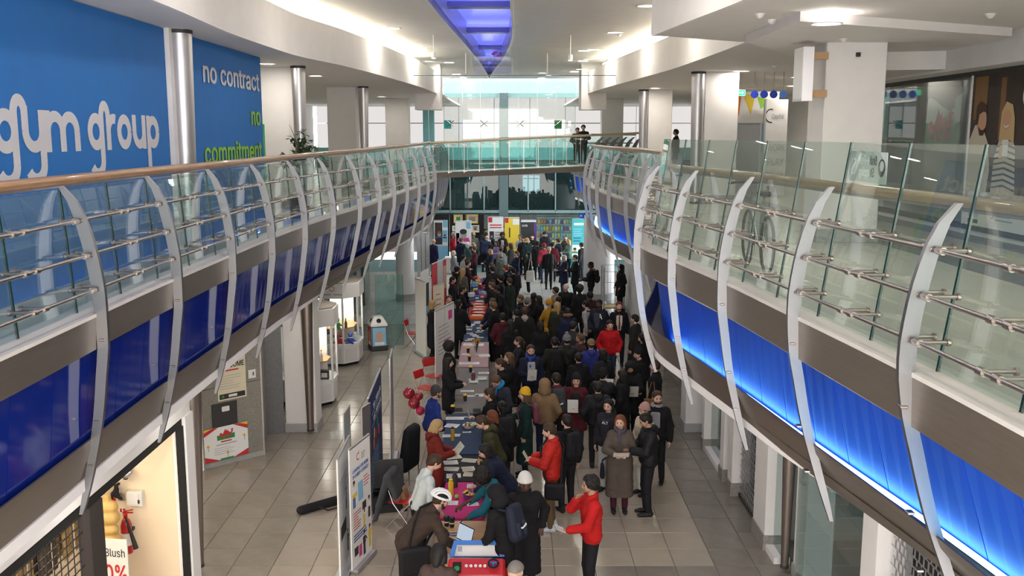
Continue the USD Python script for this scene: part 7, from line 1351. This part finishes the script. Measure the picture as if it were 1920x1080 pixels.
P('person in a navy coat bending over the pile of papers', (-0.42, 14.42), 1.72, 92, 'stoop', 'table', top=('coat', NV), legs=DK, hair='bob', hc='k', lean=32, nod=8)
P('blonde woman in a rust red coat reading a green leaflet', (-1.25, 15.49), 1.66, -78, arms='hold', top=('coat', (.16, .018, .012)), legs=DK, hair='bob', hc='y', f=True, nod=16, hood=(.14, .02, .015), extra=[paper('pale green booklet held by the blonde woman', 'RL', (.30, .24), 'paper_green', 50, 5)])
P('bearded man in a blue jumper and grey beanie seated behind the tables', (-1.53, 18.82), 1.78, -65, 'sit', 'table', top=('jumper', RB), legs=('trousers', CH), hair='short', hc='n', hat='beanie', hatc=(.06, .06, .06), beard=True, lean=12)
P('woman with long dark hair in a black coat behind the grey table', (-1.35, 19.88), 1.68, -85, arms='hold', top=('coat', BK), legs=DK, hair='verylong', hc='k', f=True)
P('woman with black curls behind the woman in the black coat', (-1.41, 21.27), 1.70, -70, arms='down', top=('coat', BK), legs=DK, hair='afro', hc='k', skin='b', f=True)
P('bearded man with a bright blue lanyard in a dark suit', (0.41, 20.59), 1.80, 188, arms='one', top=('suit', NV), legs=DK, hair='short', hc='b', beard=True, under=(.40, .40, .42), scarf=(.03, .06, .30), extra=[paper('white papers held by the man with the blue lanyard', 'R', (.20, .28), tilt=70)])
P('woman with long brown hair in a black coat at the grey table', (-0.07, 20.38), 1.68, 100, arms='hold', top=('coat', BK), legs=DK, hair='long', hc='n', f=True)
P('man with short dark hair in a black jacket looking left at the grey table', (-0.25, 19.56), 1.74, 95, arms='table', top=('jacket', BK), legs=DK, hair='short', hc='b', nod=12)
P('man with a bright blue collar under a dark jacket, looking down', (-0.31, 18.32), 1.74, 140, arms='table', top=('jacket', (.03, .034, .05)), legs=DK, hair='short', hc='n', nod=32, lean=12, scarf=(.02, .22, .50))
P('woman with tied up hair in a black and white jacket at the navy table', (-0.43, 17.40), 1.68, 88, arms='one', top=('jacket', BK), legs=DK, hair='bun', hc='b', f=True, nod=10, extra=[backpack('black backpack with a tiny light on the woman with tied up hair', BK, .95), paper('patterned leaflet held by the woman with tied up hair', 'R', (.15, .21), tilt=75)])
P('person with auburn hair behind the man in the olive jacket', (-0.35, 16.15), 1.64, 60, arms='table', top=('jacket', BK), legs=DK, hair='bob', hc='r', f=True, lean=14)
P('person in black walking behind the auburn haired person', (-0.18, 16.58), 1.66, 20, arms='down', top=('coat', BK), legs=('trousers', CH), hair='bun', hc='k', extra=[backpack('large black rucksack with a reflective dash', (.012, .012, .014), 1.1)])
# middle of the crowd
P('man in a scarlet jacket and jeans walking toward the camera', (2.46, 23.68), 1.76, 182, 'walk', 'pocket', top=('jacket', (.40, .008, .012)), legs=J_, hair='short', hc='k', nod=10, hood=(.34, .008, .012))
P('man in a dark suit with a red tie and white shirt', (2.96, 26.11), 1.80, 180, arms='down', top=('suit', BK), legs=DK, hair='short', hc='r', beard=True, under=WH, tie=(.32, .012, .018), skin='l')
P('man in a dark varsity jacket with a white letter patch', (2.42, 26.34), 1.82, 150, arms='pocket', top=('jacket', (.014, .018, .028)), legs=DK, hair='short', hc='k', skin='d', under=(.05, .06, .08), patch=('A', .14, -.10, .115, -.05))
P('person in a light grey jacket with a black backpack', (2.09, 26.84), 1.72, 60, arms='down', top=('jacket', (.36, .35, .36)), legs=DK, hair='short', hc='k', lean=12, extra=[backpack('black backpack on the light grey jacket', BK, 1.0)])
P('person with a huge black afro in a dark coat', (2.09, 29.46), 1.72, 20, arms='down', top=('coat', BK), legs=DK, hair='afro', hc='k', skin='d')
P('bald man in a black coat in the middle of the crowd', (1.69, 29.76), 1.74, 170, arms='down', top=('coat', BK), legs=DK, hair='bald', skin='l')
P('person with short black hair in a tan jacket', (1.35, 29.53), 1.66, 110, arms='down', top=('jacket', (.24, .19, .12)), legs=DK, hair='curly', hc='k', skin='m')
P('person in an orange yellow beanie and yellow jumper', (1.06, 27.27), 1.66, 30, arms='hold', top=('jumper', (.42, .22, .02)), legs=DK, hair='short', hc='y', hat='beanie', hatc=(.48, .20, .015), f=True)
P('blonde person in a dark green coat with a mustard bag', (1.28, 26.79), 1.68, 15, arms='down', top=('coat', (.030, .030, .020)), legs=DK, hair='long', hc='y', f=True, extra=[tote('mustard yellow shoulder bag on the dark green coat', (.45, .22, .02), -1, -.55, (.28, .26), 'handbag')])
P('person in a navy coat with a brown fur collar', (1.52, 25.67), 1.70, 5, arms='down', top=('coat', NV), legs=DK, hair='short', hc='k', hat='fur', hatc=(.20, .12, .06))
P('person in a grey knitted beanie and black coat bending right', (0.46, 27.29), 1.72, -60, arms='table', top=('coat', BK), legs=DK, hair='short', hc='n', hat='beanie', hatc=GY, lean=16)
P('woman with sleek black hair in a black coat, left of a pair', (0.66, 28.50), 1.66, -30, arms='down', top=('coat', BK), legs=DK, hair='long', hc='k', f=True)
P('woman with black hair in a black coat, right of a pair', (0.79, 28.13), 1.64, 60, arms='hold', top=('coat', BK), legs=DK, hair='bob', hc='k', f=True)
P('person in a brown fur trimmed hood facing left', (0.24, 27.87), 1.70, 100, arms='down', top=('coat', BK), legs=DK, hair='short', hc='n', hat='fur', hatc=(.16, .11, .07))
P('person in a maroon hooded jacket seen from behind at the red table', (-0.25, 24.96), 1.70, 5, arms='pocket', top=('jacket', (.075, .014, .022)), legs=DK, hair='short', hc='k', hood=(.08, .014, .022))
P('person in a black coat carrying a cream tote bag', (0.35, 25.50), 1.76, 0, arms='down', top=('coat', (.014, .014, .014)), legs=DK, hair='short', hc='b', hood=(.3, .28, .27), extra=[tote('cream cotton tote bag on a long strap', CR, -1, -.62, (.40, .42), strap=.5)])
P('person in dark trousers and white trainers by the cream tote bag', (0.12, 25.94), 1.62, 20, arms='down', top=('coat', BK), legs=DK, hair='short', hc='k', shoe=WH)
P('man in a flat cap with a brown beard at the red table', (-0.56, 27.10), 1.72, 130, arms='table', top=('jacket', NV), legs=J_, hair='short', hc='n', hat='cap', hatc=(.10, .075, .05), beard=True)
P('person with brown curls in a dark coat at the red table', (-0.53, 26.69), 1.68, 70, arms='table', top=('coat', BK), legs=DK, hair='curly', hc='n')
P('man with black hair in a black coat leaning over the red boxes', (-0.48, 29.67), 1.74, 90, arms='table', top=('coat', BK), legs=DK, hair='short', hc='k', skin='b', lean=20)
P('person in black with tied hair behind the red table', (-1.51, 26.92), 1.72, -30, arms='table', top=('coat', BK), legs=DK, hair='bun', hc='k')
P('woman in a grey jumper with a pink scarf behind the boards', (-1.85, 27.89), 1.68, 185, arms='cross', top=('jumper', (.20, .19, .18)), legs=DK, hair='bun', hc='n', f=True, scarf=(.50, .26, .25))
P('man in a black shirt facing right behind the red table', (-1.52, 29.33), 1.74, -80, arms='hold', top=('shirt', BK), legs=DK, hair='short', hc='k', skin='m')
P('man with dark hair in a burgundy collar beside the red board', (-1.95, 31.25), 1.74, -90, arms='down', top=('jacket', BK), legs=DK, hair='short', hc='k', scarf=(.10, .02, .03))
P('woman with very long blonde hair seen from behind', (-1.73, 33.59), 1.70, -40, arms='down', top=('jumper', (.10, .09, .075)), legs=DK, hair='verylong', hc='y', f=True)
P('woman with long light hair in a dark dress left of the white text board', (-2.27, 27.06), 1.68, -75, arms='hold', top=('longcoat', (.012, .014, .02)), legs=DK, hair='verylong', hc='y', f=True)
P('person in a grey bobble hat and black padded coat', (1.29, 22.11), 1.70, 0, arms='pocket', top=('puffer', (.016, .016, .017)), legs=('trousers', NV), hair='short', hc='k', hat='bobble', hatc=(.18, .185, .19))
P('person in a dark olive padded coat with a backpack', (0.99, 21.78), 1.72, 5, arms='pocket', top=('coat', (.018, .018, .012)), legs=DK, hair='short', hc='k', extra=[backpack('black rucksack with a small light on the olive padded coat', BK, 1.1)])
P('person in a bright blue hooded jacket and tan cap', (1.82, 21.62), 1.70, 5, arms='hold', top=('jacket', (.030, .038, .22)), legs=DK, hair='short', hc='b', hat='cap', hatc=(.20, .14, .08), hood=(.035, .045, .25))
P('person in a plaid shirt holding a bag near the bright blue jacket', (1.63, 22.53), 1.64, 110, arms='down', top=('jacket', (.06, .03, .03)), legs=J_, hair='curly', hc='n', skin='m')
P('person with a ponytail in black at the right side passage', (3.08, 22.23), 1.72, 40, arms='down', top=('coat', BK), legs=DK, hair='tail', hc='k', f=True)
P('person in a black hood looking down at papers on the right', (2.47, 19.53), 1.68, 175, arms='hold', top=('coat', BK), legs=DK, hair=None, hat='hood', hatc=BK, nod=25, skin='m', extra=[paper('folded white papers held by the person in the black hood', 'L', (.22, .3), tilt=60)])
P('woman with long black hair in a black coat on the right', (2.22, 18.88), 1.66, 60, arms='phone', top=('longcoat', BK), legs=DK, hair='verylong', hc='k', f=True)
P('person in a black beanie holding up a white sheet', (1.83, 18.80), 1.70, -20, arms='read', top=('puffer', BK), legs=DK, hair='short', hc='k', hat='beanie', hatc=BK, extra=[paper('white sheet held up by the person in the black beanie', 'RL', (.24, .3), tilt=75)])
P('person in a wide black padded coat seen from behind', (1.64, 17.80), 1.70, 0, arms='pocket', top=('puffer', BK), legs=DK, hair='short', hc='k', hood=(.02, .02, .022))
P('person in a black coat with a tan shoulder bag by the passage', (2.97, 19.46), 1.72, 70, arms='down', top=('coat', BK), legs=J_, hair='short', hc='b', extra=[tote('tan leather shoulder bag by the side passage', (.20, .10, .045), -1, -.55, (.36, .30), 'handbag')])
P('dark dressed person between the afro and the varsity jacket', (2.36, 28.72), 1.64, 30, arms='down', top=('coat', (.03, .014, .014)), legs=DK, hair='curly', hc='k', skin='b')
P('man in a black cap and fur hooded jacket by the round column', (2.85, 34.41), 1.80, 80, arms='hold', top=('jacket', BK), legs=('trousers', NV), hair='short', hc='k', skin='d', hat='cap', hatc=BK, hood=(.16, .10, .05), extra=[backpack('black backpack of the man in the black cap', BK, 1.0)])
P('figure in a black hooded coat beside the cage trolley', (3.92, 34.29), 1.72, 110, arms='pocket', top=('coat', BK), legs=DK, hair=None, hat='hood', hatc=BK)
P('dark figure half hidden behind the right balcony rib', (3.19, 24.51), 1.74, 60, arms='down', top=('longcoat', (.02, .02, .018)), legs=DK, hair='short', hc='k')
P('person in a black coat between the tables and the cream tote bag', (-0.04, 23.99), 1.70, 20, top=('coat', BK), legs=DK, hair='long', hc='k', f=True)
P('person in a charcoal coat behind the grey bobble hat', (1.54, 23.68), 1.72, -20, top=('coat', CH), legs=DK, hair='short', hc='k')
P('person with black hair beside the mustard bag', (0.72, 23.99), 1.66, 10, top=('jacket', BK), legs=J_, hair='bob', hc='k', f=True)
P('person in a dark green coat at the blue cloth, right of three', (-0.09, 31.28), 1.70, 60, top=('coat', (.012, .022, .016)), legs=DK, hair='short', hc='b')
P('person in black at the blue cloth, middle of three', (-0.39, 31.76), 1.72, 80, arms='hold', top=('coat', BK), legs=DK, hair='curly', hc='k')
P('person in a navy anorak at the blue cloth, left of three', (-0.65, 30.93), 1.70, 95, arms='table', top=('jacket', NV), legs=DK, hair='short', hc='k')
P('person in a black anorak behind the navy anorak', (-0.65, 30.50), 1.68, 70, top=('jacket', BK), legs=DK, hair='short', hc='n')
P('dark haired person in black left of the bald man', (1.38, 27.82), 1.66, -10, top=('coat', BK), legs=DK, hair='short', hc='k')
P('person in a grey black coat right of the blue hooded jacket', (2.00, 20.70), 1.68, 30, top=('coat', (.02, .02, .024)), legs=DK, hair='bob', hc='k')
P('person in black left of the bright blue jacket', (1.45, 20.42), 1.66, 10, top=('coat', BK), legs=DK, hair='short', hc='k')
P('person with a dark hat at the edge of the right passage', (2.78, 20.61), 1.70, 100, top=('coat', BK), legs=DK, hair='short', hc='k', hat='beanie', hatc=BK)
P('person in a black puffer jacket left of the man with the lanyard', (0.15, 22.09), 1.66, 90, arms='hold', top=('puffer', BK), legs=DK, hair='tail', hc='b', f=True)
# far crowd
P('woman in black with a white tote bag, feet on the bright floor', (0.66, 38.27), 1.70, 100, arms='down', top=('coat', BK), legs=DK, hair='long', hc='k', f=True, shoe=WH, extra=[tote('white tote bag of the woman on the bright floor', WH, -1, -.60, (.36, .46), strap=.45)])
P('man in black with a black backpack and light cap, seen from behind', (1.52, 39.42), 1.76, 5, arms='down', top=('jacket', BK), legs=DK, hair='short', hc='y', hat='beanie', hatc=(.42, .36, .28), extra=[backpack('black backpack in the middle of the far crowd', BK, 1.15)])
P('person in a pinkish red jacket with a light backpack', (1.38, 41.15), 1.72, 20, arms='down', top=('jacket', (.34, .03, .06)), legs=J_, hair='short', hc='n', hat='beanie', hatc=(.25, .02, .03))
P('person in a dark red jacket beside the pinkish red one', (1.77, 41.60), 1.74, -10, arms='down', top=('jacket', (.13, .015, .022)), legs=DK, hair='short', hc='k')
P('blonde woman in a navy coat and jeans with blue carrier', (2.04, 37.57), 1.68, 120, arms='hold', top=('coat', (.018, .022, .05)), legs=J_, hair='bob', hc='w', f=True, scarf=(.4, .36, .3))
P('man with brown hair in a dark coat facing left near the column', (2.45, 37.08), 1.74, 95, arms='hold', top=('coat', BK), legs=DK, hair='short', hc='n')
P('blonde person in a grey green coat holding something yellow', (2.54, 43.05), 1.70, 110, arms='hold', top=('jacket', (.10, .16, .13)), legs=DK, hair='long', hc='y', f=True)
P('dark haired person in black by the turquoise banner', (3.03, 41.75), 1.70, 60, arms='down', top=('coat', BK), legs=DK, hair='short', hc='k')
P('person in a black coat with a pale fur hood at the far stalls', (1.56, 45.87), 1.78, 20, arms='down', top=('coat', BK), legs=DK, hair='short', hc='k', hat='fur', hatc=(.32, .24, .14))
P('man with a white collar stripe at the far right stalls', (2.08, 43.31), 1.72, 60, arms='table', top=('jacket', NV), legs=DK, hair='short', hc='b', scarf=(.4, .4, .38))
P('woman with brown hair at the turquoise table', (2.54, 45.05), 1.66, 170, arms='table', top=('jacket', (.03, .025, .025)), legs=DK, hair='long', hc='n', f=True)
P('person in a navy jacket with a white hood lining by the yellow banner', (-0.16, 47.26), 1.80, 30, arms='down', top=('coat', (.02, .03, .11)), legs=DK, hair='short', hc='k', hood=(.55, .55, .54))
P('bearded man in a dark hoodie before the white banner', (-0.43, 48.52), 1.76, 160, arms='hold', top=('jacket', BK), legs=DK, hair='short', hc='k', beard=True, skin='m')
P('tall bearded man in an open dark coat and pale shirt', (-1.27, 46.37), 1.86, 200, arms='hold', top=('coat', (.025, .035, .038)), legs=DK, hair='short', hc='k', beard=True, skin='m', under=(.55, .45, .42))
P('bald man in a navy jacket bending at the far tables', (-1.17, 44.76), 1.74, -30, arms='table', top=('jacket', (.02, .03, .08)), legs=DK, hair='bald', lean=18)
P('person with dark hair in black, right of the bald man', (-0.88, 43.69), 1.68, 40, arms='down', top=('coat', BK), legs=DK, hair='bob', hc='k')
P('woman in a lilac patterned top in the far crowd', (-0.70, 42.94), 1.64, 130, arms='hold', top=('jumper', (.22, .16, .34)), legs=DK, hair='long', hc='k', skin='m', f=True)
P('woman in a dark coat with a white and pink scarf', (-0.46, 45.90), 1.70, 180, arms='hold', top=('coat', BK), legs=DK, hair='afro', hc='k', skin='b', f=True, under=(.5, .42, .44))
P('person in a teal grey hooded top', (-0.47, 40.11), 1.68, 40, arms='down', top=('jacket', (.10, .15, .16)), legs=J_, hair='short', hc='b', hood=(.12, .18, .19))
P('person in a beige bobble hat and green grey coat', (-0.47, 38.07), 1.66, 60, arms='hold', top=('coat', (.12, .13, .11)), legs=DK, hair='short', hc='n', hat='bobble', hatc=(.42, .34, .24))
P('blonde person in a navy coat holding leaflets', (-0.91, 39.53), 1.68, 110, arms='hold', top=('coat', NV), legs=DK, hair='bob', hc='y', f=True)
P('person in a scarlet jacket and grey cap at far left', (-2.79, 45.56), 1.76, -70, arms='pocket', top=('jacket', (.42, .012, .025)), legs=J_, hair='short', hc='g', hat='cap', hatc=(.38, .36, .34))
P('person with ruddy bald head in the far left crowd', (-2.14, 46.80), 1.74, 150, arms='down', top=('jacket', (.22, .03, .05)), legs=DK, hair='bald')
P('person with fair hair in grey green at the far left', (-1.85, 46.16), 1.70, 20, arms='down', top=('jacket', (.09, .10, .085)), legs=DK, hair='short', hc='y')
P('man with brown hair and pale collar in the far left crowd', (-1.71, 42.61), 1.70, 160, arms='table', top=('jacket', CH), legs=DK, hair='short', hc='n', scarf=(.4, .42, .44))
P('person in a maroon jumper with brown hair, far left crowd', (-1.61, 40.50), 1.68, 100, arms='table', top=('jumper', (.09, .02, .03)), legs=DK, hair='curly', hc='n')
P('person with grey hair in a teal jacket, far left crowd', (-1.95, 42.11), 1.66, -60, arms='table', top=('jacket', (.05, .10, .10)), legs=DK, hair='short', hc='w')
P('person with white hair in a patterned jacket near the red jacket', (-2.39, 39.14), 1.66, -80, arms='table', top=('jacket', (.30, .28, .30)), legs=DK, hair='bob', hc='w', f=True)
P('bald man in a navy and purple coat between the grey boards', (-3.52, 42.90), 1.74, -40, arms='down', top=('coat', (.025, .02, .07)), legs=DK, hair='bald')
P('man in a black jacket reading green papers', (-0.23, 33.99), 1.76, 80, arms='read', top=('jacket', BK), legs=DK, hair='short', hc='r', extra=[paper('green and white papers held by the man in black', 'RL', (.26, .2), 'paper_green', 50)])
P('person in black with a rucksack beside the man with green papers', (0.04, 33.68), 1.70, 40, arms='down', top=('coat', BK), legs=DK, hair='short', hc='k', extra=[backpack('black rucksack near the green papers', BK, 1.1)])
P('broad person in a black coat seen from behind at the blue cloth', (-0.74, 34.42), 1.78, 60, arms='table', top=('coat', (.010, .012, .02)), legs=DK, hair='short', hc='n')
P('person in a black coat right of the broad black coat', (-0.71, 34.00), 1.72, 30, arms='down', top=('coat', (.02, .022, .024)), legs=DK, hair='short', hc='k')
P('woman with a brown ponytail in a navy jumper and jeans', (0.17, 38.80), 1.68, 120, arms='hold', top=('jumper', NV), legs=J_, hair='tail', hc='b', f=True)
P('person in a pale grey top before the black banner', (0.38, 45.16), 1.70, 140, arms='hold', top=('jumper', (.34, .35, .34)), legs=DK, hair='short', hc='n', skin='m')
P('person with a cream fur hood in a dark green coat', (0.68, 43.54), 1.72, 30, arms='down', top=('coat', (.012, .03, .028)), legs=DK, hair='bob', hc='y', hat='fur', hatc=(.42, .36, .26))
P('person with dark hair holding a pink leaflet by the black banner', (0.95, 44.96), 1.72, 170, arms='read', top=('coat', BK), legs=DK, hair='short', hc='k')
P('person in black at the middle of the far crowd behind the white tote', (1.13, 42.21), 1.72, 20, arms='down', top=('coat', BK), legs=DK, hair='short', hc='k', skin='b')
P('person in dark grey left of the white tote bag', (-0.07, 41.54), 1.70, 70, arms='down', top=('coat', (.03, .035, .036)), legs=DK, hair='bob', hc='b', f=True)
P('person in black behind the lilac top', (0.50, 43.83), 1.74, 150, arms='down', top=('coat', (.02, .012, .02)), legs=DK, hair='short', hc='k', skin='m')
P('person with dark curls in black behind the blue cloth', (-1.96, 34.01), 1.70, -50, arms='table', top=('coat', BK), legs=DK, hair='curly', hc='k')
P('person in a dark jumper behind the blue cloth, nearest the red board', (-1.65, 35.78), 1.68, -80, arms='table', top=('jumper', (.05, .02, .03)), legs=DK, hair='short', hc='b')
P('person in a white top with dark hair at the blue cloth', (-1.92, 37.73), 1.66, -70, arms='hold', top=('shirt', (.45, .44, .46)), legs=DK, hair='short', hc='k', skin='m')
P('person in a navy coat with fair hair at the far left stalls', (-2.32, 43.73), 1.70, -30, arms='down', top=('coat', NV), legs=DK, hair='short', hc='n')
# upstairs
UPZ = 4.80
P('person with black hair leaning on the far balcony rail, left of the group', (2.79, 41.50), 1.68, 175, arms='rail', top=('jacket', (.03, .02, .02)), legs=DK, hair='short', hc='k', skin='m', lean=28, z=5.05)
P('person in black leaning on the far balcony rail, right of the group', (3.07, 41.90), 1.72, 175, arms='rail', top=('jacket', BK), legs=DK, hair='curly', hc='k', lean=18, z=5.08)
P('man in a dark jacket walking on the upper level behind the right columns', (6.23, 37.00), 1.76, 70, 'walk', 'hold', top=('jacket', (.012, .015, .022)), legs=DK, hair='short', hc='b', z=UPZ)
P('person with brown hair behind the big white column upstairs', (6.20, 17.00), 1.52, 70, arms='down', top=('jacket', (.015, .015, .017)), legs=DK, hair='short', hc='r', z=UPZ)
